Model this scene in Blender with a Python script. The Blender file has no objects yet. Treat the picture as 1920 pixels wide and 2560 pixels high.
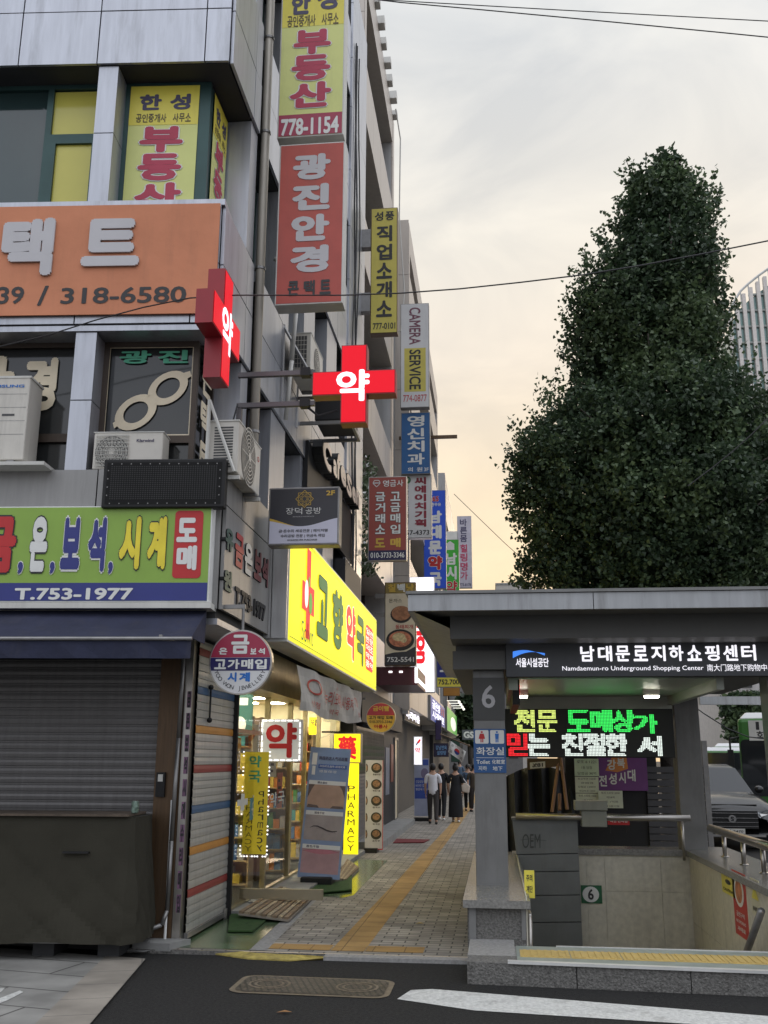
import bpy, bmesh, math, random
from mathutils import Vector, Matrix, noise
random.seed(7)
sc = bpy.context.scene
COL = sc.collection
rad = math.radians

# ------------------------------------------------------------------ camera
F_PX, H_CAM, AZ, PITCH, ROLL = 2470.0, 1.8, rad(6.35), rad(14.05), rad(0.3)
_d = Vector((-math.sin(AZ)*math.cos(PITCH), math.cos(AZ)*math.cos(PITCH), math.sin(PITCH)))
_r0 = Vector((math.cos(AZ), math.sin(AZ), 0)); _u0 = _r0.cross(_d)
_r = _r0*math.cos(ROLL)+_u0*math.sin(ROLL); _u = _u0*math.cos(ROLL)-_r0*math.sin(ROLL)
CAM = Vector((0, 0, H_CAM))
cd = bpy.data.cameras.new('camera'); cam = bpy.data.objects.new('camera', cd); COL.objects.link(cam)
cd.sensor_fit = 'VERTICAL'; cd.sensor_height = 24.0; cd.lens = 24.0*F_PX/2560.0
cd.clip_start = 0.1; cd.clip_end = 3000
M4 = Matrix((_r, _u, -_d)).transposed().to_4x4(); M4.translation = CAM
cam.matrix_world = M4
sc.camera = cam

# ------------------------------------------------------------------ world, sun, exposure
w = bpy.data.worlds.new('World'); sc.world = w; w.use_nodes = True
nt = w.node_tree; nt.nodes.clear()
N = nt.nodes.new; LK = nt.links.new
out = N('ShaderNodeOutputWorld'); bg = N('ShaderNodeBackground')
SUN_EL, SUN_AZ = rad(9), rad(18)          # low evening sun ahead, a little right of the street
sky = N('ShaderNodeTexSky'); sky.sky_type = 'NISHITA'; sky.sun_disc = False
sky.sun_elevation = SUN_EL; sky.sun_rotation = SUN_AZ; sky.air_density = 1.5; sky.dust_density = 3
tc = N('ShaderNodeTexCoord'); sep = N('ShaderNodeSeparateXYZ'); LK(tc.outputs['Generated'], sep.inputs[0])
ramp = N('ShaderNodeValToRGB'); LK(sep.outputs['Z'], ramp.inputs[0])
el = ramp.color_ramp.elements
el[0].position = 0.0; el[0].color = (1.0, .78, .50, 1)
el[1].position = 1.0; el[1].color = (2.0, 2.05, 2.15, 1)
for p, c in ((.16, (1.03, .83, .565)), (.274, (1.03, .87, .655)), (.387, (.99, .89, .76)), (.49, (.92, .875, .79)), (.64, (.86, .865, .85)), (.74, (.97, .985, .99))):
    e = el.new(p); e.color = (*c, 1)
# overcast grey-white to the sides and behind the viewer
dotn = N('ShaderNodeVectorMath'); dotn.operation = 'DOT_PRODUCT'; dotn.inputs[1].default_value = (-.06, .998, 0)
flat = N('ShaderNodeVectorMath'); flat.operation = 'MULTIPLY'; flat.inputs[1].default_value = (1, 1, 0); LK(tc.outputs['Generated'], flat.inputs[0])
nrm = N('ShaderNodeVectorMath'); nrm.operation = 'NORMALIZE'; LK(flat.outputs[0], nrm.inputs[0]); LK(nrm.outputs[0], dotn.inputs[0])
mr = N('ShaderNodeMapRange'); mr.inputs[1].default_value = .95; mr.inputs[2].default_value = .45
LK(dotn.outputs['Value'], mr.inputs[0])
mixb = N('ShaderNodeMix'); mixb.data_type = 'RGBA'; LK(mr.outputs[0], mixb.inputs[0]); LK(ramp.outputs[0], mixb.inputs[6])
ramp2 = N('ShaderNodeValToRGB'); LK(sep.outputs['Z'], ramp2.inputs[0])
e2 = ramp2.color_ramp.elements; e2[0].color = (.64, .64, .67, 1); e2[1].color = (2.0, 2.05, 2.15, 1)
e = e2.new(.5); e.color = (1.25, 1.3, 1.42, 1)
LK(ramp2.outputs[0], mixb.inputs[7])
# soft clouds
mp = N('ShaderNodeMapping'); mp.inputs['Scale'].default_value = (1.6, 1.6, 3.4); mp.inputs['Rotation'].default_value = (.2, .5, .3)
LK(tc.outputs['Generated'], mp.inputs[0])
cn = N('ShaderNodeTexNoise'); cn.inputs['Scale'].default_value = 2.6; cn.inputs['Detail'].default_value = 7; cn.inputs['Roughness'].default_value = .52
cn.inputs['Distortion'].default_value = .6
LK(mp.outputs[0], cn.inputs['Vector'])
cr = N('ShaderNodeValToRGB'); LK(cn.outputs['Fac'], cr.inputs[0])
cr.color_ramp.elements[0].position = .36; cr.color_ramp.elements[0].color = (.80, .82, .86, 1)
cr.color_ramp.elements[1].position = .66; cr.color_ramp.elements[1].color = (1.05, 1.04, 1.03, 1)
mul = N('ShaderNodeMix'); mul.data_type = 'RGBA'; mul.blend_type = 'MULTIPLY'; mul.inputs[0].default_value = 1.0
LK(mixb.outputs[2], mul.inputs[6]); LK(cr.outputs[0], mul.inputs[7])
sks = N('ShaderNodeMix'); sks.data_type = 'RGBA'; sks.blend_type = 'MULTIPLY'; sks.inputs[0].default_value = 1
sks.inputs[7].default_value = (.1, .1, .1, 1); LK(sky.outputs[0], sks.inputs[6])
mixs = N('ShaderNodeMix'); mixs.data_type = 'RGBA'; mixs.inputs[0].default_value = .9
LK(sks.outputs[2], mixs.inputs[6]); LK(mul.outputs[2], mixs.inputs[7])
LK(mixs.outputs[2], bg.inputs['Color']); bg.inputs['Strength'].default_value = 1.07
LK(bg.outputs[0], out.inputs[0])
sd = bpy.data.lights.new('sun', 'SUN'); sd.energy = .6; sd.angle = rad(14); sd.color = (1, .80, .58)
so = bpy.data.objects.new('sun', sd); COL.objects.link(so)
sdir = Vector((math.sin(SUN_AZ)*math.cos(SUN_EL), math.cos(SUN_AZ)*math.cos(SUN_EL), math.sin(SUN_EL)))
so.rotation_euler = sdir.to_track_quat('Z', 'Y').to_euler(); so.location = (20, 60, 40)
sc.view_settings.view_transform = 'Standard'; sc.view_settings.look = 'None'
sc.view_settings.exposure = 0.0; sc.view_settings.gamma = 1.0
sc.cycles.use_denoising = True
sc.cycles.max_bounces = 7; sc.cycles.diffuse_bounces = 3; sc.cycles.transparent_max_bounces = 12
sc.cycles.sample_clamp_indirect = 6; sc.cycles.caustics_reflective = False; sc.cycles.caustics_refractive = False

# ------------------------------------------------------------------ helpers
def ray(px, py): return _r*((px-960)/F_PX)+_u*((1280-py)/F_PX)+_d
def PZ(px, py, z=0.0): v = ray(px, py); return CAM+v*((z-H_CAM)/v.z)
def PY(px, py, y): v = ray(px, py); return CAM+v*(y/v.y)
def PX(px, py, x): v = ray(px, py); return CAM+v*(x/v.x)
FA = rad(4); FE = Vector((math.cos(FA), math.sin(FA), 0)); FN = Vector((-math.sin(FA), math.cos(FA), 0))
FC = Vector((-2.8, 9.28, 0)); ZV = Vector((0, 0, 1)); XV = Vector((1, 0, 0)); YV = Vector((0, 1, 0))
def fp(s, z, off=0.0): return FC+FE*s+FN*off+ZV*z          # a point on the front facade: s from the corner, off inwards
def PFs(px, py, off=0.0):                                    # photo point -> (s, z) on the front facade
    v = ray(px, py); t = ((FC+FN*off-CAM).dot(FN))/v.dot(FN); p = CAM+v*t
    return ((p-FC-FN*off).dot(FE), p.z)
def S(r, g, b, k=1.0):
    f = lambda c: (c/12.92 if c <= .04045 else ((c+.055)/1.055)**2.4)
    return tuple(min(1, f(c/255.)*k) for c in (r, g, b))

def mk(name, col, rough=.6, metal=0., var=.12, scale=3., streak=False, bump=0., bscale=40., emit=0., ecol=None, spec=.5, dirt=0., coat=0.):
    m = bpy.data.materials.new(name); m.use_nodes = True; t = m.node_tree; b = t.nodes['Principled BSDF']
    b.inputs['Roughness'].default_value = rough; b.inputs['Metallic'].default_value = metal
    b.inputs['Specular IOR Level'].default_value = spec; b.inputs['Coat Weight'].default_value = coat
    geo = t.nodes.new('ShaderNodeNewGeometry'); mpn = t.nodes.new('ShaderNodeMapping')
    mpn.inputs['Scale'].default_value = (6, 6, .5) if streak else (1, 1, 1)
    t.links.new(geo.outputs['Position'], mpn.inputs[0])
    nz = t.nodes.new('ShaderNodeTexNoise'); nz.inputs['Scale'].default_value = scale; nz.inputs['Detail'].default_value = 5
    nz.inputs['Roughness'].default_value = .6
    t.links.new(mpn.outputs[0], nz.inputs['Vector'])
    mx = t.nodes.new('ShaderNodeMix'); mx.data_type = 'RGBA'
    rp = t.nodes.new('ShaderNodeMapRange'); rp.inputs[1].default_value = .3; rp.inputs[2].default_value = .7
    t.links.new(nz.outputs['Fac'], rp.inputs[0]); t.links.new(rp.outputs[0], mx.inputs[0])
    mx.inputs[6].default_value = (*[c*(1-var) for c in col], 1); mx.inputs[7].default_value = (*[min(1, c*(1+var)) for c in col], 1)
    cout = mx.outputs[2]
    if dirt:
        n2 = t.nodes.new('ShaderNodeTexNoise'); n2.inputs['Scale'].default_value = 1.7; n2.inputs['Detail'].default_value = 8; n2.inputs['Roughness'].default_value = .7
        m2 = t.nodes.new('ShaderNodeMapping'); m2.inputs['Scale'].default_value = (3, 3, .35)
        t.links.new(geo.outputs['Position'], m2.inputs[0]); t.links.new(m2.outputs[0], n2.inputs['Vector'])
        r2 = t.nodes.new('ShaderNodeMapRange'); r2.inputs[1].default_value = .52; r2.inputs[2].default_value = .75; r2.inputs[4].default_value = dirt
        t.links.new(n2.outputs['Fac'], r2.inputs[0])
        x2 = t.nodes.new('ShaderNodeMix'); x2.data_type = 'RGBA'; t.links.new(r2.outputs[0], x2.inputs[0])
        t.links.new(cout, x2.inputs[6]); x2.inputs[7].default_value = (.09, .08, .07, 1); cout = x2.outputs[2]
    t.links.new(cout, b.inputs['Base Color'])
    if bump:
        bn = t.nodes.new('ShaderNodeTexNoise'); bn.inputs['Scale'].default_value = bscale; bn.inputs['Detail'].default_value = 4
        t.links.new(geo.outputs['Position'], bn.inputs['Vector'])
        bp = t.nodes.new('ShaderNodeBump'); bp.inputs['Strength'].default_value = bump; bp.inputs['Distance'].default_value = .02
        t.links.new(bn.outputs['Fac'], bp.inputs['Height']); t.links.new(bp.outputs[0], b.inputs['Normal'])
    if emit:
        if ecol is None: t.links.new(cout, b.inputs['Emission Color'])
        else: b.inputs['Emission Color'].default_value = (*ecol, 1)
        b.inputs['Emission Strength'].default_value = emit
    return m

class MB:
    def __init__(s): s.v = []; s.f = []; s.mi = []; s.T = None; s.cur = 0
    def pt(s, p):
        p = Vector(p); s.v.append(s.T @ p if s.T is not None else p); return len(s.v)-1
    def face(s, ids): s.f.append(ids); s.mi.append(s.cur)
    def poly(s, pts): s.face([s.pt(p) for p in pts])
    def obox(s, O, U, V, W):
        O, U, V, W = Vector(O), Vector(U), Vector(V), Vector(W)
        c = [s.pt(O+U*a+V*b+W*d) for d in (0, 1) for b in (0, 1) for a in (0, 1)]
        fs = ((0, 2, 3, 1), (4, 5, 7, 6), (0, 1, 5, 4), (2, 6, 7, 3), (0, 4, 6, 2), (1, 3, 7, 5))
        if U.cross(V).dot(W) < 0: fs = tuple(tuple(reversed(q)) for q in fs)
        for q in fs: s.face([c[i] for i in q])
    def box(s, x0, x1, y0, y1, z0, z1):
        s.obox((min(x0, x1), min(y0, y1), min(z0, z1)), (abs(x1-x0), 0, 0), (0, abs(y1-y0), 0), (0, 0, abs(z1-z0)))
    def prism(s, pts, vec):
        vec = Vector(vec); n = len(pts); a = [s.pt(p) for p in pts]; b = [s.pt(Vector(p)+vec) for p in pts]
        nn = Vector((0, 0, 0))
        for i in range(n): nn += Vector(pts[i]).cross(Vector(pts[(i+1) % n]))
        if nn.dot(vec) > 0: a.reverse(); b.reverse()
        s.face(a); s.face(list(reversed(b)))
        for i in range(n): j = (i+1) % n; s.face([a[j], a[i], b[i], b[j]])
    def cyl(s, p0, p1, r0, r1=None, n=10, caps=True):
        r1 = r0 if r1 is None else r1; p0, p1 = Vector(p0), Vector(p1); z = (p1-p0).normalized()
        x = z.orthogonal().normalized(); y = z.cross(x)
        A = [s.pt(p0+(x*math.cos(2*math.pi*i/n)+y*math.sin(2*math.pi*i/n))*r0) for i in range(n)]
        B = [s.pt(p1+(x*math.cos(2*math.pi*i/n)+y*math.sin(2*math.pi*i/n))*r1) for i in range(n)]
        for i in range(n): j = (i+1) % n; s.face([A[i], A[j], B[j], B[i]])
        if caps: s.face(list(reversed(A))); s.face(B)
    def tube(s, pts, r, n=6, r1=None):
        k = len(pts)-1
        for i in range(k):
            a = r if r1 is None else r+(r1-r)*i/k; b = r if r1 is None else r+(r1-r)*(i+1)/k
            s.cyl(pts[i], pts[i+1], a, b, n)
    def ball(s, c, r, n=10, m=6, sq=(1, 1, 1)):
        c = Vector(c); rows = []
        for i in range(m+1):
            th = math.pi*i/m
            rows.append([s.pt(c+Vector((r*sq[0]*math.sin(th)*math.cos(2*math.pi*j/n), r*sq[1]*math.sin(th)*math.sin(2*math.pi*j/n), r*sq[2]*math.cos(th)))) for j in range(n)])
        for i in range(m):
            for j in range(n):
                k = (j+1) % n; s.face([rows[i][j], rows[i+1][j], rows[i+1][k], rows[i][k]])
    def build(s, name, mat, parent=None, smooth=False, bevel=0., sub=0):
        me = bpy.data.meshes.new(name); org = Vector((0, 0, 0))
        if parent is None and s.v:
            xs = [p.x for p in s.v]; ys = [p.y for p in s.v]; zs = [p.z for p in s.v]
            org = Vector(((min(xs)+max(xs))/2, (min(ys)+max(ys))/2, min(zs)))
        me.from_pydata([tuple(p-org) for p in s.v], [], s.f)
        mats = mat if isinstance(mat, (list, tuple)) else [mat]
        for q in mats: me.materials.append(q)
        me.polygons.foreach_set('material_index', s.mi)
        if smooth: me.polygons.foreach_set('use_smooth', [True]*len(s.f))
        me.update()
        o = bpy.data.objects.new(name, me); COL.objects.link(o); o.location = org
        if parent is not None: attach(o, parent)
        if bevel:
            b = o.modifiers.new('bevel', 'BEVEL'); b.width = bevel; b.segments = 2; b.limit_method = 'ANGLE'; b.angle_limit = rad(40)
        return o

WM = {}
def root_of(o):
    m = Matrix.Identity(4)
    while o is not None: m = Matrix.Translation(o.location) @ m if o.name not in WM else WM[o.name] @ m; break
    return m
def attach(o, parent):
    # children keep world coordinates: cancel the parent's own offset
    o.parent = parent; off = Vector((0, 0, 0)); p = parent
    if p.parent is None: off = Vector(p.location)
    o.matrix_parent_inverse = Matrix.Translation(-off)
def thing(name, label, cat, loc, group=None):
    o = bpy.data.objects.new(name, None); COL.objects.link(o); o.location = Vector(loc); o.empty_display_size = .2
    return tag(o, label, cat, group)
def tag(o, label, cat, group=None, kind=None):
    if label: o['label'] = label
    if cat: o['category'] = cat
    if group: o['group'] = group
    if kind: o['kind'] = kind
    return o
def struct(o): o['kind'] = 'structure'; return o
def copy_tree(o, loc=None, parent=None):
    c = o.copy(); COL.objects.link(c)
    if parent is not None: c.parent = parent
    for ch in list(o.children): copy_tree(ch, None, c)
    if loc is not None: c.location = loc
    return c

# ---- lettering -----------------------------------------------------------
_tc = {}
def bounds(s, r):
    vs, _ = glyphs(s); xs = [v[0] for v in vs]; ys = [v[1] for v in vs]; return min(xs)-r, max(xs)+r, min(ys)-r, max(ys)+r
def glyphs(s, bold=0):
    k = s
    if k in _tc: return _tc[k]
    cu = bpy.data.curves.new('t', 'FONT'); cu.body = s; cu.resolution_u = 3; cu.fill_mode = 'FRONT'
    ob = bpy.data.objects.new('t', cu)
    me = bpy.data.meshes.new_from_object(ob)
    vs = [(v.co.x, v.co.y) for v in me.vertices]; fs = [tuple(p.vertices) for p in me.polygons]
    bpy.data.objects.remove(ob); bpy.data.curves.remove(cu); bpy.data.meshes.remove(me)
    _tc[k] = (vs, fs); return _tc[k]
class Fr:
    """a flat face: O bottom left corner, U along its width, V up its height (full vectors)"""
    def __init__(s, O, U, V):
        s.O, s.U, s.V = Vector(O), Vector(U), Vector(V); s.n = s.U.cross(s.V).normalized()
    def p(s, u, v, h=0.): return s.O+s.U*u+s.V*v+s.n*h
    def rect(s, mb, u0, v0, u1, v1, h): mb.poly([s.p(u0, v0, h), s.p(u1, v0, h), s.p(u1, v1, h), s.p(u0, v1, h)])
    def poly(s, mb, uv, h): mb.poly([s.p(a, b, h) for a, b in uv])
    def slab(s, mb, u0, v0, u1, v1, h0, h1): mb.obox(s.p(u0, v0, h0), s.U*(u1-u0), s.V*(v1-v0), s.n*(h1-h0))
    def rrect(s, mb, u0, v0, u1, v1, h, r=.25, seg=5):
        W, Hh = s.U.length*(u1-u0), s.V.length*(v1-v0); R = r*min(W, Hh); ru, rv = R/s.U.length, R/s.V.length; pts = []
        for cu, cv, a0 in ((u1-ru, v1-rv, 0), (u0+ru, v1-rv, 90), (u0+ru, v0+rv, 180), (u1-ru, v0+rv, 270)):
            for i in range(seg+1):
                a = rad(a0+90*i/seg); pts.append((cu+ru*math.cos(a), cv+rv*math.sin(a)))
        s.poly(mb, pts, h)
    def ell(s, mb, cu, cv, ru, rv, h, n=24, a0=0, a1=360):
        k = n if a1-a0 >= 360 else n+1
        s.poly(mb, [(cu+ru*math.cos(rad(a0+(a1-a0)*i/n)), cv+rv*math.sin(rad(a0+(a1-a0)*i/n))) for i in range(k)], h)
    def text(s, mb, txt, u0, v0, u1, v1, h, bold=.03, rot=0, extr=0., mirror=False):
        """strokes are thickened by laying shifted copies a hair apart, so no two faces coincide"""
        vs, fs = glyphs(txt)
        if not vs: return
        r = max(0., bold) if bold > .012 else 0.
        x0, x1, y0, y1 = bounds(txt, r); ec = {}
        sh = [(0, 0)]
        if r: sh += [(r*math.cos(k*math.pi/4), r*math.sin(k*math.pi/4)) for k in range(8)]
        if r > .055: sh += [(r*.5*math.cos(k*math.pi/2), r*.5*math.sin(k*math.pi/2)) for k in range(4)]
        if extr:
            for f in fs:
                for i in range(len(f)):
                    e = frozenset((f[i], f[(i+1) % len(f)])); ec[e] = None if e in ec else (f[i], f[(i+1) % len(f)])
        for c, (dx, dy) in enumerate(sh):
            ids = []
            for x, y in vs:
                a, b = (x+dx-x0)/max(1e-6, x1-x0), (y+dy-y0)/max(1e-6, y1-y0)
                if mirror: a = 1-a
                if rot == -90: a, b = b, 1-a        # reading downwards
                ids.append(mb.pt(s.p(u0+(u1-u0)*a, v0+(v1-v0)*b, h+c*.00012)))
            for f in fs: mb.face([ids[i] for i in (reversed(f) if mirror else f)])
            if extr:
                bk = {}
                for e in ec.values():
                    if e:
                        a, b = e
                        for q in (a, b):
                            if q not in bk: bk[q] = mb.pt(mb.v[ids[q]]-s.n*extr)
                        mb.face([ids[b], ids[a], bk[a], bk[b]])
def letters(parent, fr, mat, items, bold=.03, h=.004, name='lettering', extr=0., rot=0, outline=None, ob=.03, mirror=False, split=False):
    """items: (text,u0,v0,u1,v1); one mesh of one colour, with an optional outline mesh behind"""
    if split:
        for q in items: letters(parent, fr, mat, [q], bold, h, name, extr, rot, outline, ob, mirror)
        return
    if outline:
        m = MB()
        for t, a, b, c, d in items:
            rb = bold if bold > .012 else 0.
            x0, x1, y0, y1 = bounds(t, rb); X0, X1, Y0, Y1 = bounds(t, rb+ob)
            ku, kv = (c-a)/(x1-x0), (d-b)/(y1-y0)
            fr.text(m, t, a+(X0-x0)*ku, b+(Y0-y0)*kv, c+(X1-x1)*ku, d+(Y1-y1)*kv, h, bold+ob, rot)
        m.build('letter_outline', outline, parent); h += .0035
    m = MB()
    for t, a, b, c, d in items: fr.text(m, t, a, b, c, d, h, bold, rot, extr, mirror)
    return m.build(name, mat, parent)
def column(txt, u0, u1, v1, v0, gap=.12):
    """characters stacked from v1 (top) down to v0"""
    n = len(txt); st = (v1-v0)/n
    return [(c, u0, v1-st*(i+1)+st*gap/2, u1, v1-st*i-st*gap/2) for i, c in enumerate(txt) if c != ' ']
def row(txt, u0, u1, v0, v1, gap=.12):
    n = len(txt); st = (u1-u0)/n
    return [(c, u0+st*i+st*gap/2, v0, u0+st*(i+1)-st*gap/2, v1) for i, c in enumerate(txt) if c != ' ']
def sign_box(name, label, cat, O, U, V, thick, face, frame, group=None, rim=.018):
    """a light box: cabinet and face panel; returns the thing and the panel's frame"""
    O, U, V = Vector(O), Vector(U), Vector(V); n = U.cross(V).normalized()
    t = thing(name, label, cat, O+U*.5-n*thick*.5, group)
    m = MB(); m.obox(O-n*thick, U, V, n*thick); m.build('cabinet', frame, t, bevel=.006)
    un, vn = U.normalized(), V.normalized(); O2 = O+un*rim+vn*rim; U2 = U-un*2*rim; V2 = V-vn*2*rim
    fr = Fr(O2, U2, V2); m = MB(); fr.slab(m, 0, 0, 1, 1, -.002, .004); m.build('face_panel', face, t)
    return t, Fr(O2+n*.005, U2, V2)
def quad_sign(px0, py0, px1, py1, Y):   # perpendicular signs: photo rectangle -> O,U,V on the plane y = Y
    a = PY(px0, py1, Y); b = PY(px1, py1, Y); c = PY(px0, py0, Y)
    return Vector((a.x, Y, a.z)), Vector((b.x-a.x, 0, 0)), Vector((0, 0, c.z-a.z))

# ------------------------------------------------------------------ materials
m_panel = mk('cladding_grey', (.46, .475, .52), .34, .55, .09, 2.5, True, dirt=.4, spec=.5)
m_panel_d = mk('cladding_dark', (.275, .27, .262), .42, .3, .08, 2.5, True, dirt=.3)
m_panel_w = mk('cladding_pale', (.55, .55, .55), .32, .5, .06, 2.0, True, dirt=.22)
m_core = mk('dark_void', (.035, .036, .038), .7)
m_conc = mk('concrete', (.26, .26, .25), .8, 0, .15, 4, dirt=.3, bump=.2)
m_glass_t = mk('teal_glass', (.03, .055, .055), .06, 0, .2, .6, spec=.8)
m_glass_k = mk('dark_glass', (.03, .032, .032), .08, 0, .25, .8, spec=.7)
m_frame_g = mk('green_frame', S(52, 78, 76), .4, .3)
m_frame_b = mk('brown_frame', S(70, 60, 52), .45, .4)
m_steel = mk('steel', (.42, .40, .37), .3, .9, .1, 6); m_pipe = mk('pipe_cream', (.52, .48, .41), .45, .2, .1, 4, True, dirt=.2)
m_steel_d = mk('dull_steel', (.25, .245, .24), .42, .7, .15, 6)
m_white = mk('white_paint', (.72, .72, .70), .5, dirt=.12)
m_offwhite = mk('aged_white', (.58, .57, .53), .5, var=.08, dirt=.25)
m_black = mk('black_plastic', (.014, .014, .0145), .5, spec=.3)
m_dark = mk('charcoal', (.022, .022, .024), .55, spec=.3)
m_wire = mk('cable', (.02, .02, .022), .6)
m_brown = mk('brown_steel', S(92, 72, 52), .4, .4, .25, 5, True, dirt=.4)
m_acw = mk('appliance_cream', (.60, .57, .51), .5, 0, .06, 3, dirt=.3)
m_grille = mk('appliance_dark', (.06, .06, .06), .5)
m_navy_cl = mk('navy_canvas', S(36, 40, 62), .85, 0, .18, 5, bump=.25, bscale=18, dirt=.2)
m_shut = mk('shutter_dark', (.155, .15, .148), .42, .4, .12, 4, True, dirt=.35)
m_shut2 = mk('shutter_grey', (.52, .515, .48), .36, .4, .1, 4, True, dirt=.25)
m_sred = mk('slat_red', S(150, 62, 58), .4, .1, .1)
m_sblue = mk('slat_blue', S(62, 98, 135), .4, .1, .1)
m_sor = mk('slat_orange', S(200, 140, 62), .4, .1, .1)
t_navy = mk('ink_navy', S(70, 66, 92), .5, var=.04); t_crim = mk('ink_crimson', S(176, 52, 78), .5, var=.05)
t_pale = mk('ink_pale', S(222, 222, 218), .5, var=.04); t_grey = mk('ink_grey', S(190, 188, 190), .5, var=.04)
t_black = mk('ink_black', (.025, .025, .027), .5); t_red = mk('ink_red', S(188, 42, 44), .5, var=.05)
t_dgreen = mk('ink_green', S(38, 104, 52), .5); t_gold = mk('ink_gold', S(206, 172, 78), .45, .3)
t_blue = mk('ink_blue', S(40, 110, 190), .5); t_brown = mk('ink_brown', S(92, 80, 52), .5); t_yel = mk('ink_yellow', S(232, 212, 60), .5)
f_yel = mk('film_yellow', S(226, 212, 82), .4, var=.06, dirt=.2); f_lime = mk('film_lime', S(212, 216, 132), .4, var=.05, dirt=.2)
f_crim = mk('film_crimson', S(158, 44, 72), .4, var=.06); f_rust = mk('film_rust', S(178, 78, 66), .5, var=.09, dirt=.25)
f_or = mk('banner_orange', S(206, 138, 106), .8, var=.08, scale=1.5, bump=.8, bscale=2.2, dirt=.15, spec=.2)
f_green = mk('film_green', S(138, 172, 70), .4, var=.05, dirt=.08); f_navy = mk('film_navy', S(44, 52, 124), .4, var=.06)
f_olive = mk('film_olive', S(206, 192, 92), .5, var=.07, dirt=.22); f_white = mk('film_white', S(214, 214, 214), .4, var=.04, dirt=.12)
f_blue = mk('film_blue', S(44, 96, 150), .45, var=.1, dirt=.1); f_black = mk('film_black', S(52, 52, 58), .35)
f_cream = mk('film_cream', S(226, 212, 184), .5); f_teal = mk('film_teal', S(80, 176, 140), .5)
e_white = mk('lit_white', (.8, .8, .85), .5, emit=1.0, ecol=(.95, .93, 1.0))
e_white2 = mk('lit_panel', (.8, .8, .85), .5, emit=1.6, ecol=(.93, .90, 1.0))
e_red = mk('lit_red', (.35, .01, .015), .5, var=.05, emit=.72, ecol=(.95, .004, .022), spec=.2)
e_yel = mk('lit_yellow', (.8, .7, .02), .5, emit=1.0, ecol=(.92, .80, .006))
e_yel2 = mk('lit_amber', (.8, .6, .02), .5, emit=1.3, ecol=(1.0, .72, .01))
e_blue = mk('lit_blue', S(36, 70, 170), .5, emit=.16, ecol=S(40, 84, 210))
e_grn = mk('lit_green', S(52, 140, 44), .5, emit=.14, ecol=S(70, 190, 60))
e_lamp = mk('lamp', (.9, .9, .8), .5, emit=16, ecol=(1, .95, .82))
e_led = mk('led_dot', (.9, .9, .9), .5, emit=2.2, ecol=(1, 1, 1))
m_cross_side = mk('cross_casing', S(150, 34, 44), .4, var=.08)

def clad(mb, O, U, V, us, vs, th=.035, gap=.014, tilt=.0025):
    """metal cladding panels with real open joints; us, vs are break lists in metres along U and V"""
    O = Vector(O); u = Vector(U).normalized(); v = Vector(V).normalized(); n = u.cross(v)
    for i in range(len(us)-1):
        for j in range(len(vs)-1):
            a, b, c, d = us[i]+gap/2, us[i+1]-gap/2, vs[j]+gap/2, vs[j+1]-gap/2
            t1, t2 = random.uniform(-tilt, tilt), random.uniform(-tilt, tilt)
            mb.obox(O+u*a+v*c, u*(b-a)+n*t1, v*(d-c)+n*t2, n*th)
def rng(a, b, st):
    k = max(1, round((b-a)/st)); return [a+(b-a)*i/k for i in range(k+1)]

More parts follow.
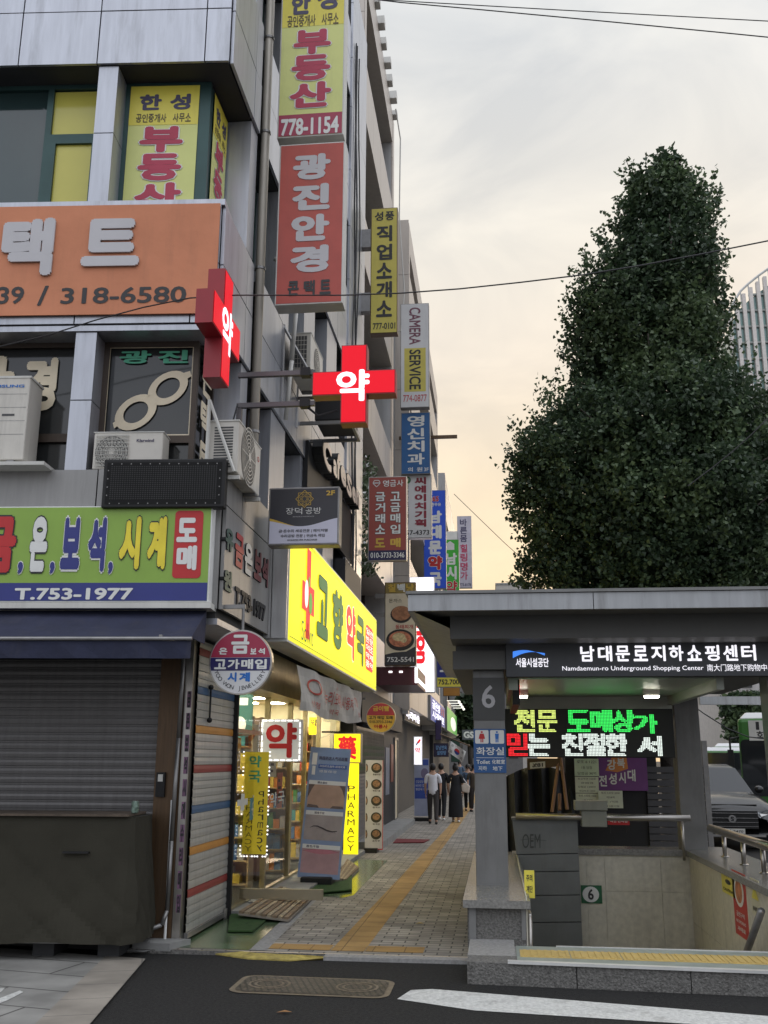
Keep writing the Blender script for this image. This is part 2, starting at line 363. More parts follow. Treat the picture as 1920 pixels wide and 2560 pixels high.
# ------------------------------------------------------------------ ground
def groundmat(name, c1, c2, scale, rough=.85, bump=.5, bscale=120):
    return mk(name, [(a+b)/2 for a, b in zip(c1, c2)], rough, 0, .28, scale, bump=bump, bscale=bscale)
m_asph = mk('asphalt', (.0225, .022, .021), .85, 0, .55, 38, bump=1.0, bscale=130, spec=.3)
def brickmat(name, c1, c2, mortar, bw, rh, msz, light=None, rough=.8, off=.5, rot=0., bump=.5):
    m = bpy.data.materials.new(name); m.use_nodes = True; t = m.node_tree; b = t.nodes['Principled BSDF']; b.inputs['Roughness'].default_value = rough
    geo = t.nodes.new('ShaderNodeNewGeometry'); mp_ = t.nodes.new('ShaderNodeMapping'); mp_.inputs['Rotation'].default_value = (0, 0, rot)
    t.links.new(geo.outputs['Position'], mp_.inputs[0])
    br = t.nodes.new('ShaderNodeTexBrick'); t.links.new(mp_.outputs[0], br.inputs['Vector'])
    br.inputs['Scale'].default_value = 1; br.inputs['Brick Width'].default_value = bw; br.inputs['Row Height'].default_value = rh
    br.inputs['Mortar Size'].default_value = msz; br.inputs['Color1'].default_value = (*c1, 1); br.inputs['Color2'].default_value = (*c2, 1)
    br.inputs['Mortar'].default_value = (*mortar, 1); br.offset = off; br.inputs['Bias'].default_value = -.15; br.inputs['Mortar Smooth'].default_value = .2
    nz = t.nodes.new('ShaderNodeTexNoise'); nz.inputs['Scale'].default_value = 2.2; nz.inputs['Detail'].default_value = 8; t.links.new(geo.outputs['Position'], nz.inputs['Vector'])
    r_ = t.nodes.new('ShaderNodeMapRange'); r_.inputs[1].default_value = .3; r_.inputs[2].default_value = .7; r_.inputs[3].default_value = .68; r_.inputs[4].default_value = 1.15
    t.links.new(nz.outputs['Fac'], r_.inputs[0])
    x = t.nodes.new('ShaderNodeMix'); x.data_type = 'RGBA'; x.blend_type = 'MULTIPLY'; x.inputs[0].default_value = 1
    t.links.new(br.outputs['Color'], x.inputs[6]); t.links.new(r_.outputs[0], x.inputs[7]); t.links.new(x.outputs[2], b.inputs['Base Color'])
    n2 = t.nodes.new('ShaderNodeTexNoise'); n2.inputs['Scale'].default_value = 160; t.links.new(geo.outputs['Position'], n2.inputs['Vector'])
    ad = t.nodes.new('ShaderNodeMath'); ad.operation = 'MULTIPLY_ADD'; ad.inputs[1].default_value = .25
    iv = t.nodes.new('ShaderNodeMath'); iv.operation = 'SUBTRACT'; iv.inputs[0].default_value = 1; t.links.new(br.outputs['Fac'], iv.inputs[1])
    t.links.new(n2.outputs['Fac'], ad.inputs[0]); t.links.new(iv.outputs[0], ad.inputs[2])
    bp = t.nodes.new('ShaderNodeBump'); bp.inputs['Strength'].default_value = bump; bp.inputs['Distance'].default_value = .01
    t.links.new(ad.outputs[0], bp.inputs['Height']); t.links.new(bp.outputs[0], b.inputs['Normal'])
    return m
m_pave = brickmat('paving_brick', (.235, .215, .185), (.40, .365, .31), (.085, .078, .068), .235, .118, .008)
m_slab = brickmat('granite_slab', (.235, .23, .212), (.285, .278, .258), (.075, .07, .065), 1.1, .52, .012, rot=rad(11.6), bump=.3)
m_stone = mk('granite', (.27, .265, .255), .75, 0, .25, 30, bump=.3, dirt=.2)
m_stone_d = mk('rough_granite', (.15, .145, .135), .9, 0, .5, 45, bump=1.0, bscale=60, dirt=.4)
m_tact = brickmat('tactile_ochre', (.36, .215, .07), (.42, .26, .09), (.2, .12, .045), .3, .3, .006, off=0, bump=.6)
m_gpaint = mk('green_paint', (.10, .15, .08), .2, 0, .35, 2.5, bump=.06, dirt=.3)
m_ypaint = mk('yellow_paint', (.36, .285, .075), .75, 0, .4, 14, dirt=.6, bump=.4)
m_wpaint = mk('road_white', (.56, .56, .53), .75, 0, .22, 30, dirt=.55, bump=.5, bscale=90)
def sheet(name, pts, mat, z=None):
    m = MB(); m.poly([(p[0], p[1], p[2] if len(p) > 2 else z) for p in pts]); return struct(m.build(name, mat))

sheet('road', [(-40, -25), (40, -25), (40, 9.74), (-40, 9.74)], m_asph, 0.)
sheet('road', [(-40, 9.74), (-.30, 9.74), (-.30, 9.86), (-2.9, 9.9), (-3.3, 14), (-40, 14)], m_asph, -.003)
sheet('road', [(3.55, 9.74, -.004), (60, 9.74, -.004), (60, 18, -.15), (3.55, 18, -.15)], m_asph)
sheet('road', [(3.55, 18, -.15), (60, 18, -.15), (60, 120, -.15), (3.55, 120, -.15)], m_asph)
sheet('ground', [(-1500, 120, -.2), (1500, 120, -.2), (1500, 2500, -.2), (-1500, 2500, -.2)], m_asph)
m = MB(); ZS = .035
m.poly([(-3.6, 9.85, ZS), (-.32, 9.85, ZS), (-.32, 120, ZS), (-3.6, 120, ZS)])
m.poly([(-.32, 14.95, ZS), (3.4, 14.95, ZS), (3.4, 120, ZS), (-.32, 120, ZS)])
m.poly([(-.32, 9.85, ZS), (-.05, 9.85, ZS), (-.05, 14.95, ZS), (-.32, 14.95, ZS)])
struct(m.build('sidewalk', m_pave))
m = MB(); m.box(-3.6, -1.62, 9.835, 9.85, -.01, .033); m.box(-3.6, -3.58, 9.86, 14, -.01, .033); struct(m.build('kerb', m_stone_d))
m = MB(); m.box(-1.62, -.30, 9.70, 9.85, 0, .034); struct(m.build('kerb', m_stone))
m = MB(); m.box(3.40, 3.55, 14.95, 120, -.4, .045); struct(m.build('kerb', m_stone))
sheet('pavement', [(-3.23, 9.47), (-4.8, 9.82), (-14, 11.5), (-14, 3), (-2.05, 3), (-2.84, 7.28)], m_slab, .014)
m = MB(); m.poly([(-3.23, 9.47, .019), (-3.64, 9.56, .019), (-3.22, 7.28, .019), (-2.42, 3, .019), (-2.05, 3, .019), (-2.84, 7.28, .019)])
struct(m.build('pavement_strip', brickmat('border_granite', (.25, .225, .19), (.29, .26, .22), (.12, .11, .1), .5, 1.2, .006, rot=rad(71), bump=.3)))
sheet('pavement', [(-14, 9.6), (-4.8, 9.9), (-3.35, 9.75), (-3.05, 10.25), (-3.3, 14), (-14, 14)], m_conc, .024)
# kerb painted yellow
m = MB()
yl = [PZ(a, b, .012) for a, b in ((470, 2366), (540, 2384), (620, 2395), (720, 2400), (818, 2396))]
yu = [PZ(a, b, .036) for a, b in ((478, 2361), (560, 2373), (640, 2382), (730, 2386), (818, 2391))]
for i in range(4): m.prism([yl[i], yl[i+1], yu[i+1], yu[i]], (0, 0, -.012))
struct(m.build('kerb', m_ypaint))
sheet('sidewalk_strip', [(-1.60, 9.98, ), (-1.28, 9.98), (-1.05, 27.4), (-.82, 60), (-1.1, 60), (-1.335, 27.4)], m_tact, ZS+.004)
sheet('sidewalk_strip', [(-2.25, 10.0), (-1.61, 9.98), (-1.61, 10.27), (-2.2, 10.27)], m_tact, ZS+.0045)
sheet('sidewalk_strip', [(-1.27, 9.98), (-.72, 9.98), (-.72, 10.27), (-1.27, 10.27)], m_tact, ZS+.0045)
sheet('kerb_strip', [(-2.36, 9.9), (-2.2, 9.9), (-2.36, 14.2), (-2.52, 14.2)], m_stone, ZS+.005)
sheet('painted_floor', [(-3.3, 9.95), (-2.37, 9.9), (-2.53, 14.2), (-3.3, 14.2)], m_gpaint, ZS+.003)
sheet('painted_floor', [(-3.4, 14.2), (-2.05, 13.6), (-1.93, 13.9), (-1.97, 18.6), (-3.4, 18.9)], m_gpaint, ZS+.004)
sheet('road_marking', [(-.80, 8.28), (-.72, 8.60), (-.55, 8.66), (1.9, 8.12), (3.4, 7.80), (3.4, 7.45), (1.9, 7.74), (-.2, 8.0)], m_wpaint, .004)
sheet('road_marking', [PZ(-60, 2500, .018), PZ(0, 2495, .018), PZ(50, 2476, .018), PZ(58, 2480, .018), PZ(20, 2500, .018), PZ(-60, 2530, .018)], m_wpaint)
sheet('road_marking', [PZ(-40, 2472, .018), PZ(12, 2470, .018), PZ(2, 2480, .018), PZ(-40, 2490, .018)], m_wpaint)

# manhole cover
m_iron = brickmat('cast_iron', (.13, .11, .08), (.20, .165, .12), (.028, .024, .02), .075, .036, .012, rough=.55, rot=rad(28), bump=1.0)
m_iron_r = mk('iron_rim', (.19, .155, .11), .6, .3, .25, 12, dirt=.3, bump=.3)
t = thing('manhole_cover', 'long brown cast-iron utility cover set in the black asphalt', 'manhole cover', (-1.6, 8.65, 0))
fm = Fr((-2.17, 8.32, 0), (1.30, -.05, 0), (0, .66, 0))
m = MB(); fm.rrect(m, 0, 0, 1, 1, .006, .2, 5); m.build('rim', m_iron_r, t)
m = MB(); fm.rrect(m, .035, .07, .965, .93, .010, .18, 5); m.build('cover_plate', m_iron, t)
m = MB()
for cx in (.22, .78):
    for k in range(2):
        r1, r2 = (.10+.05*k), (.12+.05*k)
        for i in range(16):
            a, b = 2*math.pi*i/16, 2*math.pi*(i+1)/16
            q = lambda r, t_: (cx+r*math.cos(t_)*.8, .5+r*math.sin(t_)*1.6)
            fm.poly(m, [q(r1, a), q(r2, a), q(r2, b), q(r1, b)], .013)
m.build('raised_pattern', m_iron_r, t)
# litter
m = MB(); a = PZ(690, 2531, .012); m.poly([a, a+Vector((.06, -.01, .01)), a+Vector((.12, .008, .004)), a+Vector((.06, .03, .012))])
tag(m.build('fallen_leaf', mk('dry_leaf', S(150, 110, 70), .8)), 'dry brown leaf lying on the asphalt in front of the utility cover', 'leaf')
m = MB(); a = PZ(1038, 2309, ZS+.012); m.poly([a, a+Vector((.05, -.02, .01)), a+Vector((.10, .0, .004)), a+Vector((.05, .04, .012))])
tag(m.build('fallen_leaf', mk('pale_leaf', S(190, 165, 105), .8)), 'pale yellow leaf lying on the brick sidewalk beside the subway parapet', 'leaf')

# ------------------------------------------------------------------ corner building
B = thing('corner_building', 'grey metal-clad corner building with recessed windows and many shop signs', 'building', (-5, 14, 0))
core = MB()
TOP = 18.6
core.prism([tuple(fp(-.34, 3.0, .42)), (-3.22, 20.3, 3.0), (-11, 20.3, 3.0), tuple(fp(-7, 3.0, .42))], (0, 0, TOP-3.2))
core.prism([(-3.24, 10.3, 0), (-3.24, 11.78, 0), (-9, 11.78, 0), (-9, 10.0, 0)], (0, 0, 3.0))
core.build('wall', m_core, B)
bk = MB()                                  # backing of the bands (joints look dark)
cl = MB()
levels = [(6.20, 7.575), (9.37, 10.95), (12.45, 14.0), (15.45, 17.1)]
for z0, z1 in levels:
    bk.prism([fp(-7, z0, .01), fp(-.02, z0, .01), (-2.82, 10.6, z0), (-3.23, 10.6, z0), fp(-.36, z0, .44), fp(-7, z0, .44)], (0, 0, z1-z0))
    bk.box(-3.23, -2.82, 11.02, 18.0, z0, z1)
    vs = [0, .70, z1-z0] if z0 > 9 else [0, (z1-z0)/2, z1-z0]
    clad(cl, fp(-7, z0), FE, ZV, [0, 1.3, 2.4, 3.6, 4.6, 5.5, 6.72, 7.0], vs)
    clad(cl, (-2.8, 9.29, z0), YV, ZV, [0, 1.0, 1.31], vs)
    clad(cl, (-2.8, 11.05, z0), YV, ZV, rng(0, 6.95, 1.25), [0, (z1-z0)/2, z1-z0])
# 3F sill ledge and 2F ledge
cl.obox(fp(-7, 7.575, -.03), FE*7.03, FN*.45, ZV*.07)
cl.obox(fp(-7, 6.13, -.02), FE*7.02, FN*.40, ZV*.06)
# pillars
for s0, s1 in ((-1.48, -1.26), (-4.6, -4.35)):
    for z0, z1, k in ((7.65, 9.36, 1), (4.62, 6.12, 1), (10.95, 12.44, 1)):
        mid = z0+(z1-z0)*.5
        for a, b in ((z0, mid-.006), (mid+.006, z1)): cl.obox(fp(s0, a, .0), FE*(s1-s0), FN*.42, ZV*(b-a))
for z0, z1 in ((7.65, 9.36), (4.66, 6.19), (10.95, 12.44), (14.0, 15.44)):
    cl.box(-3.22, -2.80, 10.31, 10.62, z0, z1)
    for y0, y1 in ((11.87, 12.75), (13.86, 14.75), (15.93, 17.0)):
        cl.box(-3.2, -2.80, y0, y1, z0, z1)
# tall pilaster between the two halves
clad(cl, (-2.78, 18.0, 3.3), YV, ZV, [0, 1.0, 2.3], [0, 1.1, 2.45, 3.9, 5.2, 6.5, 7.9, 9.1, 10.4, 11.9, 13.1, 14.5, 15.3], .05)
bk.box(-3.2, -2.79, 18.0, 20.3, 3.3, 18.6)
# side of the pilaster that looks at the camera
# 1F band
bk.prism([fp(-7, 3.12, .03), fp(.12, 3.12, .03), (-2.67, 11.58, 3.12), (-3.25, 11.58, 3.12), fp(-.4, 3.12, .6), fp(-7, 3.12, .6)], (0, 0, 1.52))
cl.cur = 1
clad(cl, fp(-7, 4.2), FE, ZV, [0, 1.4, 2.9, 4.4, 5.88, 7.15], [0, .42])
clad(cl, fp(-7, 3.2), FE, ZV, [0, 1.4, 2.9, 4.4, 5.88, 6.95], [0, 1.0])
clad(cl, fp(-.05, 3.2), FE, ZV, [0, .2], [0, 1.0])
cl.cur = 1
clad(cl, (-2.65, 9.30, 3.2), YV, ZV, [0, .62, 2.0, 2.28], [0, 1.05, 1.46])
cl.cur = 0
cl.box(-3.2, -2.66, 9.32, 11.58, 3.06, 3.12)
bk.build('wall_backing', m_core, B); cl.build('cladding', [m_panel, m_panel_d], B)

# windows of the front
def window_F(name, s0, s1, z0, z1, off, fmat, gmat, bars=(), fw=.055):
    m = MB()
    for a, b, c, d in ((s0, s0+fw, z0, z1), (s1-fw, s1, z0, z1), (s0+fw, s1-fw, z0, z0+fw), (s0+fw, s1-fw, z1-fw, z1))+tuple(bars):
        m.obox(fp(a, c, off-.05), FE*(b-a), FN*.07, ZV*(d-c))
    o = m.build(name, fmat, B)
    m = MB(); m.poly([fp(s0+.02, z0+.02, off), fp(s1-.02, z0+.02, off), fp(s1-.02, z1-.02, off), fp(s0+.02, z1-.02, off)])
    m.build('pane', gmat, o); return o
wF = window_F('window', -4.3, -1.49, 7.65, 9.37, .36, m_frame_g, m_glass_t,
         ((-2.17, -2.10, 7.70, 9.32), (-3.2, -3.14, 7.70, 9.32), (-2.10, -1.545, 8.66, 8.72), (-2.10, -2.03, 7.70, 8.66), (-1.61, -1.545, 7.70, 8.66), (-2.03, -1.61, 7.70, 7.76), (-2.03, -1.61, 8.60, 8.66)))
m = MB()
m.poly([fp(-2.10, 8.72, .345), fp(-1.545, 8.72, .345), fp(-1.545, 9.30, .345), fp(-2.10, 9.30, .345)])
m.poly([fp(-2.03, 7.76, .345), fp(-1.61, 7.76, .345), fp(-1.61, 8.60, .345), fp(-2.03, 8.60, .345)])
m.build('yellow_film', mk('film_pane', S(206, 198, 96), .12, var=.08, scale=.8), wF)
window_F('window', -1.26, -.27, 7.65, 9.37, .36, m_frame_g, m_glass_t, ((-.42, -.325, 7.70, 9.32),))
window_F('window', -4.3, -1.49, 4.62, 6.13, .32, m_frame_b, m_glass_k, ((-2.9, -2.84, 4.67, 6.08), (-4.24, -1.545, 5.01, 5.10)))
window_F('window', -1.26, -.24, 4.62, 6.13, .32, m_frame_b, m_glass_k, ((-1.205, -.295, 4.99, 5.07),))
def window_S(y0, y1, z0, z1, x, fmat, gmat, bars=(), fw=.05):
    m = MB()
    for a, b, c, d in ((y0, y0+fw, z0, z1), (y1-fw, y1, z0, z1), (y0+fw, y1-fw, z0, z0+fw), (y0+fw, y1-fw, z1-fw, z1))+tuple(bars):
        m.box(x-.03, x+.04, a, b, c, d)
    o = m.build('window', fmat, B)
    m = MB(); m.poly([(x, y0, z0), (x, y1, z0), (x, y1, z1), (x, y0, z1)]); m.build('pane', gmat, o); return o
for z0, z1, fm_, gm in ((7.65, 9.36, m_frame_g, m_glass_t), (4.66, 6.19, m_frame_b, m_glass_k), (10.95, 12.44, m_frame_g, m_glass_t), (14.0, 15.44, m_frame_g, m_glass_t)):
    window_S(9.66, 10.31, z0, z1, -3.14, fm_, gm)
    for y0, y1 in ((10.63, 11.86), (12.76, 13.85), (14.76, 15.92), (17.0, 18.0)):
        window_S(y0, y1, z0, z1, -3.14, fm_, gm, ((y0+.05, y1-.05, z0+.45, z0+.50),))

# decals on windows: things of their own
fr = Fr(fp(-1.20, 7.72, .30), FE*.80, ZV*1.60)
t = thing('window_poster', 'yellow-green real-estate poster in the upper corner window facing the crossing', 'poster', fp(-.8, 7.7, .3), 'window posters')
def estate(fr, t, full=True, vert=None):
    m = MB(); fr.rect(m, 0, 0, 1, 1, 0); m.build('sheet', f_lime, t)
    m = MB(); fr.rect(m, 0, .68, 1, 1, .003); m.build('heading', f_yel, t)
    letters(t, fr, t_navy, [('한', .14, .80, .46, .93), ('성', .58, .80, .88, .93)], .045, .006)
    letters(t, fr, t_brown, row('공인중개사 사무소', .10, .90, .70, .77, .1), .02, .006)
    letters(t, fr, t_crim, [('부', .18, .455, .80, .665), ('동', .18, .23, .80, .445), ('산', .16, .0, .82, .215)], .05, .006, outline=t_pale, ob=.03)
estate(fr, t)
t = thing('window_poster', 'yellow-green real-estate poster in the side window just round the corner', 'poster', (-3.08, 10, 7.7), 'window posters')
estate(Fr((-3.085, 9.70, 7.72), (0, .56, 0), (0, 0, 1.6)), t)
# orange banner
t = thing('banner', 'wide orange cloth banner with white letters and phone numbers across the corner facade', 'banner', fp(-2.5, 6.29))
fr = Fr(fp(-5.2, 6.29, -.075), FE*5.19, ZV*1.275)
m = MB(); fr.slab(m, 0, 0, 1, 1, -.02, 0); m.build('cloth', f_or, t)
def Fuv(fr, px0, py0, px1, py1, off):
    """photo rectangle on a front-facade frame -> u0,v0,u1,v1"""
    a = PFs(px0, py1, off); b = PFs(px1, py0, off); s0, z0 = (fr.O-FC-FN*off).dot(FE), fr.O.z
    return ((a[0]-s0)/fr.U.length, (a[1]-z0)/fr.V.length, (b[0]-s0)/fr.U.length, (b[1]-z0)/fr.V.length)
it = [('택', *Fuv(fr, -2, 547, 142, 692, -.08)), ('트', *Fuv(fr, 202, 548, 356, 668, -.08))]
a = it[0][1:]; dw = it[1][1]-it[0][1]
it += [('콘', a[0]-dw, a[1], a[2]-dw, a[3]), ('진', a[0]-dw*3.0, a[1], a[2]-dw*3.0, a[3])]
letters(t, fr, t_grey, it, .05, .03, extr=.02, split=True)
ph = Fuv(fr, 150, 715, 467, 760, -.08)
letters(t, fr, t_black, [('318-6580', *ph), ('/', *Fuv(fr, 92, 714, 122, 764, -.08)), ('39', *Fuv(fr, -8, 716, 62, 760, -.08))], .02, .004, split=True)
# glasses decals
t = thing('window_decal', 'cream spectacles emblem and green letters on the dark optician window', 'window decal', fp(-.8, 5.1, .3))
fr = Fr(fp(-1.21, 5.08, .295), FE*.91, ZV*1.0)
m = MB()
for a in ((0, 0, 1, .012), (0, .988, 1, 1), (0, .012, .012, .988), (.988, .012, 1, .988)): fr.rect(m, *a, 0)
m.build('border', f_cream, t)
letters(t, fr, f_teal, [('광', .12, .81, .50, .96), ('진', .58, .81, .94, .96)], .035, .0)
m = MB()
def ring(cx, cy, ro, ri, ang):
    n = 28; ca, sa = math.cos(ang), math.sin(ang)
    for i in range(n):
        a, b = 2*math.pi*i/n, 2*math.pi*(i+1)/n
        q = lambda t_, r: (cx+(r[0]*math.cos(t_)*ca-r[1]*math.sin(t_)*sa)/fr.U.length, cy+(r[0]*math.cos(t_)*sa+r[1]*math.sin(t_)*ca)/fr.V.length)
        fr.poly(m, [q(a, ri), q(a, ro), q(b, ro), q(b, ri)], .0)
ring(.36, .26, (.245, .17), (.145, .105), rad(38)); ring(.72, .53, (.235, .165), (.14, .10), rad(38))
fr.poly(m, [(.47, .41), (.53, .33), (.60, .36), (.55, .46)], .001)
fr.poly(m, [(.10, .14), (.19, .21), (.15, .10), (.12, .08)], .001); fr.poly(m, [(.90, .70), (.97, .72), (.99, .66), (.92, .62)], .001)
m.build('spectacles', f_cream, t)
t = thing('window_decal', 'large cream optician letters on the dark window behind the tall cooling unit', 'window decal', fp(-2.3, 5.2, .3))
fr = Fr(fp(-3.2, 5.12, .295), FE*1.62, ZV*.95)
letters(t, fr, f_cream, [('안', *Fuv(fr, -130, 890, 42, 1030, .3)), ('경', *Fuv(fr, 52, 894, 148, 1028, .3))], .05, 0)
t = thing('window_decal', 'small cream letters on the corner side window above the street cooling unit', 'window decal', (-3.1, 10, 5.0))
fr = Fr((-3.095, 9.72, 4.7), (0, .55, 0), (0, 0, 1.4))
letters(t, fr, f_cream, column('콘택트', .2, .85, 1, .0), .04, 0)
t = thing('window_decal', 'pale letters on the low side window beside the pipes', 'window decal', (-3.1, 13.2, 4.8))
fr = Fr((-3.095, 12.85, 4.75), (0, .9, 0), (0, 0, .9))
letters(t, fr, f_cream, [('콘택트', .1, .45, .9, .85)], .04, 0)

# downpipes and cables in the slot
t = thing('downpipe', 'pale galvanised downpipe running up the street side beside the big signs', 'downpipe', (-2.72, 10.8, 3.2), 'downpipes on the corner building')
m = MB(); m.cyl((-2.74, 10.78, 3.25), (-2.74, 10.78, 16), .055, n=12); m.build('pipe', m_pipe, t, smooth=True)
for z in (5.5, 7.6, 9.5, 10.9): m = MB(); m.cyl((-2.74, 10.78, z), (-2.74, 10.78, z+.03), .068, n=12); m.box(-2.82, -2.74, 10.77, 10.79, z, z+.03); m.build('clamp', m_steel_d, t)
m = MB(); m.cyl((-2.78, 10.97, 3.25), (-2.78, 10.97, 16), .032, n=8)
tag(m.build('downpipe', m_steel_d, smooth=True), 'thin dark conduit close behind the pale galvanised downpipe', 'conduit', 'downpipes on the corner building')
m = MB()
for y in (18.5, 19.0): m.tube([(-2.70, y+.25*math.sin(k*.9), 4+k*1.0) for k in range(14)], .016, 5)
m.tube([(-2.69, 18.75, 5), (-2.69, 18.9, 9), (-2.69, 18.3, 13), (-2.69, 18.4, 17)], .02, 5)
tag(m.build('cable_bundle', m_wire), 'thin black cables running up the tall grey pilaster between the buildings', 'cables')

# ---- the front sign, awning, shutters
Z0s = PFs(519, 1505, -.2)[1]; Z1s = PFs(534, 1264, -.2)[1]; s1 = PFs(530, 1300, -.2)[0]
t, fr = sign_box('shop_sign', 'long green and blue jeweller sign with outlined letters above the navy awning', 'sign', fp(-5.4, Z0s, -.2), FE*(5.4+s1), ZV*(Z1s-Z0s), .2, f_green, m_white, rim=.012)
vB = (PFs(300, 1459, -.2)[1]-Z0s)/(Z1s-Z0s)
m = MB(); fr.rect(m, 0, 0, 1, vB, .001); m.build('blue_band', f_navy, t)
def G(px0, py0, px1, py1): return Fuv(fr, px0, py0, px1, py1, -.2)
letters(t, fr, t_red, [('금', *G(-60, 1292, 48, 1432))], .06, .006, outline=t_black, ob=.03)
letters(t, fr, t_pale, [('은', *G(70, 1292, 126, 1430))], .06, .006, outline=t_black, ob=.03)
letters(t, fr, f_navy, [('보', *G(150, 1294, 208, 1424)), ('석', *G(216, 1294, 270, 1430))], .06, .006, outline=t_pale, ob=.035)
letters(t, fr, f_navy, [(',', *G(44, 1405, 60, 1436)), (',', *G(124, 1405, 139, 1436)), (',', *G(270, 1405, 284, 1436))], .05, .006, outline=t_pale, ob=.03)
letters(t, fr, t_yel, [('시', *G(295, 1292, 356, 1424)), ('계', *G(366, 1292, 420, 1424))], .06, .006, outline=t_black, ob=.03)
m = MB(); fr.rrect(m, *G(430, 1277, 510, 1446), .003, .14); m.build('red_badge', t_red, t)
letters(t, fr, t_pale, [('도', *G(441, 1295, 496, 1356)), ('매', *G(440, 1364, 494, 1426))], .055, .006)
letters(t, fr, t_pale, [('T.753-1977', *G(36, 1470, 334, 1500))], .035, .006)

t = thing('awning', 'folded navy canvas awning with a hanging valance above the closed shutter', 'awning', fp(-2.5, 2.6, -.5))
za, zb, zc = PFs(517, 1526, -.08)[1], PFs(480, 1594, -.62)[1], PFs(472, 1646, -.62)[1]; sa = PFs(517, 1526, -.08)[0]; sb = PFs(478, 1594, -.62)[0]
m = MB(); n = 26
for i in range(n):
    u0, u1 = i/n, (i+1)/n
    sg = lambda u, k: -.02*math.sin(u*math.pi*5)*k
    A = [fp(-5.3+(5.3+sa)*u, za, -.08) for u in (u0, u1)]; Cc = [fp(-5.3+(5.3+sb)*u, zb, -.62) for u in (u0, u1)]
    Mi = [(A[k]+Cc[k])*.5+ZV*(-.03+sg((u0, u1)[k], 1)) for k in (0, 1)]
    m.poly([A[0], Mi[0], Mi[1], A[1]]); m.poly([Mi[0], Cc[0], Cc[1], Mi[1]])
    D = [fp(-5.3+(5.3+sb)*u, zc, -.62+.012*math.sin(u*60)) for u in (u0, u1)]
    m.poly([Cc[0]-ZV*.03, D[0], D[1], Cc[1]-ZV*.03])
m.poly([fp(sa, za, -.08), fp(sb, zb, -.62), fp(sa, zb, -.1)])
o = m.build('canvas', m_navy_cl, t, smooth=False)
o.modifiers.new('thick', 'SOLIDIFY').thickness = .006
m = MB(); m.cyl(fp(-5.3, zb-.01, -.63), fp(sb+.01, zb-.01, -.63), .018, n=8); m.build('front_bar', m_steel_d, t)
m = MB(); m.obox(fp(sb-.30, zb-.01, -.60), FE*.03, FN*.5, ZV*.04); m.build('arm', m_steel_d, t)
m = MB(); m.obox(fp(-5.4, Z0s-.06, -.22), FE*(5.4+s1+.03), FN*.26, ZV*.055); tag(m.build('gutter', m_offwhite), 'pale metal gutter between the jeweller sign and the navy awning', 'gutter')

def shutter(name, label, O, U, Hh, mats, fn, pitch=.082, prf=((0, .002), (.05, .009), (.5, .011), (.93, .008), (.95, .0), (1, .0))):
    """roller shutter: each slat a curved strip standing proud of its seam"""
    O, U = Vector(O), Vector(U); n = U.cross(ZV).normalized(); k = int(Hh/pitch)
    t = thing(name, label, 'roller shutter', O+U*.5)
    m = MB()
    for i in range(k):
        z = i*pitch; m.cur = fn(k-1-i)
        pr = prf
        for a, b in zip(pr, pr[1:]):
            p0, p1 = O+ZV*(z+a[0]*pitch)+n*a[1], O+ZV*(z+b[0]*pitch)+n*b[1]
            m.poly([p0, p0+U, p1+U, p1])
    m.build('slats', mats, t)
    m = MB(); m.obox(O-n*.01-ZV*.05, U, ZV*.05, n*.04); m.build('bottom_bar', m_steel_d, t)
    return t, n
t, n = shutter('roller_shutter', 'dark grey roller shutter closed behind the covered stall', fp(-5.2, .12, .93), FE*(5.2-.50), 2.75, [m_shut], lambda i: 0, .084, ((0, 0), (.05, .012), (.42, .015), (.70, .012), (.74, .002), (.80, .002), (.83, .010), (.93, .010), (.95, 0), (1, 0)))
m = MB(); m.obox(fp(-.50, .02, .88), FE*.045, FN*.08, ZV*2.9); m.build('guide_rail', m_steel_d, t)
def stripe(i):
    j = i-1
    return {0: 1, 5: 2, 10: 3, 15: 1, 20: 2, 25: 3, 30: 1, 35: 2}.get(j, 0)
t, n = shutter('roller_shutter', 'pale grey roller shutter with red, blue and orange slats on the street side', (-3.1, 10.22, .12), (0, 1.5, 0), 2.98, [m_shut2, m_sred, m_sblue, m_sor], stripe, .0806)
m = MB(); m.box(-3.12, -3.04, 11.72, 11.78, .04, 3.06); m.build('guide_rail', m_black, t)
m = MB(); m.box(-3.08, -3.05, 11.60, 11.64, .02, .16); m.tube([(-3.06, 11.62, .16), (-3.06, 11.60, .02)], .012); m.build('padlock', m_steel, t)
m = MB(); m.tube([(-3.065, 10.62, 2.55), (-3.065, 10.62, 2.20)], .012); m.ball((-3.065, 10.62, 2.55), .03); m.ball((-3.065, 10.62, 2.20), .03); m.build('pull_handle', m_black, t)
# corner post and pipe
t = thing('corner_post', 'stained brown metal post between the two closed shutters', 'post', (-3.3, 10.15, 0))
m = MB(); m.box(-3.46, -3.20, 10.10, 10.22, 0, 3.06); m.build('post', m_brown, t)
m = MB(); m.box(-3.195, -3.115, 10.10, 10.22, 0, 3.06); m.build('trim', m_steel, t)
m = MB(); m.box(-3.43, -3.34, 10.06, 10.099, 1.42, 1.66); m.build('lock_box', m_black, t)
m = MB(); m.box(-3.41, -3.36, 10.053, 10.0595, 1.57, 1.64); m.build('lock_label', m_offwhite, t)
fr = Fr((-3.165, 10.097, .3), (.048, 0, 0), (0, 0, 2.2)); m = MB()
for k, c in enumerate('금은보석시계수리매입'):
    fr.rect(m, .05, 1-(k+1)*.1+.012, .95, 1-k*.1-.012, .0)
m.build('sticker_strip', [mk('sticker_mix', S(128, 92, 120), .5, var=.35, scale=9)], t)
letters(t, fr, t_black, column('금은보석시계수리매입', .15, .85, 1, 0, .25), .04, .002)
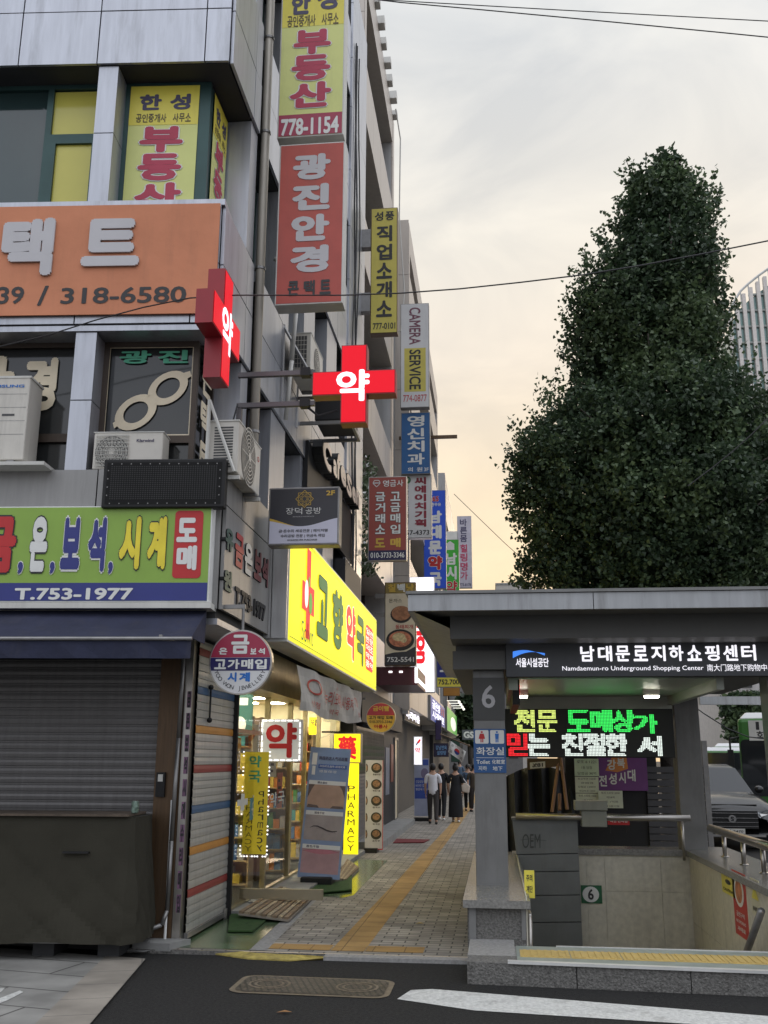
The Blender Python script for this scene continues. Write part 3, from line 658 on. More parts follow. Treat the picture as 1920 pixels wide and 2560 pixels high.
m = MB(); m.tube([(-3.21, 10.06, 2.9), (-3.22, 10.06, 2.0), (-3.235, 10.06, 1.0), (-3.24, 10.06, .35), (-3.28, 10.04, .22), (-3.42, 10.0, .17), (-3.6, 9.96, .2)], .022, 8)
tag(m.build('conduit', m_steel_d, smooth=True), 'grey conduit bending at the foot of the brown corner post', 'conduit')
a, b = PFs(430, 2000, .86), PFs(415, 2300, .80)
m = MB(); m.tube([fp(a[0], a[1], .86), fp(b[0], .03, .80)], .014, 6); tag(m.build('stick', m_white), 'thin white stick leaning against the dark shutter beside the stall', 'stick')
m = MB(); m.prism([(-3.5, 9.86, .02), (-3.12, 9.82, .02), (-3.0, 10.1, .02), (-3.5, 10.1, .02)], (0, 0, .07)); tag(m.build('concrete_block', m_conc), 'small sloping lump of concrete at the foot of the corner post', 'concrete')

# covered stall
t = thing('covered_stall', 'boxy street stall wrapped in dark olive tarpaulin in front of the shutter', 'stall', fp(-2, 0, .4))
TB = 1.26; sR = PFs(343, 2150, .18)[0]
m = MB(); nx, nz = 110, 30
def tarp(u, v):      # u along front (0..1) then round the right side (1..1.35); v up
    cr_ = lambda t_: abs(math.sin(t_))**.45
    wob = .042*cr_(u*9.5+v*3.2+.4)*(1.05-v)+.040*cr_(u*15-v*5+1.1)*(1-v)*.8+.026*cr_(u*26+v*9)*(.9-v*.7)+.016*math.sin(u*37+v*6)*(1-v)
    fl = (1-v)*.05+(.05 if v < .12 else 0)*0
    if u <= 1: return fp(-4.6+(4.6+sR-.05)*u, .16+(TB-.16)*v+.012*math.sin(u*17)*(1-v), .18-fl-wob*(1-v*.6))
    k = (u-1)/.35; return fp(sR-.05+fl*.6+wob*.8+(.03*math.sin(k*math.pi)), .16+(TB-.16)*v-.02*k*(1-v), .18-fl+(.60+fl)*k)
for i in range(nx):
    for j in range(nz):
        a, b = 1.35*i/nx, 1.35*(i+1)/nx; c, d = j/nz, (j+1)/nz
        m.poly([tarp(a, c), tarp(b, c), tarp(b, d), tarp(a, d)])
m.poly([fp(-4.6, TB, .18), fp(sR-.05, TB, .18), fp(sR-.05, TB, .78), fp(-4.6, TB, .78)])
m_tarp = mk('olive_tarpaulin', (.042, .039, .029), .9, 0, .12, 3, bump=.35, bscale=220, spec=.2)
o = m.build('tarpaulin', m_tarp, t, smooth=True)
m = MB(); m.obox(fp(-4.6, TB+.004, .14), FE*(4.6+sR-.10), FN*.62, ZV*.02); m.build('top_board', mk('weathered_board', (.10, .075, .055), .8, 0, .3, 8, bump=.3), t)
a = PFs(157, 2133, .13); m = MB(); m.obox(fp(a[0], a[1], .105), FE*.25, FN*.03, ZV*.018); m.build('slit', m_black, t)
for s in (-4.4, -3.0, -1.5, sR-.35): m = MB(); m.obox(fp(s, .015, .30), FE*.2, FN*.4, ZV*.13); m.build('support_block', m_core, t)  # blocks coloured near black to carry the deep shadow under the stall
m = MB(); m.obox(fp(-4.6, .145, .17), FE*(4.6+sR-.1), FN*.6, ZV*.02); m.build('base_board', m_steel_d, t)
a = PFs(336, 2042, .35); p = fp(a[0], TB+.026, .35)
t = thing('drink_can', 'small crumpled green and silver drink can standing on the covered stall', 'can', p)
m = MB(); m.cyl(p, p+ZV*.012, .030, .036, 14); m.cyl(p+ZV*.012, p+Vector((.004, 0, .05)), .036, .036, 14, False); m.cyl(p+Vector((.004, 0, .05)), p+Vector((0, 0, .1)), .036, .036, 14, False); m.cyl(p+ZV*.1, p+ZV*.112, .036, .028, 14); m.build('body', mk('can_print', S(120, 140, 128), .3, .5, .5, 25), t, smooth=True)
m = MB(); m.cyl(p+ZV*.113, p+ZV*.116, .027, n=14); m.build('lid', m_steel, t)

# LED panel (dark)
a, b, c = PFs(266, 1148, -.25), PFs(560, 1268, -.25), PFs(557, 1143, -.25)
t = thing('display_board', 'unlit black dot-matrix display board standing above the green jeweller sign', 'display board', fp((a[0]+b[0])/2, b[1], -.2))
O = fp(a[0]-.02, b[1], -.25)
m = MB(); U = FE*(b[0]-a[0]+.02); V = ZV*(a[1]-b[1]); m.obox(O, U, V, FN*.12); m.build('cabinet', m_black, t, bevel=.012)
fr = Fr(O, U, V); m = MB(); fr.rect(m, .03, .07, .97, .93, .003); m.build('screen', mk('screen_dark', (.012, .012, .012), .7, spec=.2), t)
m = MB()
for i in range(46):
    for j in range(17):
        fr.rect(m, .065+i*.019, .17+j*.041, .065+i*.019+.011, .17+j*.041+.024, .0055)
m.build('dot_matrix', mk('dot_grey', (.045, .045, .045), .5, spec=.2), t)
m = MB()
for i in range(12):
    for v in (.085, .895): fr.ell(m, .07+i*.078, v, .005, .014, .006, 6)
for j in range(4):
    for u in (.042, .955): fr.ell(m, u, .25+j*.17, .005, .014, .006, 6)
m.build('rivets', m_steel_d, t)

# ------------------------------------------------------------------ cooling units
def ac_unit(label, O, U, V, D, fan=None, grid=False, side_vents=False, lines=0, brand=None, louvre=None):
    O, U, V = Vector(O), Vector(U), Vector(V); n = U.cross(V).normalized()
    t = thing('cooling_unit', label, 'air conditioner', O+U*.5-n*D*.5, 'outdoor cooling units')
    m = MB(); m.obox(O-n*D, U, V, n*D); m.build('casing', m_acw, t, bevel=.012)
    fr = Fr(O, U, V)
    m = MB(); fr.slab(m, -.01, .975, 1.01, 1.0, -D-.004, .006); m.build('top_cover', m_offwhite, t)
    if fan:
        cu, cv, r = fan; W, Hh = U.length, V.length
        m = MB(); fr.ell(m, cu, cv, r/W, r/Hh, .003, 32); m.build('fan_opening', m_grille, t)
        m = MB()
        for k in range(7):
            rr = r*(.22+.13*k)
            for i in range(36):
                a, b = 2*math.pi*i/36, 2*math.pi*(i+1)/36
                q = lambda t_, d: (cu+(rr+d)*math.cos(t_)/W, cv+(rr+d)*math.sin(t_)/Hh)
                fr.poly(m, [q(a, 0), q(a, r*.035), q(b, r*.035), q(b, 0)], .012)
        for i in range(8 if not grid else 20):
            a = 2*math.pi*i/(8 if not grid else 20); c, s_ = math.cos(a), math.sin(a); e = r*.018
            fr.poly(m, [(cu-s_*e/W, cv+c*e/Hh), (cu+s_*e/W, cv-c*e/Hh), (cu+(c*r+s_*e)/W, cv+(s_*r-c*e)/Hh), (cu+(c*r-s_*e)/W, cv+(s_*r+c*e)/Hh)], .014)
        fr.ell(m, cu, cv, r*.16/W, r*.16/Hh, .016, 16)
        m.build('fan_grille', m_acw, t)
    if grid:
        m = MB()
        for i in range(22): fr.slab(m, .05+i*.021, .08, .053+i*.021, .92, .012, .02)
        for j in range(9): fr.slab(m, .04, .08+j*.1, .515, .09+j*.1, .012, .02)
        m.build('guard_grille', m_offwhite, t)
    if louvre:
        sd_, w_ = louvre      # side vents on the -U side
        frs = Fr(O-n*D, n*D, V); m = MB()
        for j in range(15): frs.rect(m, .18, .10+j*.053, .82, .10+j*.053+.03, .003)
        m.build('side_vents', m_grille, t)
    if lines:
        m = MB()
        for j in range(lines): fr.rect(m, .02, .3+j*.16, .98, .305+j*.16, .002)
        m.build('panel_line', m_steel_d, t)
    if brand: letters(t, fr, t_blue if brand[0] != 'Klarwind' else t_navy, [(brand[0], *brand[1:])], .03, .004)
    m = MB()
    for u in (.12, .82): fr.slab(m, u, -.05, u+.08, 0, -D+.02, 0)
    m.build('feet', m_steel_d, t)
    return t, fr
a, b = PFs(56, 1157, -.16), PFs(56, 940, -.16)
t, fr = ac_unit('tall cream cooling unit with a blue maker name standing before the cream optician letters', fp(a[0]-.92, a[1]+.03, -.16), FE*.92, ZV*(b[1]-a[1]-.03), .34, lines=4, brand=('SAMSUNG', .50, .86, .94, .895))
m = MB(); fr.rect(m, .72, .52, .86, .545, .003); m.build('badge', m_grille, t)
m = MB(); fr.slab(m, -.1, -.09, 1.28, -.05, -.36, .10); m.build('support_tray', m_offwhite, t)
a, b = PFs(229, 1176, -.02), PFs(409, 1081, -.02)
ac_unit('small cream cooling unit with a lattice fan guard under the spectacles window', fp(a[0], a[1]+.01, -.02), FE*(b[0]-a[0]), ZV*(b[1]-a[1]), .25, fan=(.27, .45, .17), grid=True, brand=('Klarwind', .62, .72, .87, .80))
xf = -2.48; a, b = PX(594, 1190, xf), PX(653, 1113, xf); zt, zb = PX(598, 1049, xf).z, PX(644, 1238, xf).z
yl0, yl1 = PX(596, 1100, xf).y, PX(650, 1180, xf).y
t, fr = ac_unit('cream cooling unit with one round fan facing the street, on the ledge at the corner', (xf, yl0, zb), (0, yl1-yl0, 0), (0, 0, zt-zb), .30, fan=(.45, .52, .30), louvre=(1, 1))
letters(t, fr, t_red, [('○', .84, .66, .93, .76)], .03, .004)
m = MB(); m.box(-2.80, -2.46, yl1-.06, yl1-.02, zb-.06, zb-.02); m.build('bracket_arm', m_offwhite, t); m = MB(); m.box(-2.80, -2.46, yl0+.02, yl0+.06, zb-.06, zb-.02); m.tube([(-2.78, yl0-.05, zb), (-2.78, yl0-.05, zb+.75)], .02); m.tube([(-2.78, yl0-.05, zb+.75), (-2.50, yl0-.03, zb)], .018)
m.build('bracket', m_offwhite, t)
# unit on bracket further up the street
YA = 12.4; zt, zb = PY(750, 832, YA).z, PY(750, 925, YA).z; xa0, xa1 = PY(724, 880, YA).x, PY(777, 880, YA).x
t, fr = ac_unit('grey cooling unit hanging on a wall bracket above the far red cross', (xa1, YA, zb), (0, .95, 0), (0, 0, zt-zb), xa1-xa0, fan=(.5, .5, .22))
m = MB(); frs = Fr((xa0, YA-.003, zb), (xa1-xa0, 0, 0), (0, 0, zt-zb)); frs.rect(m, .10, .05, .82, .92, .001); m.build('coil', m_grille, t)
m = MB()
for i in range(6): frs.rect(m, .10+i*.142, .05, .118+i*.142, .92, .004)
for j in range(8): frs.rect(m, .10, .05+j*.122, .82, .062+j*.122, .0045)
m.build('coil_guard', m_acw, t)
for y in (YA-.06, YA+.95):
    m = MB(); m.obox((-2.79, y, zb-.06), (xa1+2.79+.05, 0, 0), (0, .04, 0), (0, 0, .04)); m.tube([(-2.76, y, zt+.05), (xa1-.02, y, zb-.03)], .022); m.tube([(-2.77, y, zb-.5), (-2.77, y, zt+.1)], .022); m.build('bracket_arm', m_steel_d, t)
m = MB(); m.tube([(-2.79, 11.7, 8.25), (-2.62, 11.8, 8.2), (-2.55, 12.1, 7.8), (-2.62, 12.2, 7.0), (-2.7, 12.3, 6.2)], .03, 8)
tag(m.build('insulated_pipe', m_offwhite, smooth=True), 'wrapped refrigerant pipe curving down the wall beside the bracket cooling unit', 'pipe')
YA2 = 13.6; p0, p1 = PY(772, 1070, YA2), PY(858, 1000, YA2); t = thing('cooling_unit', 'dark underside of a cooling unit on a frame below the far red cross', 'air conditioner', (p1.x-.3, YA2+.3, p0.z), 'outdoor cooling units')
m = MB(); m.box(-2.55, -2.02, YA2, YA2+.8, p0.z+.12, p1.z+.15); m.build('casing', m_dark, t, bevel=.012)
m = MB(); m.box(-2.8, -1.98, YA2-.04, YA2, p0.z+.04, p0.z+.09); m.box(-2.8, -1.98, YA2+.8, YA2+.84, p0.z+.04, p0.z+.09); m.box(-2.02, -1.98, YA2, YA2+.8, p0.z+.04, p0.z+.09); m.build('support_frame', m_steel_d, t)

# ------------------------------------------------------------------ pharmacy crosses
def cross(name, label, O, U, V, thick, arm_u=(.345, .655), arm_v=(.36, .665)):
    O, U, V = Vector(O), Vector(U), Vector(V); n = U.cross(V).normalized(); fr = Fr(O, U, V)
    t = thing(name, label, 'pharmacy sign', O+U*.5-n*thick*.5, 'red pharmacy crosses')
    a0, a1 = arm_u; b0, b1 = arm_v
    pts = [(a0, 0), (a1, 0), (a1, b0), (1, b0), (1, b1), (a1, b1), (a1, 1), (a0, 1), (a0, b1), (0, b1), (0, b0), (a0, b0)]
    m = MB(); m.prism([fr.p(u, v, -.004) for u, v in pts], -n*(thick-.004)); m.build('casing', m_cross_side, t)
    m = MB()
    for q in ((a0+.012, .012, a1-.012, .988), (.012, b0+.012, a0+.012, b1-.012), (a1-.012, b0+.012, .988, b1-.012)): fr.rect(m, *q, .002)
    m.build('lit_face', e_red, t)
    letters(t, fr, e_white, [('약', .29, .27, .69, .675)], .032, .006)
    return t
YN = 9.5
a = PY(778.3, 1060, YN); b = PY(989, 858, YN)
cross('pharmacy_cross', 'lit red pharmacy cross facing the crossing at the end of two grey arms', (a.x, YN, a.z), (b.x-a.x, 0, 0), (0, 0, b.z-a.z), .17)
xo = -2.50; y0, y1 = PX(534, 760, xo).y, PX(600, 850, xo).y; z0, z1 = PX(570, 968, xo).z, PX(575, 690, xo).z
cross('pharmacy_cross', 'lit red pharmacy cross turned to the street at the building corner, seen edge on', (xo, y0, z0), (0, y1-y0, 0), (0, 0, z1-z0), .17)
t = thing('sign_bracket', 'grey square-tube bracket carrying both red pharmacy crosses', 'bracket', (-2.45, YN+.03, 4.2))
m = MB()
za = PY(700, 930, YN).z; zb = PY(700, 1007, YN).z
for z in (za, zb): m.obox((-2.62, YN+.03, z-.025), (a.x+2.62+.02, 0, 0), (0, .05, 0), (0, 0, .05))
m.obox((-2.62, YN+.03, PY(570, 1180, YN).z), (.055, 0, 0), (0, .05, 0), (0, 0, zb-PY(570, 1180, YN).z-.03)); m.build('arms', mk('bracket_grey', S(96, 92, 94), .45, .5, .1), t)
m = MB()
for z in (za, zb): m.obox((a.x-.13, YN-.0, z-.045), (.10, 0, 0), (0, .1, 0), (0, 0, .09))
m.build('clamps', m_black, t)
m = MB(); m.tube([(a.x-.1, YN+.05, zb), (a.x+.05, YN+.1, zb-.12), (a.x+.25, YN+.12, zb-.06)], .012); m.tube([(-2.60, YN, zb), (-2.66, YN-.02, zb-.3), (-2.64, YN-.03, 4.4)], .01); m.build('wiring', m_wire, t)

# ------------------------------------------------------------------ projecting signs, from the corner outwards
G_ = 'projecting shop signs'
# tall estate sign
O, U, V = quad_sign(692, -330, 858, 346, 10.62)
t, fr = sign_box('projecting_sign', 'tall yellow-green estate agent sign with crimson characters and a telephone band at its foot', 'sign', O, U, V, .24, f_lime, m_offwhite, G_)
Vh = V.z
def vv(py): return (PY(780, py, 10.62).z-O.z)/Vh
m = MB(); fr.rect(m, 0, vv(66), 1, 1, .001); m.build('yellow_field', f_yel, t)
m = MB(); fr.rect(m, 0, 0, 1, vv(287), .001); m.build('crimson_band', f_crim, t)
letters(t, fr, t_navy, [('한', .13, vv(36), .46, vv(-22)), ('성', .56, vv(28), .90, vv(-28))], .045, .004)
letters(t, fr, t_brown, row('공인중개사 사무소', .08, .92, vv(66), vv(38), .08), .02, .004)
letters(t, fr, t_crim, [('부', .20, vv(138), .80, vv(76)), ('동', .18, vv(204), .80, vv(140)), ('산', .16, vv(272), .82, vv(208))], .05, .004, outline=t_pale, ob=.03)
letters(t, fr, t_pale, [('778-1154', .04, vv(340), .95, vv(297))], .035, .004)
# rust optician sign
O, U, V = quad_sign(686, 364, 856, 764, 10.62)
t, fr = sign_box('projecting_sign', 'tall rust-red optician sign with four big grey characters below the estate agent sign', 'sign', O, U, V, .24, f_rust, m_offwhite, G_)
letters(t, fr, t_grey, column('광진안경', .20, .80, .95, .17, .14), .055, .004)
letters(t, fr, t_black, row('콘택트', .14, .88, .045, .135, .3), .04, .004)
# olive job centre sign
O, U, V = quad_sign(925, 522, 993.5, 834.5, 19.8)
t, fr = sign_box('projecting_sign', 'narrow olive-yellow sign with stacked dark characters on two brackets', 'sign', O, U, V, .22, f_olive, m_brown, G_)
letters(t, fr, t_black, [('성', .12, .90, .46, .975), ('풍', .54, .90, .90, .975)], .03, .004)
letters(t, fr, t_black, column('직업소개소', .20, .82, .87, .11, .14), .035, .004)
letters(t, fr, t_black, [('777-0101', .08, .025, .95, .075)], .02, .004)
m = MB()
for py in (598, 757): m = MB(); z = PY(920, py, 19.8).z; m.box(-2.8, O.x, 19.75, 19.95, z-.22, z+.22); m.build('bracket', m_steel_d, t)
# camera service sign
O, U, V = quad_sign(1001, 760.5, 1073.5, 1020, 27.2)
t, fr = sign_box('projecting_sign', 'tall grey sign with CAMERA SERVICE reading downwards', 'sign', O, U, V, .25, f_white, m_steel_d, G_)
m = MB(); fr.rect(m, .12, .145, .90, .565, .001); m.build('yellow_field', f_olive, t)
letters(t, fr, mk('ink_plum', S(120, 72, 88), .5), [('CAMERA', .30, .60, .72, .965)], .018, .004, rot=-90)
letters(t, fr, t_black, [('SERVICE', .30, .165, .72, .55)], .022, .004, rot=-90)
letters(t, fr, t_red, [('774-0877', .08, .05, .93, .115)], .01, .004)
# blue dental sign
O, U, V = quad_sign(1002.5, 1032.5, 1076, 1186, 27.36)
t, fr = sign_box('projecting_sign', 'blue dental clinic sign with pale stacked characters', 'sign', O, U, V, .25, f_blue, m_steel_d, G_)
letters(t, fr, t_pale, column('영신치과', .20, .82, .97, .13, .12), .03, .004)
letters(t, fr, t_pale, [('의', .22, .03, .40, .10), ('원', .54, .03, .74, .10), ('3F', .80, .03, .96, .09)], .02, .004)
# white planning office sign
O, U, V = quad_sign(1003, 1187, 1079.5, 1346, 27.5)
t, fr = sign_box('projecting_sign', 'white sign with dark red stacked characters directly under the blue dental sign', 'sign', O, U, V, .25, f_white, m_steel_d, G_)
letters(t, fr, mk('ink_wine', S(140, 44, 60), .5), column('씨에이치기획', .44, .84, .97, .16, .1), .045, .004)
letters(t, fr, t_black, [('757-4373', .02, .04, .94, .115)], .015, .004)
letters(t, fr, t_black, column('종합광고인쇄물', .10, .24, .86, .2, .2), .01, .004)
m = MB(); fr.ell(m, .19, .92, .12, .06, .004, 18); m.build('floor_badge', t_dgreen, t)
letters(t, fr, t_pale, [('4F', .11, .895, .26, .945)], .01, .006)
# gold exchange sign
O, U, V = quad_sign(919.5, 1192.7, 1017, 1403, 19.5)
t, fr = sign_box('projecting_sign', 'brick-red gold dealer sign with a diamond emblem and a navy telephone strip', 'sign', O, U, V, .14, mk('film_brick', S(152, 74, 64), .45, var=.05, dirt=.1), m_steel, G_)
m = MB(); fr.rect(m, 0, 0, 1, .115, .001); m.build('navy_strip', mk('film_ink', S(42, 42, 76), .4), t)
letters(t, fr, t_pale, [('010-3733-3346', .05, .025, .96, .09)], .015, .004)
letters(t, fr, t_pale, row('영금사', .36, .94, .885, .965, .12), .015, .004)
letters(t, fr, t_pale, column('금거래소', .17, .44, .83, .30, .16), .03, .004, outline=t_black, ob=.03)
letters(t, fr, t_pale, column('고금매입', .58, .85, .83, .30, .16), .03, .004, outline=t_black, ob=.03)
letters(t, fr, t_gold, [('도', .16, .15, .44, .26), ('매', .58, .15, .86, .26)], .045, .004)
m = MB()
for q in ([(.10, .935), (.14, .965), (.26, .965), (.30, .935)], [(.10, .93), (.30, .93), (.20, .885)]):
    for i in range(len(q)):
        p0, p1 = q[i], q[(i+1) % len(q)]; dx, dy = p1[0]-p0[0], p1[1]-p0[1]; l = math.hypot(dx, dy*2.1); nx_, ny_ = -dy*2.1/l*.009, dx/l*.004
        fr.poly(m, [(p0[0]-nx_, p0[1]-ny_), (p1[0]-nx_, p1[1]-ny_), (p1[0]+nx_, p1[1]+ny_), (p0[0]+nx_, p0[1]+ny_)], .005)
m.build('diamond_emblem', t_pale, t)
# black and white workshop sign
O, U, V = quad_sign(668.5, 1220.5, 846.5, 1364, 10.5)
t, fr = sign_box('projecting_sign', 'black and white workshop sign with a gold star emblem marked 2F', 'sign', O, U, V, .20, f_black, m_steel_d, G_)
m = MB(); w1 = [(i/24, .36+.065*math.sin((i/24)*5.2+2.2)+.03*(i/24)) for i in range(25)]
for i in range(24): fr.poly(m, [(w1[i][0], 0), (w1[i+1][0], 0), w1[i+1], w1[i]], .0015)
m.build('white_field', mk('film_mist', S(206, 206, 222), .4, var=.04), t)
m = MB()
for i in range(9): a, b = w1[i], w1[i+1]; k0, k1 = .05*(1-i/9), .05*(1-(i+1)/9); fr.poly(m, [(a[0], a[1]), (b[0], b[1]), (b[0], b[1]+k1), (a[0], a[1]+k0)], .002)
m.build('gold_sweep', t_gold, t)
letters(t, fr, t_gold, [('2F', .83, .865, .96, .955)], .03, .004)
letters(t, fr, t_pale, [('장', .24, .53, .35, .65), ('덕', .37, .53, .48, .65), ('공', .53, .53, .63, .65), ('방', .65, .53, .76, .65)], .01, .004)
letters(t, fr, t_grey, [('JANGDECK WORKSHOP', .34, .47, .66, .495)], 0, .004)
letters(t, fr, t_black, [('금·은수리 세공전문 | 레이저땜', .14, .19, .86, .255), ('수리공방 전문 | 귀금속 매입', .17, .10, .82, .165), ('GOLD/SILVER PURCHASE', .27, .045, .71, .075)], .015, .004)
m = MB()
def starline(p0, p1, wd):
    dx, dy = (p1[0]-p0[0])*U.x, (p1[1]-p0[1])*V.z; l = math.hypot(dx, dy); a, b = -dy/l*wd/U.x, dx/l*wd/V.z
    fr.poly(m, [(p0[0]-a, p0[1]-b), (p1[0]-a, p1[1]-b), (p1[0]+a, p1[1]+b), (p0[0]+a, p0[1]+b)], .004)
cx, cy, R_ = .51, .81, .105
def sp(ang, r): return (cx+r*math.cos(ang)/U.x, cy+r*math.sin(ang)/V.z)
for off in (0, math.pi/4):
    for i in range(4): starline(sp(off+i*math.pi/2, R_), sp(off+(i+1)*math.pi/2, R_), .003)
for i in range(8):
    a = i*math.pi/4+math.pi/8; r1, r2 = R_*.22, R_*.66
    starline(sp(a, r1), sp(a+.28, (r1+r2)/2), .002); starline(sp(a+.28, (r1+r2)/2), sp(a, r2), .002); starline(sp(a, r1), sp(a-.28, (r1+r2)/2), .002); starline(sp(a-.28, (r1+r2)/2), sp(a, r2), .002)
m.build('star_emblem', t_gold, t)
# blue pharmacy sign
O, U, V = quad_sign(1059.5, 1226, 1116.5, 1472, 36.4)
t, fr = sign_box('projecting_sign', 'tall lit royal-blue pharmacy sign with white characters and one red', 'sign', O, U, V, .3, e_blue, m_steel_d, G_)
letters(t, fr, t_pale, [('남', .22, .66, .84, .79), ('대', .22, .50, .82, .64), ('문', .20, .34, .82, .48), ('국', .20, .02, .80, .16)], .06, .004)
letters(t, fr, t_red, [('약', .18, .185, .84, .325)], .06, .004, outline=t_pale, ob=.04)
letters(t, fr, t_red, [('365', .25, .885, .70, .94)], .04, .005, outline=t_pale, ob=.03)
letters(t, fr, t_pale, [('연중무유', .18, .835, .80, .872)], .03, .005)
# green sign
O, U, V = quad_sign(1112, 1349, 1149, 1500, 42)
t, fr = sign_box('projecting_sign', 'lit bright green pharmacy sign beside the tall blue one', 'sign', O, U, V, .3, e_grn, m_steel_d, G_)
letters(t, fr, t_pale, [('남', .1, .58, .88, .78), ('시', .1, .33, .85, .56)], .05, .004)
letters(t, fr, t_red, [('약', .05, .10, .88, .31)], .03, .004, outline=t_pale, ob=.03)
m = MB(); fr.poly(m, [(.1, .83), (.7, .83), (.7, .93), (.4, .98), (.1, .93)], .004); m.build('arch_emblem', t_pale, t)
# grey-lilac sign
O, U, V = quad_sign(1145, 1290.5, 1181, 1470, 55)
t, fr = sign_box('projecting_sign', 'pale lilac sign with dark and red characters on a short arm above the subway roof', 'sign', O, U, V, .3, mk('film_lilac', S(178, 174, 184), .4), m_steel_d, G_)
letters(t, fr, t_navy, column('바른몸', .18, .70, .97, .63, .1), .03, .004)
letters(t, fr, mk('ink_rose', S(170, 60, 90), .5), column('힐링명가', .18, .70, .61, .10, .1), .03, .004)
letters(t, fr, t_navy, [('773-8178', .12, .02, .92, .06)], .02, .004)
m = MB(); m.box(-2.9, O.x, 54.9, 55.1, O.z+V.z-1.9, O.z+V.z-.9); m.build('bracket', m_offwhite, t)
# Canon light box
O, U, V = quad_sign(1020, 1443, 1087, 1731, 29.9)
t, fr = sign_box('projecting_sign', 'glowing white light box with red latin letters reading downwards', 'sign', O, U, V, .35, e_white2, m_white, G_)
letters(t, fr, mk('lit_letter_red', (.7, .02, .03), .5, emit=.8, ecol=(.9, .02, .03)), [('Canon', .30, .24, .80, .86)], .05, .004, rot=-90)
# food sign
O, U, V = quad_sign(961, 1456, 1040, 1664.5, 23.4)
t, fr = sign_box('projecting_sign', 'cream restaurant sign with pictures of two dishes and a telephone number', 'sign', O, U, V, .25, f_cream, m_brown, G_)
m = MB(); fr.rect(m, 0, .87, 1, 1, .001); m.build('gold_band', mk('film_gold', S(150, 130, 72), .5), t)
m = MB(); fr.rect(m, 0, 0, 1, .125, .001); fr.poly(m, [(0, .125), (1, .125), (1, .22), (.7, .16), (.3, .15)], .0012); m.build('dark_band', f_black, t)
letters(t, fr, t_gold, [('칠', .08, .885, .35, .99), ('냥', .70, .885, .97, .99)], .05, .004, outline=t_brown, ob=.03)
letters(t, fr, t_pale, [('백', .40, .885, .66, .99)], .05, .004)
letters(t, fr, t_brown, [('돈까스', .12, .755, .56, .805)], .01, .004)
letters(t, fr, t_red, [('동태찌개', .34, .435, .93, .485)], .015, .004)
letters(t, fr, t_pale, [('752-5541', .06, .035, .96, .095)], .02, .004)
m_bowl = mk('bowl_dark', S(48, 44, 40), .4); m_food1 = mk('food_brown', S(170, 118, 84), .6, var=.4, scale=14); m_food2 = mk('food_red', S(205, 130, 96), .6, var=.45, scale=16); m_food3 = mk('food_pale', S(222, 200, 150), .6, var=.3, scale=18)
m = MB(); fr.ell(m, .53, .61, .36, .105, .003); fr.ell(m, .50, .30, .47, .13, .003); m.build('bowls', m_bowl, t)
m = MB(); fr.ell(m, .53, .625, .32, .09, .005); m.build('cutlet', m_food1, t)
m = MB(); fr.ell(m, .50, .31, .38, .095, .005); m.build('stew', m_food2, t)
m = MB(); fr.ell(m, .46, .335, .22, .05, .007); fr.ell(m, .62, .30, .10, .035, .0085); m.build('dumplings', m_food3, t)
m = MB()
for z in (5.55, 5.1): m = MB(); m.box(-2.8, O.x, 23.3, 23.4, z, z+.1); m.build('bracket', m_steel_d, t)
# round jewellery sign
def round_sign(label, px, py, r, Y, th, face, ring_):
    c = PY(px, py, Y); t = thing('round_sign', label, 'sign', c, 'round projecting signs')
    m = MB(); m.cyl(c+YV*th, c, r*1.04, n=40); m.build('rim', ring_, t)
    fr = Fr(c+Vector((-r, -.002, -r)), (2*r, 0, 0), (0, 0, 2*r)); m = MB(); fr.ell(m, .5, .5, .5, .5, .002, 40); m.build('face_panel', face, t)
    return t, fr
def cap(m, fr, v0, v1, h, n=20):
    """slice of a disc between two heights"""
    a0, a1 = math.asin((v0-.5)/.5*.999), math.asin((v1-.5)/.5*.999); R = []; L = []
    for i in range(n+1):
        a = a0+(a1-a0)*i/n; R.append((.5+.495*math.cos(a), .5+.495*math.sin(a))); L.append((.5-.495*math.cos(a), .5+.495*math.sin(a)))
    fr.poly(m, R+L[::-1], h)
t, fr = round_sign('large round jeweller sign in crimson, navy and white hanging from the soffit', 601, 1655, .298, 9.35, .07, f_white, m_steel)
m = MB(); cap(m, fr, .575, 1.0, .004); m.build('crimson_field', f_crim, t)
m = MB(); cap(m, fr, .36, .57, .004); m.build('navy_field', mk('film_deep', S(40, 36, 92), .4), t)
letters(t, fr, t_pale, [('금', .34, .63, .64, .94), ('은', .14, .62, .28, .73), ('보', .66, .62, .76, .72), ('석', .79, .62, .90, .72)], .04, .006)
letters(t, fr, t_pale, row('고가매입', .06, .95, .385, .545, .12), .04, .006)
letters(t, fr, t_blue, [('시', .30, .185, .45, .335), ('계', .49, .185, .67, .335)], .05, .004)
m = MB(); msg = 'YOO WON JEWELLERY'
for i, c in enumerate(msg):
    if c == ' ': continue
    a = rad(-157+i*134/(len(msg)-1)); x, y = .5+.415*math.cos(a), .5+.415*math.sin(a); vs, fs = glyphs(c, .01); ids = []
    x0, x1 = min(v[0] for v in vs), max(v[0] for v in vs); s_ = .095; b = a+math.pi/2
    for gx, gy in vs:
        u, v = (gx-(x0+x1)/2)*s_, (gy-.35)*s_; ids.append(m.pt(fr.p(x+u*math.cos(b)-v*math.sin(b), y+u*math.sin(b)+v*math.cos(b), .005)))
    for f in fs: m.face([ids[q] for q in f])
m.build('lettering', t_black, t)
m = MB(); m.cyl((-2.42, 9.385, 3.0), (-2.42, 9.385, 3.25), .015); m.box(-2.66, -2.40, 9.37, 9.40, 3.22, 3.26); m.build('hanger', m_steel_d, t)
t, fr = round_sign('small round gold dealer sign in red and yellow above the green lattice shutter', 952, 1794, .27, 19.0, .08, mk('film_amber', S(222, 178, 70), .45), m_steel)
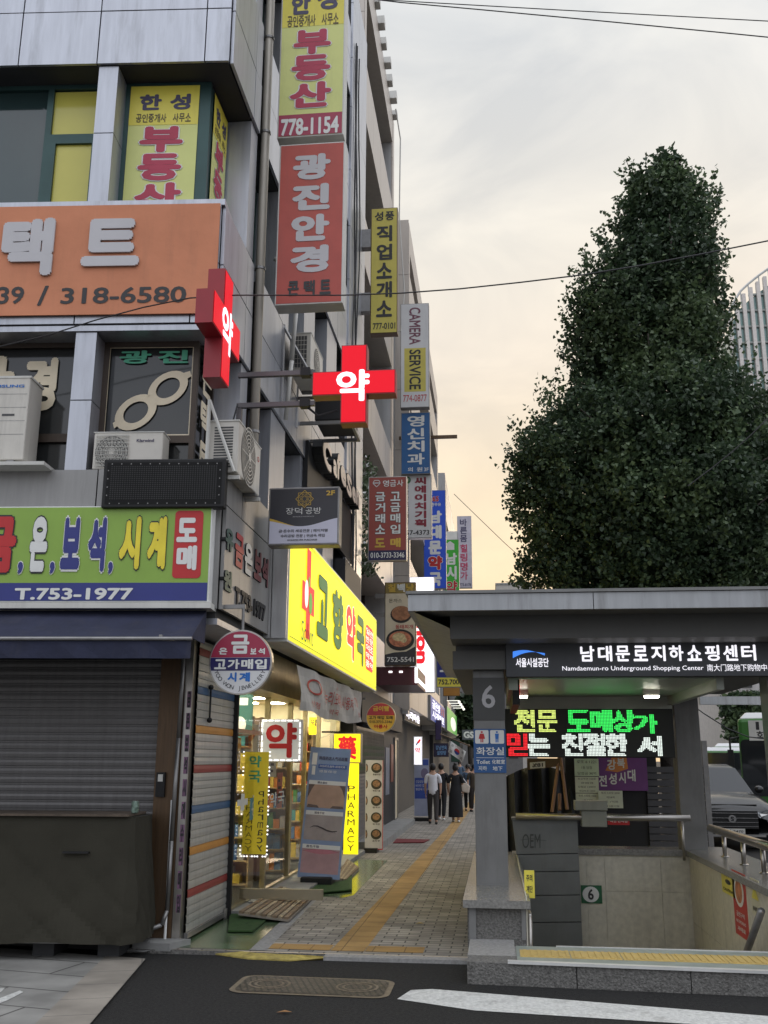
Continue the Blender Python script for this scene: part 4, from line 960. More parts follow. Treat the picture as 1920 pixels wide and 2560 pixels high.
m = MB(); cap(m, fr, .58, 1.0, .004); m.build('red_field', mk('film_dusk', S(176, 60, 70), .45), t)
letters(t, fr, t_gold, [('금이빨', .22, .72, .80, .90)], .04, .006)
letters(t, fr, t_black, [('고가 매입 도매', .08, .44, .92, .56)], .03, .006); letters(t, fr, t_brown, [('010-3733-3346', .10, .31, .90, .40)], .02, .006)
letters(t, fr, t_red, [('아름사', .26, .13, .74, .26)], .03, .006)
m = MB(); m.box(-2.9, -2.45, 19.02, 19.06, 2.9, 2.94); m.build('hanger', m_steel_d, t)

# ------------------------------------------------------------------ pharmacy
m_glass = bpy.data.materials.new('clear_glass'); m_glass.use_nodes = True
_t = m_glass.node_tree; _t.nodes.clear(); _o = _t.nodes.new('ShaderNodeOutputMaterial'); _m = _t.nodes.new('ShaderNodeMixShader')
_a = _t.nodes.new('ShaderNodeBsdfTransparent'); _g = _t.nodes.new('ShaderNodeBsdfGlossy'); _g.inputs['Roughness'].default_value = .03; _f = _t.nodes.new('ShaderNodeFresnel'); _f.inputs[0].default_value = 1.22
_t.links.new(_f.outputs[0], _m.inputs[0]); _t.links.new(_a.outputs[0], _m.inputs[1]); _t.links.new(_g.outputs[0], _m.inputs[2]); _t.links.new(_m.outputs[0], _o.inputs[0])
XS = -2.40
a, b, c = PX(718, 1604, XS), PX(940, 1731, XS), PX(941, 1549, XS)
t, fr = sign_box('pharmacy_sign', 'long glowing yellow pharmacy sign along the street front with green and red characters', 'sign', (XS, a.y, a.z), (0, b.y-a.y, 0), (0, 0, c.z-a.z), .34, e_yel, m_white, rim=.03)
def Yuv(px, py): p = PX(px, py, XS); return ((p.y-fr.O.y)/fr.U.length, (p.z-fr.O.z)/fr.V.length)
def Y4(l, tp, r, bt): a, b = Yuv(l, (tp+bt)/2), Yuv(r, (tp+bt)/2); return a[0], b[0]
def ybox(pl, pt_, pr, pb):      # left px, top point, right px, bottom point
    return (Yuv(pl, pb[1])[0], Yuv(*pb)[1], Yuv(pr, pt_[1])[0], Yuv(*pt_)[1])
k1 = mk('lit_letter_green', (.02, .2, .05), .5, emit=.35, ecol=(.02, .16, .03)); k2 = mk('lit_letter_crimson', (.6, .02, .03), .5, emit=.7, ecol=(.8, .015, .02)); k3 = mk('lit_letter_pale', (.8, .8, .7), .5, emit=.9, ecol=(.95, .95, .8))
letters(t, fr, k1, [('고', Yuv(791, 1500)[0], .20, Yuv(819, 1500)[0], .80), ('향', Yuv(829, 1540)[0], .20, Yuv(856, 1540)[0], .82), ('국', Yuv(890, 1580)[0], .20, Yuv(909, 1580)[0], .80)], .05, .008, outline=mk('letter_shadow', (.01, .03, .01), .6), ob=.012)
letters(t, fr, k2, [('약', Yuv(863, 1560)[0], .18, Yuv(887, 1560)[0], .83)], .05, .008, outline=k3, ob=.02)
m = MB(); u0, u1 = Yuv(912, 1600)[0], Yuv(932, 1620)[0]; fr.rrect(m, u0, .20, u1, .80, .006, .25); m.build('red_badge', k2, t)
letters(t, fr, k3, column('일반의약품', u0+.008, (u0+u1)/2-.002, .77, .23, .2)+column('전문조제약', (u0+u1)/2+.002, u1-.008, .77, .23, .2), .02, .009)
m = MB(); e0, e1 = Yuv(753, 1480)[0], Yuv(784, 1480)[0]; d = (e1-e0)/3
fr.poly(m, [(e0+d, .10), (e0+2*d, .10), (e0+2*d, .34), (e1, .34), (e1, .60), (e0+2*d, .60), (e0+2*d, .93), (e0+d, .93), (e0+d, .60), (e0, .60), (e0, .34), (e0+d, .34)], .008); m.build('red_cross', k2, t)
m = MB(); fr.ell(m, e0+d*1.0, .50, d*.42, .13, .011, 18); m.build('pale_capsule', k3, t)
m = MB(); fr.ell(m, e0+d*2.0, .44, d*.42, .10, .012, 18); fr.ell(m, e0+d*1.55, .63, d*.2, .05, .012, 10); m.build('green_capsule', mk('lit_leaf', (.1, .4, .05), .5, emit=.5, ecol=(.12, .45, .06)), t)
s0, s1 = Yuv(751, 1590)[0], Yuv(781, 1610)[0]
letters(t, fr, k1, [('Solvit', s0, .06, s1, .24)], .0, .008)
m = MB()
for q in ((.006, .03, .994, .037), (.006, .963, .994, .97), (.006, .03, .0075, .97), (.9925, .03, .994, .97)): fr.rect(m, *q, .006)
m.build('border_line', k1, t)
# side return panels of the sign, towards the corner
m = MB(); clad(m, (-2.78, 11.36, 3.16), (1, 0, 0), ZV, [0, .19, .38], [0, 1.46], .03); tag(m.build('side_panel', m_panel_w), 'grey end panel closing the near end of the yellow pharmacy sign', 'panel')

XG = -3.1
P0, P1 = 11.80, 19.95
sh = MB()
sh.box(-7.2, XG-.02, P0, P0+.06, 0, 3.0); sh.box(-7.2, XG-.02, P1, 20.3, 0, 3.0); sh.box(-7.2, -7.1, P0+.06, P1, 0, 3.0)
sh.box(-7.1, XG-.05, P0+.06, P1, 2.86, 2.95); sh.box(-7.1, XG-.02, P0+.06, P1, .02, .10)
sh.build('shop_interior', mk('interior_cream', (.66, .60, .42), .7), B)
f_ = MB()
f_.box(XG-.1, -2.82, P0, P1, 2.62, 3.12)
for y in (P0, 13.55, 15.1, 16.3, 17.6, 19.85): f_.box(XG-.04, XG+.03, y, y+.07, .1, 2.62)
f_.box(XG-.04, XG+.03, P0, P1, .02, .13)
f_.box(XG-.03, XG+.02, P0+.07, 15.1, 2.10, 2.15)
f_.build('shopfront_frame', mk('brass_frame', (.40, .34, .20), .3, .7, .2, 6), B)
for y0, y1 in ((P0+.07, 13.55), (13.62, 15.1), (15.17, 16.3), (17.67, 19.85)):
    g = MB(); g.poly([(XG, y0, .13), (XG, y1, .13), (XG, y1, 2.62), (XG, y0, 2.62)]); g.build('shopfront_pane', m_glass, B)
m_tube = mk('lit_tube', (.9, .9, .8), .5, emit=42, ecol=(1, .93, .70))
for y in (12.9, 15.2, 17.6, 19.2):
    for x in (-3.75, -5.2): g = MB(); g.box(x-.6, x+.6, y-.09, y+.09, 2.84, 2.857); g.build('ceiling_light', m_tube, B)
# shelves with medicine boxes
pm = [mk('carton_%s' % n, c, .5, 0, .2, 9) for n, c in (('white', (.6, .6, .58)), ('blue', S(70, 120, 180)), ('orange', S(220, 140, 60)), ('green', S(80, 150, 90)), ('red', S(190, 70, 60)), ('yellow', S(225, 200, 90)), ('teal', S(60, 150, 160)))]
for k, (x0, x1, y, lab) in enumerate(((-4.9, -3.45, 14.7, 'crowded medicine shelves behind the first pharmacy window'), (-6.6, -3.45, 19.0, 'crowded medicine shelves at the back of the pharmacy'), (-3.62, -3.28, 12.3, 'narrow display rack of blue medicine packs just inside the pharmacy window'))):
    t = thing('display_shelf', lab, 'shelf', ((x0+x1)/2, y, .1)); m = MB(); lv = [.12+.36*i for i in range(7)]
    for z in lv: m.box(x0, x1, y, y+.3, z, z+.025)
    for x in (x0, x1-.03): m.box(x, x+.03, y+.0, y+.3, .1, 2.4)
    m.box(x0, x1, y+.3, y+.32, .1, 2.4); m.build('shelf_frame', mk('shelf_wood', (.30, .20, .10), .6) if k < 2 else m_navy_cl, t)
    bx = MB()
    for z in lv[:-1]:
        x = x0+.05
        while x < x1-.12:
            w_ = random.uniform(.06, .16); bx.cur = random.randrange(7) if k < 2 else random.choice((1, 1, 6, 0)); bx.box(x, x+w_-.008, y+.03, y+.2, z+.026, z+.026+random.uniform(.12, .30)); x += w_
    tag(bx.build('medicine_boxes', pm, t), None, None, None, 'stuff')
for k, (x0, x1, y0, lab) in enumerate(((-4.5, -3.36, 13.75, 'bright rack of medicine cartons facing the crossing behind the first pharmacy pane'), (-3.95, -3.2, 15.5, 'brown rack of cartons by the pharmacy doorway'), (-3.9, -3.2, 17.5, 'low rack of cartons behind the pharmacy doorway'))):
    t = thing('display_shelf', lab, 'shelf', ((x0+x1)/2, y0, .1)); m = MB(); lv = [.15+.30*i for i in range(8 if k < 2 else 5)]
    for z in lv: m.box(x0, x1, y0, y0+.28, z, z+.02)
    m.box(x0, x1, y0+.28, y0+.30, .1, lv[-1]); m.box(x1, x1+.02, y0, y0+.3, .1, lv[-1]); m.build('shelf_frame', mk('rack_wood', (.50, .38, .20), .5), t)
    bx = MB()
    for z in lv[:-1]:
        x = x0+.02
        while x < x1-.1: w_ = random.uniform(.05, .13); bx.cur = random.choice((0, 0, 0, 5, 5, 2, 2, 1, 3, 4, 6)); bx.box(x, x+w_-.006, y0+.02, y0+.2, z+.021, z+.021+random.uniform(.12, .26)); x += w_
    tag(bx.build('medicine_boxes', pm, t), None, None, None, 'stuff')
for (y0, y1, z0, z1, c_, lab) in ((12.0, 12.4, 1.62, 2.05, (230, 180, 70), 'orange and white price poster low inside the first pharmacy pane'), (14.05, 14.5, 1.55, 2.0, (235, 226, 190), 'cream notice sheet hanging inside the second pharmacy pane'), (14.6, 14.95, 1.1, 1.6, (226, 120, 90), 'small coral leaflet hanging inside the second pharmacy pane'), (17.8, 18.4, 1.3, 2.0, (240, 226, 120), 'pale yellow sheet inside the last pharmacy pane')):
    t = thing('window_poster', lab, 'poster', (-3.2, (y0+y1)/2, z0), 'window posters'); fr = Fr((-3.16, y0, z0), (0, y1-y0, 0), (0, 0, z1-z0)); m = MB(); fr.slab(m, 0, 0, 1, 1, -.006, 0); m.build('sheet', mk('leaflet', S(*c_), .5), t); m = MB()
    for k in range(4): fr.rect(m, .12, .14+.2*k, .5+.1*(k % 3), .22+.2*k, .003)
    m.build('print', t_brown, t)
m = MB(); m.box(-4.6, -4.0, 13.2, 14.2, .1, 1.0); m.box(-4.62, -3.98, 13.18, 14.22, 1.0, 1.04); tag(m.build('counter', mk('counter_wood', (.28, .16, .08), .5)), 'brown wooden counter inside the pharmacy window', 'counter')
m = MB(); m.box(-3.62, -3.50, 14.35, 14.47, .1, 2.4); tag(m.build('wood_pillar', mk('pillar_wood', (.25, .10, .04), .5)), 'thin reddish wooden pillar inside the pharmacy window', 'pillar')
t = thing('window_poster', 'dark teal product poster high inside the pharmacy window', 'poster', (-3.3, 13.4, 2.2), 'window posters')
fr = Fr((-3.62, 13.4, 2.12), (.35, 0, 0), (0, 0, .62)); m = MB(); fr.slab(m, 0, 0, 1, 1, -.01, 0); m.build('sheet', mk('poster_teal', S(40, 96, 92), .5), t)
m = MB(); fr.rect(m, .2, .62, .8, .78, .002); fr.ell(m, .5, .2, .25, .18, .002); m.build('print', t_pale, t)
# yellow window sheets; the near, mirrored one stands in for a lit sign's reflection
def yellow_sheet(label, x0, x1, Y, z0, z1, mat, led):
    t = thing('window_sheet', label, 'sign', ((x0+x1)/2, Y, z0), 'yellow pharmacy window signs'); fr = Fr((x0, Y, z0), (x1-x0, 0, 0), (0, 0, z1-z0))
    m = MB(); fr.slab(m, 0, 0, 1, 1, -.02, 0); m.build('sheet', mat, t)
    if led:
        letters(t, fr, t_black, column('PHARMACY'[::1], .12, .40, .55, .02, .25), .0, .003, mirror=True)
        letters(t, fr, t_black, column('pharmacy', .62, .86, .62, .02, .25), .0, .003, mirror=True)
        letters(t, fr, f_teal, column('약국', .18, .70, .98, .68, .2), .03, .003)
        m = MB()
        for q in [(-.06, i/26) for i in range(27) if i % 5 < 3]+[(1.06, i/26) for i in range(27) if i % 5 < 3]+[(i/9, -.02) for i in range(10) if i % 4 < 3]+[(-.62, i/26) for i in range(27) if i % 6 < 3]: fr.ell(m, q[0], q[1], .035, .0075, .012, 8)
        m.build('led_border', e_led, t)
    else: letters(t, fr, t_brown, column('PHARMACY', .25, .75, .62, .06, .25), .0, .003); letters(t, fr, f_teal, [('약', .15, .80, .85, .95)], .03, .003)
a, b = PY(608, 2135, 12.9), PY(672, 1880, 12.9)
yellow_sheet('yellow window sign with dotted LED border just inside the pharmacy glass', a.x-.02, b.x, 12.9, a.z, b.z, e_yel2 if False else mk('sheet_yellow', S(206, 184, 56), .4, var=.15, emit=.16, ecol=(.8, .62, .03)), True)
a, b = PY(858, 2148, 19.0), PY(898, 1850, 19.0)
yellow_sheet('bright yellow vertical sign at the far end of the pharmacy front', a.x, b.x, 19.0, a.z, b.z, e_yel, False)
# white lit sign, square
def dotted(t, fr, nu, nv):
    m = MB()
    for i in range(nu):
        for q in (-.0, 1.0):
            if i % 4 != 3: fr.ell(m, (i+.5)/nu, q, .018, .018, .012, 6)
    for i in range(nv):
        for q in (.0, 1.0):
            if i % 4 != 3: fr.ell(m, q, (i+.5)/nv, .018, .018, .012, 6)
    m.build('led_border', e_led, t)
O, U, V = quad_sign(650, 1798, 752, 1904, 13.2)
t, fr = sign_box('projecting_sign', 'square white pharmacy sign with one red character and a dotted LED border', 'sign', O, U, V, .12, mk('lit_paper', (.6, .6, .57), .5, emit=.18, ecol=(.9, .9, .85)), m_white, G_)
letters(t, fr, t_red, [('약', .10, .06, .92, .95)], .035, .004); dotted(t, fr, 24, 24)
O, U, V = quad_sign(832, 1832, 903, 1908, 17.3)
t, fr = sign_box('projecting_sign', 'small amber pharmacy sign with a red Chinese character behind the skin-care banner', 'sign', O, U, V, .14, e_yel2, m_steel, G_)
letters(t, fr, k2, [('藥', .14, .08, .86, .92)], .035, .004)
m = MB(); m.box(-3.0, O.x+.3, 17.35, 17.39, O.z+V.z, O.z+V.z+.03); m.build('hanger', m_black, t)
O, U, V = quad_sign(772, 1793, 796, 1836, 17.8)
t = thing('window_poster', 'small yellow notice with orange letters inside the pharmacy doorway', 'poster', O, 'window posters')
fr = Fr(O, U, V); m = MB(); fr.slab(m, 0, 0, 1, 1, -.02, 0); m.build('sheet', e_yel, t); letters(t, fr, t_brown, [('약', .15, .45, .85, .9)], .03, .003)
t = thing('window_sticker', 'pair of blue hexagon stickers on the pharmacy glass under the white sign', 'sticker', (-3.09, 13.0, 1.5))
fr = Fr((XG+.006, 12.72, PX(690, 2040, XG).z), (0, 1.0, 0), (0, 0, .30)); m = MB(); fr.rect(m, 0, .1, .48, 1, 0); fr.rect(m, .52, .1, 1, 1, 0); m.build('sheet', mk('sticker_blue', S(40, 130, 170), .4), t)
m = MB()
for c in (.24, .76):
    for i in range(6):
        a, b = rad(60*i+30), rad(60*i+90); fr.poly(m, [(c+.13*math.cos(a), .55+.36*math.sin(a)), (c+.15*math.cos(a), .55+.42*math.sin(a)), (c+.15*math.cos(b), .55+.42*math.sin(b)), (c+.13*math.cos(b), .55+.36*math.sin(b))], .002)
m.build('hexagon', t_pale, t)
letters(t, fr, t_pale, [('TAX', .16, .58, .32, .75), ('FREE', .15, .36, .33, .53), ('退税', .67, .45, .85, .68)], .02, .003)
t = thing('window_decal', 'white cross and shop name lettering on the lower pharmacy glass', 'window decal', (-3.09, 12.9, 1.0), 'shop name on the glass')
fr = Fr((XG+.008, 12.0, PX(640, 2024, XG).z), (0, 2.9, 0), (0, 0, .22)); letters(t, fr, t_pale, row('고향약국', .26, .98, 0, .85, .15), .02, 0)
m = MB(); fr.rect(m, .02, .38, .2, .72, 0); fr.rect(m, .08, .1, .14, 1.0, .001); m.build('cross', t_pale, t)
# cloth banner under the sign
t = thing('cloth_banner', 'worn white cloth banner with red writing slung beneath the yellow pharmacy sign', 'banner', (-2.5, 15, 2.3))
q0, q1, q2, q3 = PX(746, 1662, -2.52), PX(900, 1730, -2.52), PX(903, 1806, -2.52), PX(748, 1776, -2.52); m = MB(); n = 24
def clo(u, v): p = q3*(1-u)*(1-v)+q2*u*(1-v)+q0*(1-u)*v+q1*u*v; return p+Vector((.06*math.sin(u*9)*(1-v)+.03*math.sin(u*23+v*4), 0, -.05*math.sin(u*math.pi)*(1-v)+.02*math.sin(u*15)*(1-v)))
for i in range(n):
    for j in range(5): m.poly([clo(i/n, j/5), clo((i+1)/n, j/5), clo((i+1)/n, (j+1)/5), clo(i/n, (j+1)/5)])
m.build('cloth', mk('old_cloth', (.52, .50, .47), .85, 0, .1, 3, dirt=.25), t, smooth=True)
fr = Fr((-2.40, q0.y, q3.z+.05), (0, q1.y-q0.y, 0), (0, 0, q0.z-q3.z-.05))
def cl_letters(items, name):
    m = MB()
    for tx, u0, v0, u1, v1 in items:
        vs, fs = glyphs(tx, .02); x0, x1, y0, y1 = bounds(tx, 0)
        ids = [m.pt(clo(u0+(u1-u0)*(x-x0)/(x1-x0), v0+(v1-v0)*(y-y0)/(y1-y0))+Vector((.012, 0, 0))) for x, y in vs]
        for f in fs: m.face([ids[i] for i in f])
    m.build(name, t_red, t)
cl_letters([('온누리', .28, .36, .47, .70), ('모바일', .49, .36, .63, .70), ('사용처', .65, .36, .78, .70), ('제', .50, .76, .56, .86), ('약국', .46, .12, .56, .26), ('신청', .12, .15, .22, .3), ('안내', .84, .15, .92, .3), ('○', .10, .45, .24, .8), ('○', .82, .45, .92, .75)], 'lettering')

# skin-care banner stand
YB = 14.75
a = PY(743, 2192, YB); b = PY(848.6, 2200, YB); c = PY(777, 1867, YB+.35); d = PY(876.6, 1876.6, YB+.35)
t = thing('banner_stand', 'tilted blue-grey skin-care banner stand with pictures of a forehead, an eye and lips', 'banner stand', (-2.5, 14.8, 0))
fr = Fr(a, b-a, c-a)
m = MB(); fr.slab(m, 0, 0, 1, 1, -.02, 0); m.build('sheet', mk('banner_blue', S(128, 148, 182), .45, var=.05), t)
sk1, sk2, sk3 = mk('skin_tan', S(178, 148, 128), .6, var=.12, scale=6), mk('skin_grey', S(158, 148, 146), .6, var=.14, scale=5), mk('skin_pink', S(172, 138, 142), .6, var=.1, scale=6)
m = MB(); fr.rect(m, .05, .525, .95, .705, .002); m.build('forehead_picture', sk1, t)
m = MB(); fr.poly(m, [(.05, .705), (.05, .60), (.14, .67), (.2, .705)], .004); fr.poly(m, [(.95, .705), (.95, .61), (.88, .67), (.80, .705)], .004); fr.poly(m, [(.05, .525), (.35, .525), (.30, .545), (.08, .55)], .004); fr.poly(m, [(.62, .525), (.95, .525), (.93, .545), (.68, .545)], .004); m.build('hair', mk('print_dark', S(104, 88, 82), .6, var=.3, scale=20), t)
m = MB(); fr.rect(m, .05, .28, .95, .47, .002); m.build('eye_picture', sk2, t)
m = MB(); lid = [(.18, .372), (.26, .388), (.36, .390), (.48, .378), (.60, .362), (.72, .354), (.84, .358)]; low = [(.84, .352), (.72, .345), (.60, .350), (.48, .365), (.36, .380), (.27, .381), (.18, .370)]
fr.poly(m, lid+low, .004)
for i in range(22):
    u = .36+.020*i; v = .384-.034*(i/21)**.8; fr.poly(m, [(u, v), (u+.006, v), (u+.004+(i-8)*.003, v-.022)], .004)
m.build('eyelid_line', mk('print_black', S(62, 54, 56), .6), t)
m = MB(); fr.rect(m, .05, .035, .95, .215, .002); m.build('lip_picture', sk3, t)
m = MB(); fr.poly(m, [(.08, .196), (.22, .206), (.36, .2135), (.46, .2135), (.5, .211), (.54, .2135), (.66, .2135), (.80, .206), (.93, .196), (.80, .188), (.64, .180), (.5, .177), (.36, .180), (.20, .188)], .004); m.build('lips', mk('print_lips', S(182, 116, 130), .6, var=.08, scale=10), t); m = MB(); fr.poly(m, [(.06, .197), (.22, .2085), (.36, .215), (.36, .2135), (.22, .206), (.08, .196)], .005); fr.poly(m, [(.94, .197), (.80, .2085), (.66, .215), (.66, .2135), (.80, .206), (.93, .196)], .005); m.build('lip_line', mk('print_umber', S(110, 84, 82), .6), t)
for v in (.705, .47, .215): m = MB(); fr.rect(m, .05, v, .95, v+.032, .003); m.build('caption_bar', t_pale, t)
m = MB(); fr.rect(m, .07, .86, .19, .955, .003); fr.rect(m, .09, .78, .17, .85, .003)
m.build('product_picture', t_pale, t)
m = MB(); fr.rect(m, .24, .835, .94, .866, .003); m.build('blue_bar', mk('print_blue', S(52, 88, 160), .5), t)
letters(t, fr, t_navy, [('韩国药店人气祛斑霜', .24, .90, .94, .93), ('额头皱纹', .26, .712, .5, .73), ('眼角干纹', .26, .476, .5, .496), ('唇色干裂', .14, .221, .45, .241)], .02, .005)
letters(t, fr, t_pale, [('韩国药店直购 超值优惠', .27, .842, .90, .86), ('修复保湿', .27, .80, .7, .82)], .01, .006)
m = MB(); m.box(a.x+.06, b.x-.1, YB-.1, YB+.35, ZS, .17); m.build('base', m_black, t, bevel=.02)
m = MB(); m.tube([((a.x+b.x)/2, YB+.22, .15), (c+(d-c)*.5+Vector((0, .05, -.1)))], .014); m.build('pole', m_black, t)
# menu banner
O, U, V = quad_sign(912, 1900, 957, 2124, 20.15)
t = thing('banner_stand', 'white menu banner stand with round food bowls and a red edge', 'banner stand', (O.x, 20.2, 0)); fr = Fr(O, U, V)
m = MB(); fr.slab(m, 0, 0, 1, 1, -.02, 0); m.build('sheet', mk('banner_white', S(196, 192, 196), .5), t)
m = MB(); fr.rect(m, .965, 0, 1, 1, .003); fr.rect(m, 0, 0, .965, .012, .003); m.build('red_edge', t_red, t)
m = MB(); m2 = MB(); m3 = MB()
for i in range(5):
    v = .91-.185*i
    for u in (.62, -.0):
        if u > .1: fr.ell(m, u, v, .30, .058, .003); fr.ell(m2, u, v+.008, .205, .036, .006)
        else: fr.ell(m, .04, v, .10, .05, .003, 16, -90, 90); fr.ell(m2, .04, v, .07, .035, .006, 16, -90, 90)
m.build('bowls', m_bowl, t); m2.build('dishes', mk('food_mixed', S(150, 112, 84), .6, var=.55, scale=30), t)
letters(t, fr, t_black, [(s, .42, .91-.185*i-.083, .84, .91-.185*i-.063) for i, s in enumerate(('돌솥비빔', '뚝배기불', '칼국수', '육개장', '순두부'))], .02, .005)
m = MB(); m.box(O.x, O.x+U.x-.1, 20.0, 20.4, ZS, .12); m.build('base', m_black, t)
# timber ramps, carpets, bar
def plank_ramp(label, pts, z0, n_):
    t = thing('wooden_ramp', label, 'ramp', pts[0], 'wooden ramps at the pharmacy step'); p = [Vector(q) for q in pts]; m = MB(); m2 = MB()
    for i in range(n_):
        a, b = i/n_+.01, (i+1)/n_-.02
        q = [p[0].lerp(p[1], a), p[0].lerp(p[1], b), p[3].lerp(p[2], b), p[3].lerp(p[2], a)]; (m if i % 2 else m2).prism(q, (0, 0, .025))
    m.build('plank', mk('pale_timber', (.30, .24, .16), .75, 0, .25, 10, bump=.2), t); m2.build('plank', mk('brown_timber', (.20, .14, .085), .75, 0, .3, 10, bump=.2), t)
    m = MB(); m.prism([p[0], p[1], p[2], p[3]], (0, 0, -.02)); m.build('board', mk('grey_board', (.25, .22, .18), .8, 0, .2, 6), t)
plank_ramp('striped timber ramp at the first pharmacy step, under the flat bar', [PZ(596, 2283, .13), PZ(722, 2300, .07), PZ(786, 2240, .07), PZ(700, 2220, .13)], 0, 9)
plank_ramp('striped timber ramp behind the skin-care banner', [PZ(838, 2200, .10), PZ(866, 2202, .06), PZ(898, 2172, .06), PZ(868, 2150, .10)], 0, 7)
m = MB(); a, b = PZ(590, 2262, .12), PZ(742, 2262, .12); m.obox((a.x-.05, 12.55, .14), (1.02, .02, 0), (0, .08, 0), (0, 0, .12)); tag(m.build('timber_bar', mk('aluminium_bar', (.33, .29, .2), .45, .4, .1)), 'long flat bar lying across a timber ramp at the pharmacy step', 'bar')
def carpet(label, pts, mat):
    m = MB(); m.prism([(p.x, p.y, p.z) for p in pts], (0, 0, .015)); tag(m.build('carpet', mat), label, 'mat', 'door mats')
m_turf = mk('green_carpet', (.035, .085, .02), .95, 0, .3, 20, bump=.8, bscale=200)
carpet('bright green turf mat at the edge of the pale shutter', [PZ(575, 2282, .06), PZ(570, 2330, .05), PZ(632, 2330, .05), PZ(672, 2296, .05), PZ(600, 2290, .06)], m_turf)
carpet('green turf mat under the skin-care banner', [PZ(655, 2206, .06), PZ(770, 2236, .06), PZ(880, 2226, .06), PZ(880, 2170, .06), PZ(735, 2160, .06)], m_turf)
carpet('dark red mat lying before the lattice shutter', [PZ(983, 2108, ZS+.01), PZ(1060, 2107, ZS+.01), PZ(1074, 2100, ZS+.01), PZ(992, 2098, ZS+.01)], mk('red_carpet', (.16, .02, .025), .95, 0, .2, 20))
m = MB(); m.box(-3.6, -2.55, 11.85, 19.9, ZS+.006, .10); tag(m.build('doorstep', m_conc), 'low concrete step running along the pharmacy front', 'step')

# ------------------------------------------------------------------ further buildings of the street
def far_block(name, label, x, y0, y1, top, bands, clad_m, rec=.8, dep=9):
    t = thing(name, label, 'building', (x-3, (y0+y1)/2, 0)); m = MB(); m.box(x-dep, x-rec, y0+.02, y1-.02, 0, top-.2); m.build('wall', m_core, t)
    m = MB(); m.box(x-dep, x-.04, y0, y0+.35, 3.1, top-.03); m.box(x-dep, x-.04, y1-.5, y1, 3.1, top-.03); m.box(x-dep, x-.04, y0+.35, y1-.5, top-1.0, top-.05); m.build('end_wall', m_panel_w, t)
    c = MB()
    for z0, z1 in bands: c.box(x-rec-.02, x-.04, y0+.35, y1-.5, z0, z1-.01); clad(c, (x-.04, y0+.36, z0), YV, ZV, rng(0, y1-y0-.88, 1.6), [0, z1-z0], .04)
    clad(c, (x-.04, y0, 3.2), YV, ZV, [0, .34], rng(0, top-3.3, 1.5), .045); clad(c, (x-.04, y1-.5, 3.2), YV, ZV, [0, .5], rng(0, top-3.3, 1.5), .045)
    clad(c, (x-.45, y0-.001, 3.2), (1, 0, 0), ZV, [0, .45], rng(0, top-3.2, 2.0), .03)
    c.build('cladding', clad_m, t)
    for i in range(len(bands)-1):
        z0, z1 = bands[i][1], bands[i+1][0]
        if z1-z0 < .6: continue
        f = MB()
        for y in rng(y0+.4, y1-.6, 1.5): f.box(x-rec+.0, x-rec+.08, y, y+.06, z0, z1)
        f.box(x-rec, x-rec+.07, y0+.4, y1-.5, z0+.02, z0+.08)
        o = f.build('window', m_frame_b, t); g = MB(); g.poly([(x-rec+.02, y0+.4, z0), (x-rec+.02, y1-.5, z0), (x-rec+.02, y1-.5, z1), (x-rec+.02, y0+.4, z1)]); g.build('pane', m_glass_k, o)
    return t
m_peach = mk('cladding_cream', (.50, .45, .40), .42, .25, .06, 1.5, True, dirt=.15)
b1 = far_block('office_building', 'five-storey pale office building with deep window bands next to the grey corner building', -2.8, 20.32, 27.5, 21.6, [(3.3, 4.7), (6.2, 7.5), (9.3, 10.4), (13.0, 14.25), (16.8, 18.4), (20.5, 21.55)], m_peach)
m = MB()
for i in range(9): m.box(-2.95, -2.62+random.uniform(-.05, .05), 20.6+i*.8, 20.9+i*.8, 21.5, 21.65+random.uniform(0, .12))
m.tube([(-2.66, 26.6, 21.4), (-2.55, 27.0, 20.6), (-2.6, 27.2, 18), (-2.45, 27.3, 15.5), (-2.55, 27.2, 14.2)], .02); m.build('roof_edge', m_offwhite, b1)
b2 = far_block('office_building', 'second pale office building further along the street with a stepped end wall', -2.5, 29.5, 46, 19.25, [(3.3, 4.6), (6.4, 7.8), (9.6, 11.0), (12.8, 14.2), (16.0, 17.4), (18.2, 19.2)], m_peach)
zt3 = PY(1112, 1182, 55).z
b3 = far_block('office_building', 'dark grey box-like building at the far end of the shop row', -2.58, 55, 74, zt3, [(3.3, 5), (7, 8.4), (10.4, 11.8), (zt3-2.6, zt3-.1)], m_panel_d)
b4 = far_block('office_building', 'low shop building filling the gap between the two far office blocks', -2.75, 46.1, 54.9, 12.5, [(3.3, 4.6), (6.4, 7.8), (10.6, 12.4)], m_panel_d)
m = MB(); m.box(-2.52, -1.52, 29.3, 29.36, 10.55, 10.63); m.box(-2.8, -2.5, 29.3, 29.36, 10.55, 10.63)
z_ = PY(1110, 1092, 29.3).z
m = MB(); m.box(-2.8, PY(1143, 1092, 29.3).x, 29.28, 29.36, z_-.05, z_+.05); tag(m.build('bare_arm', m_brown), 'bare brown sign arm sticking out beyond the blue dental sign', 'bracket')
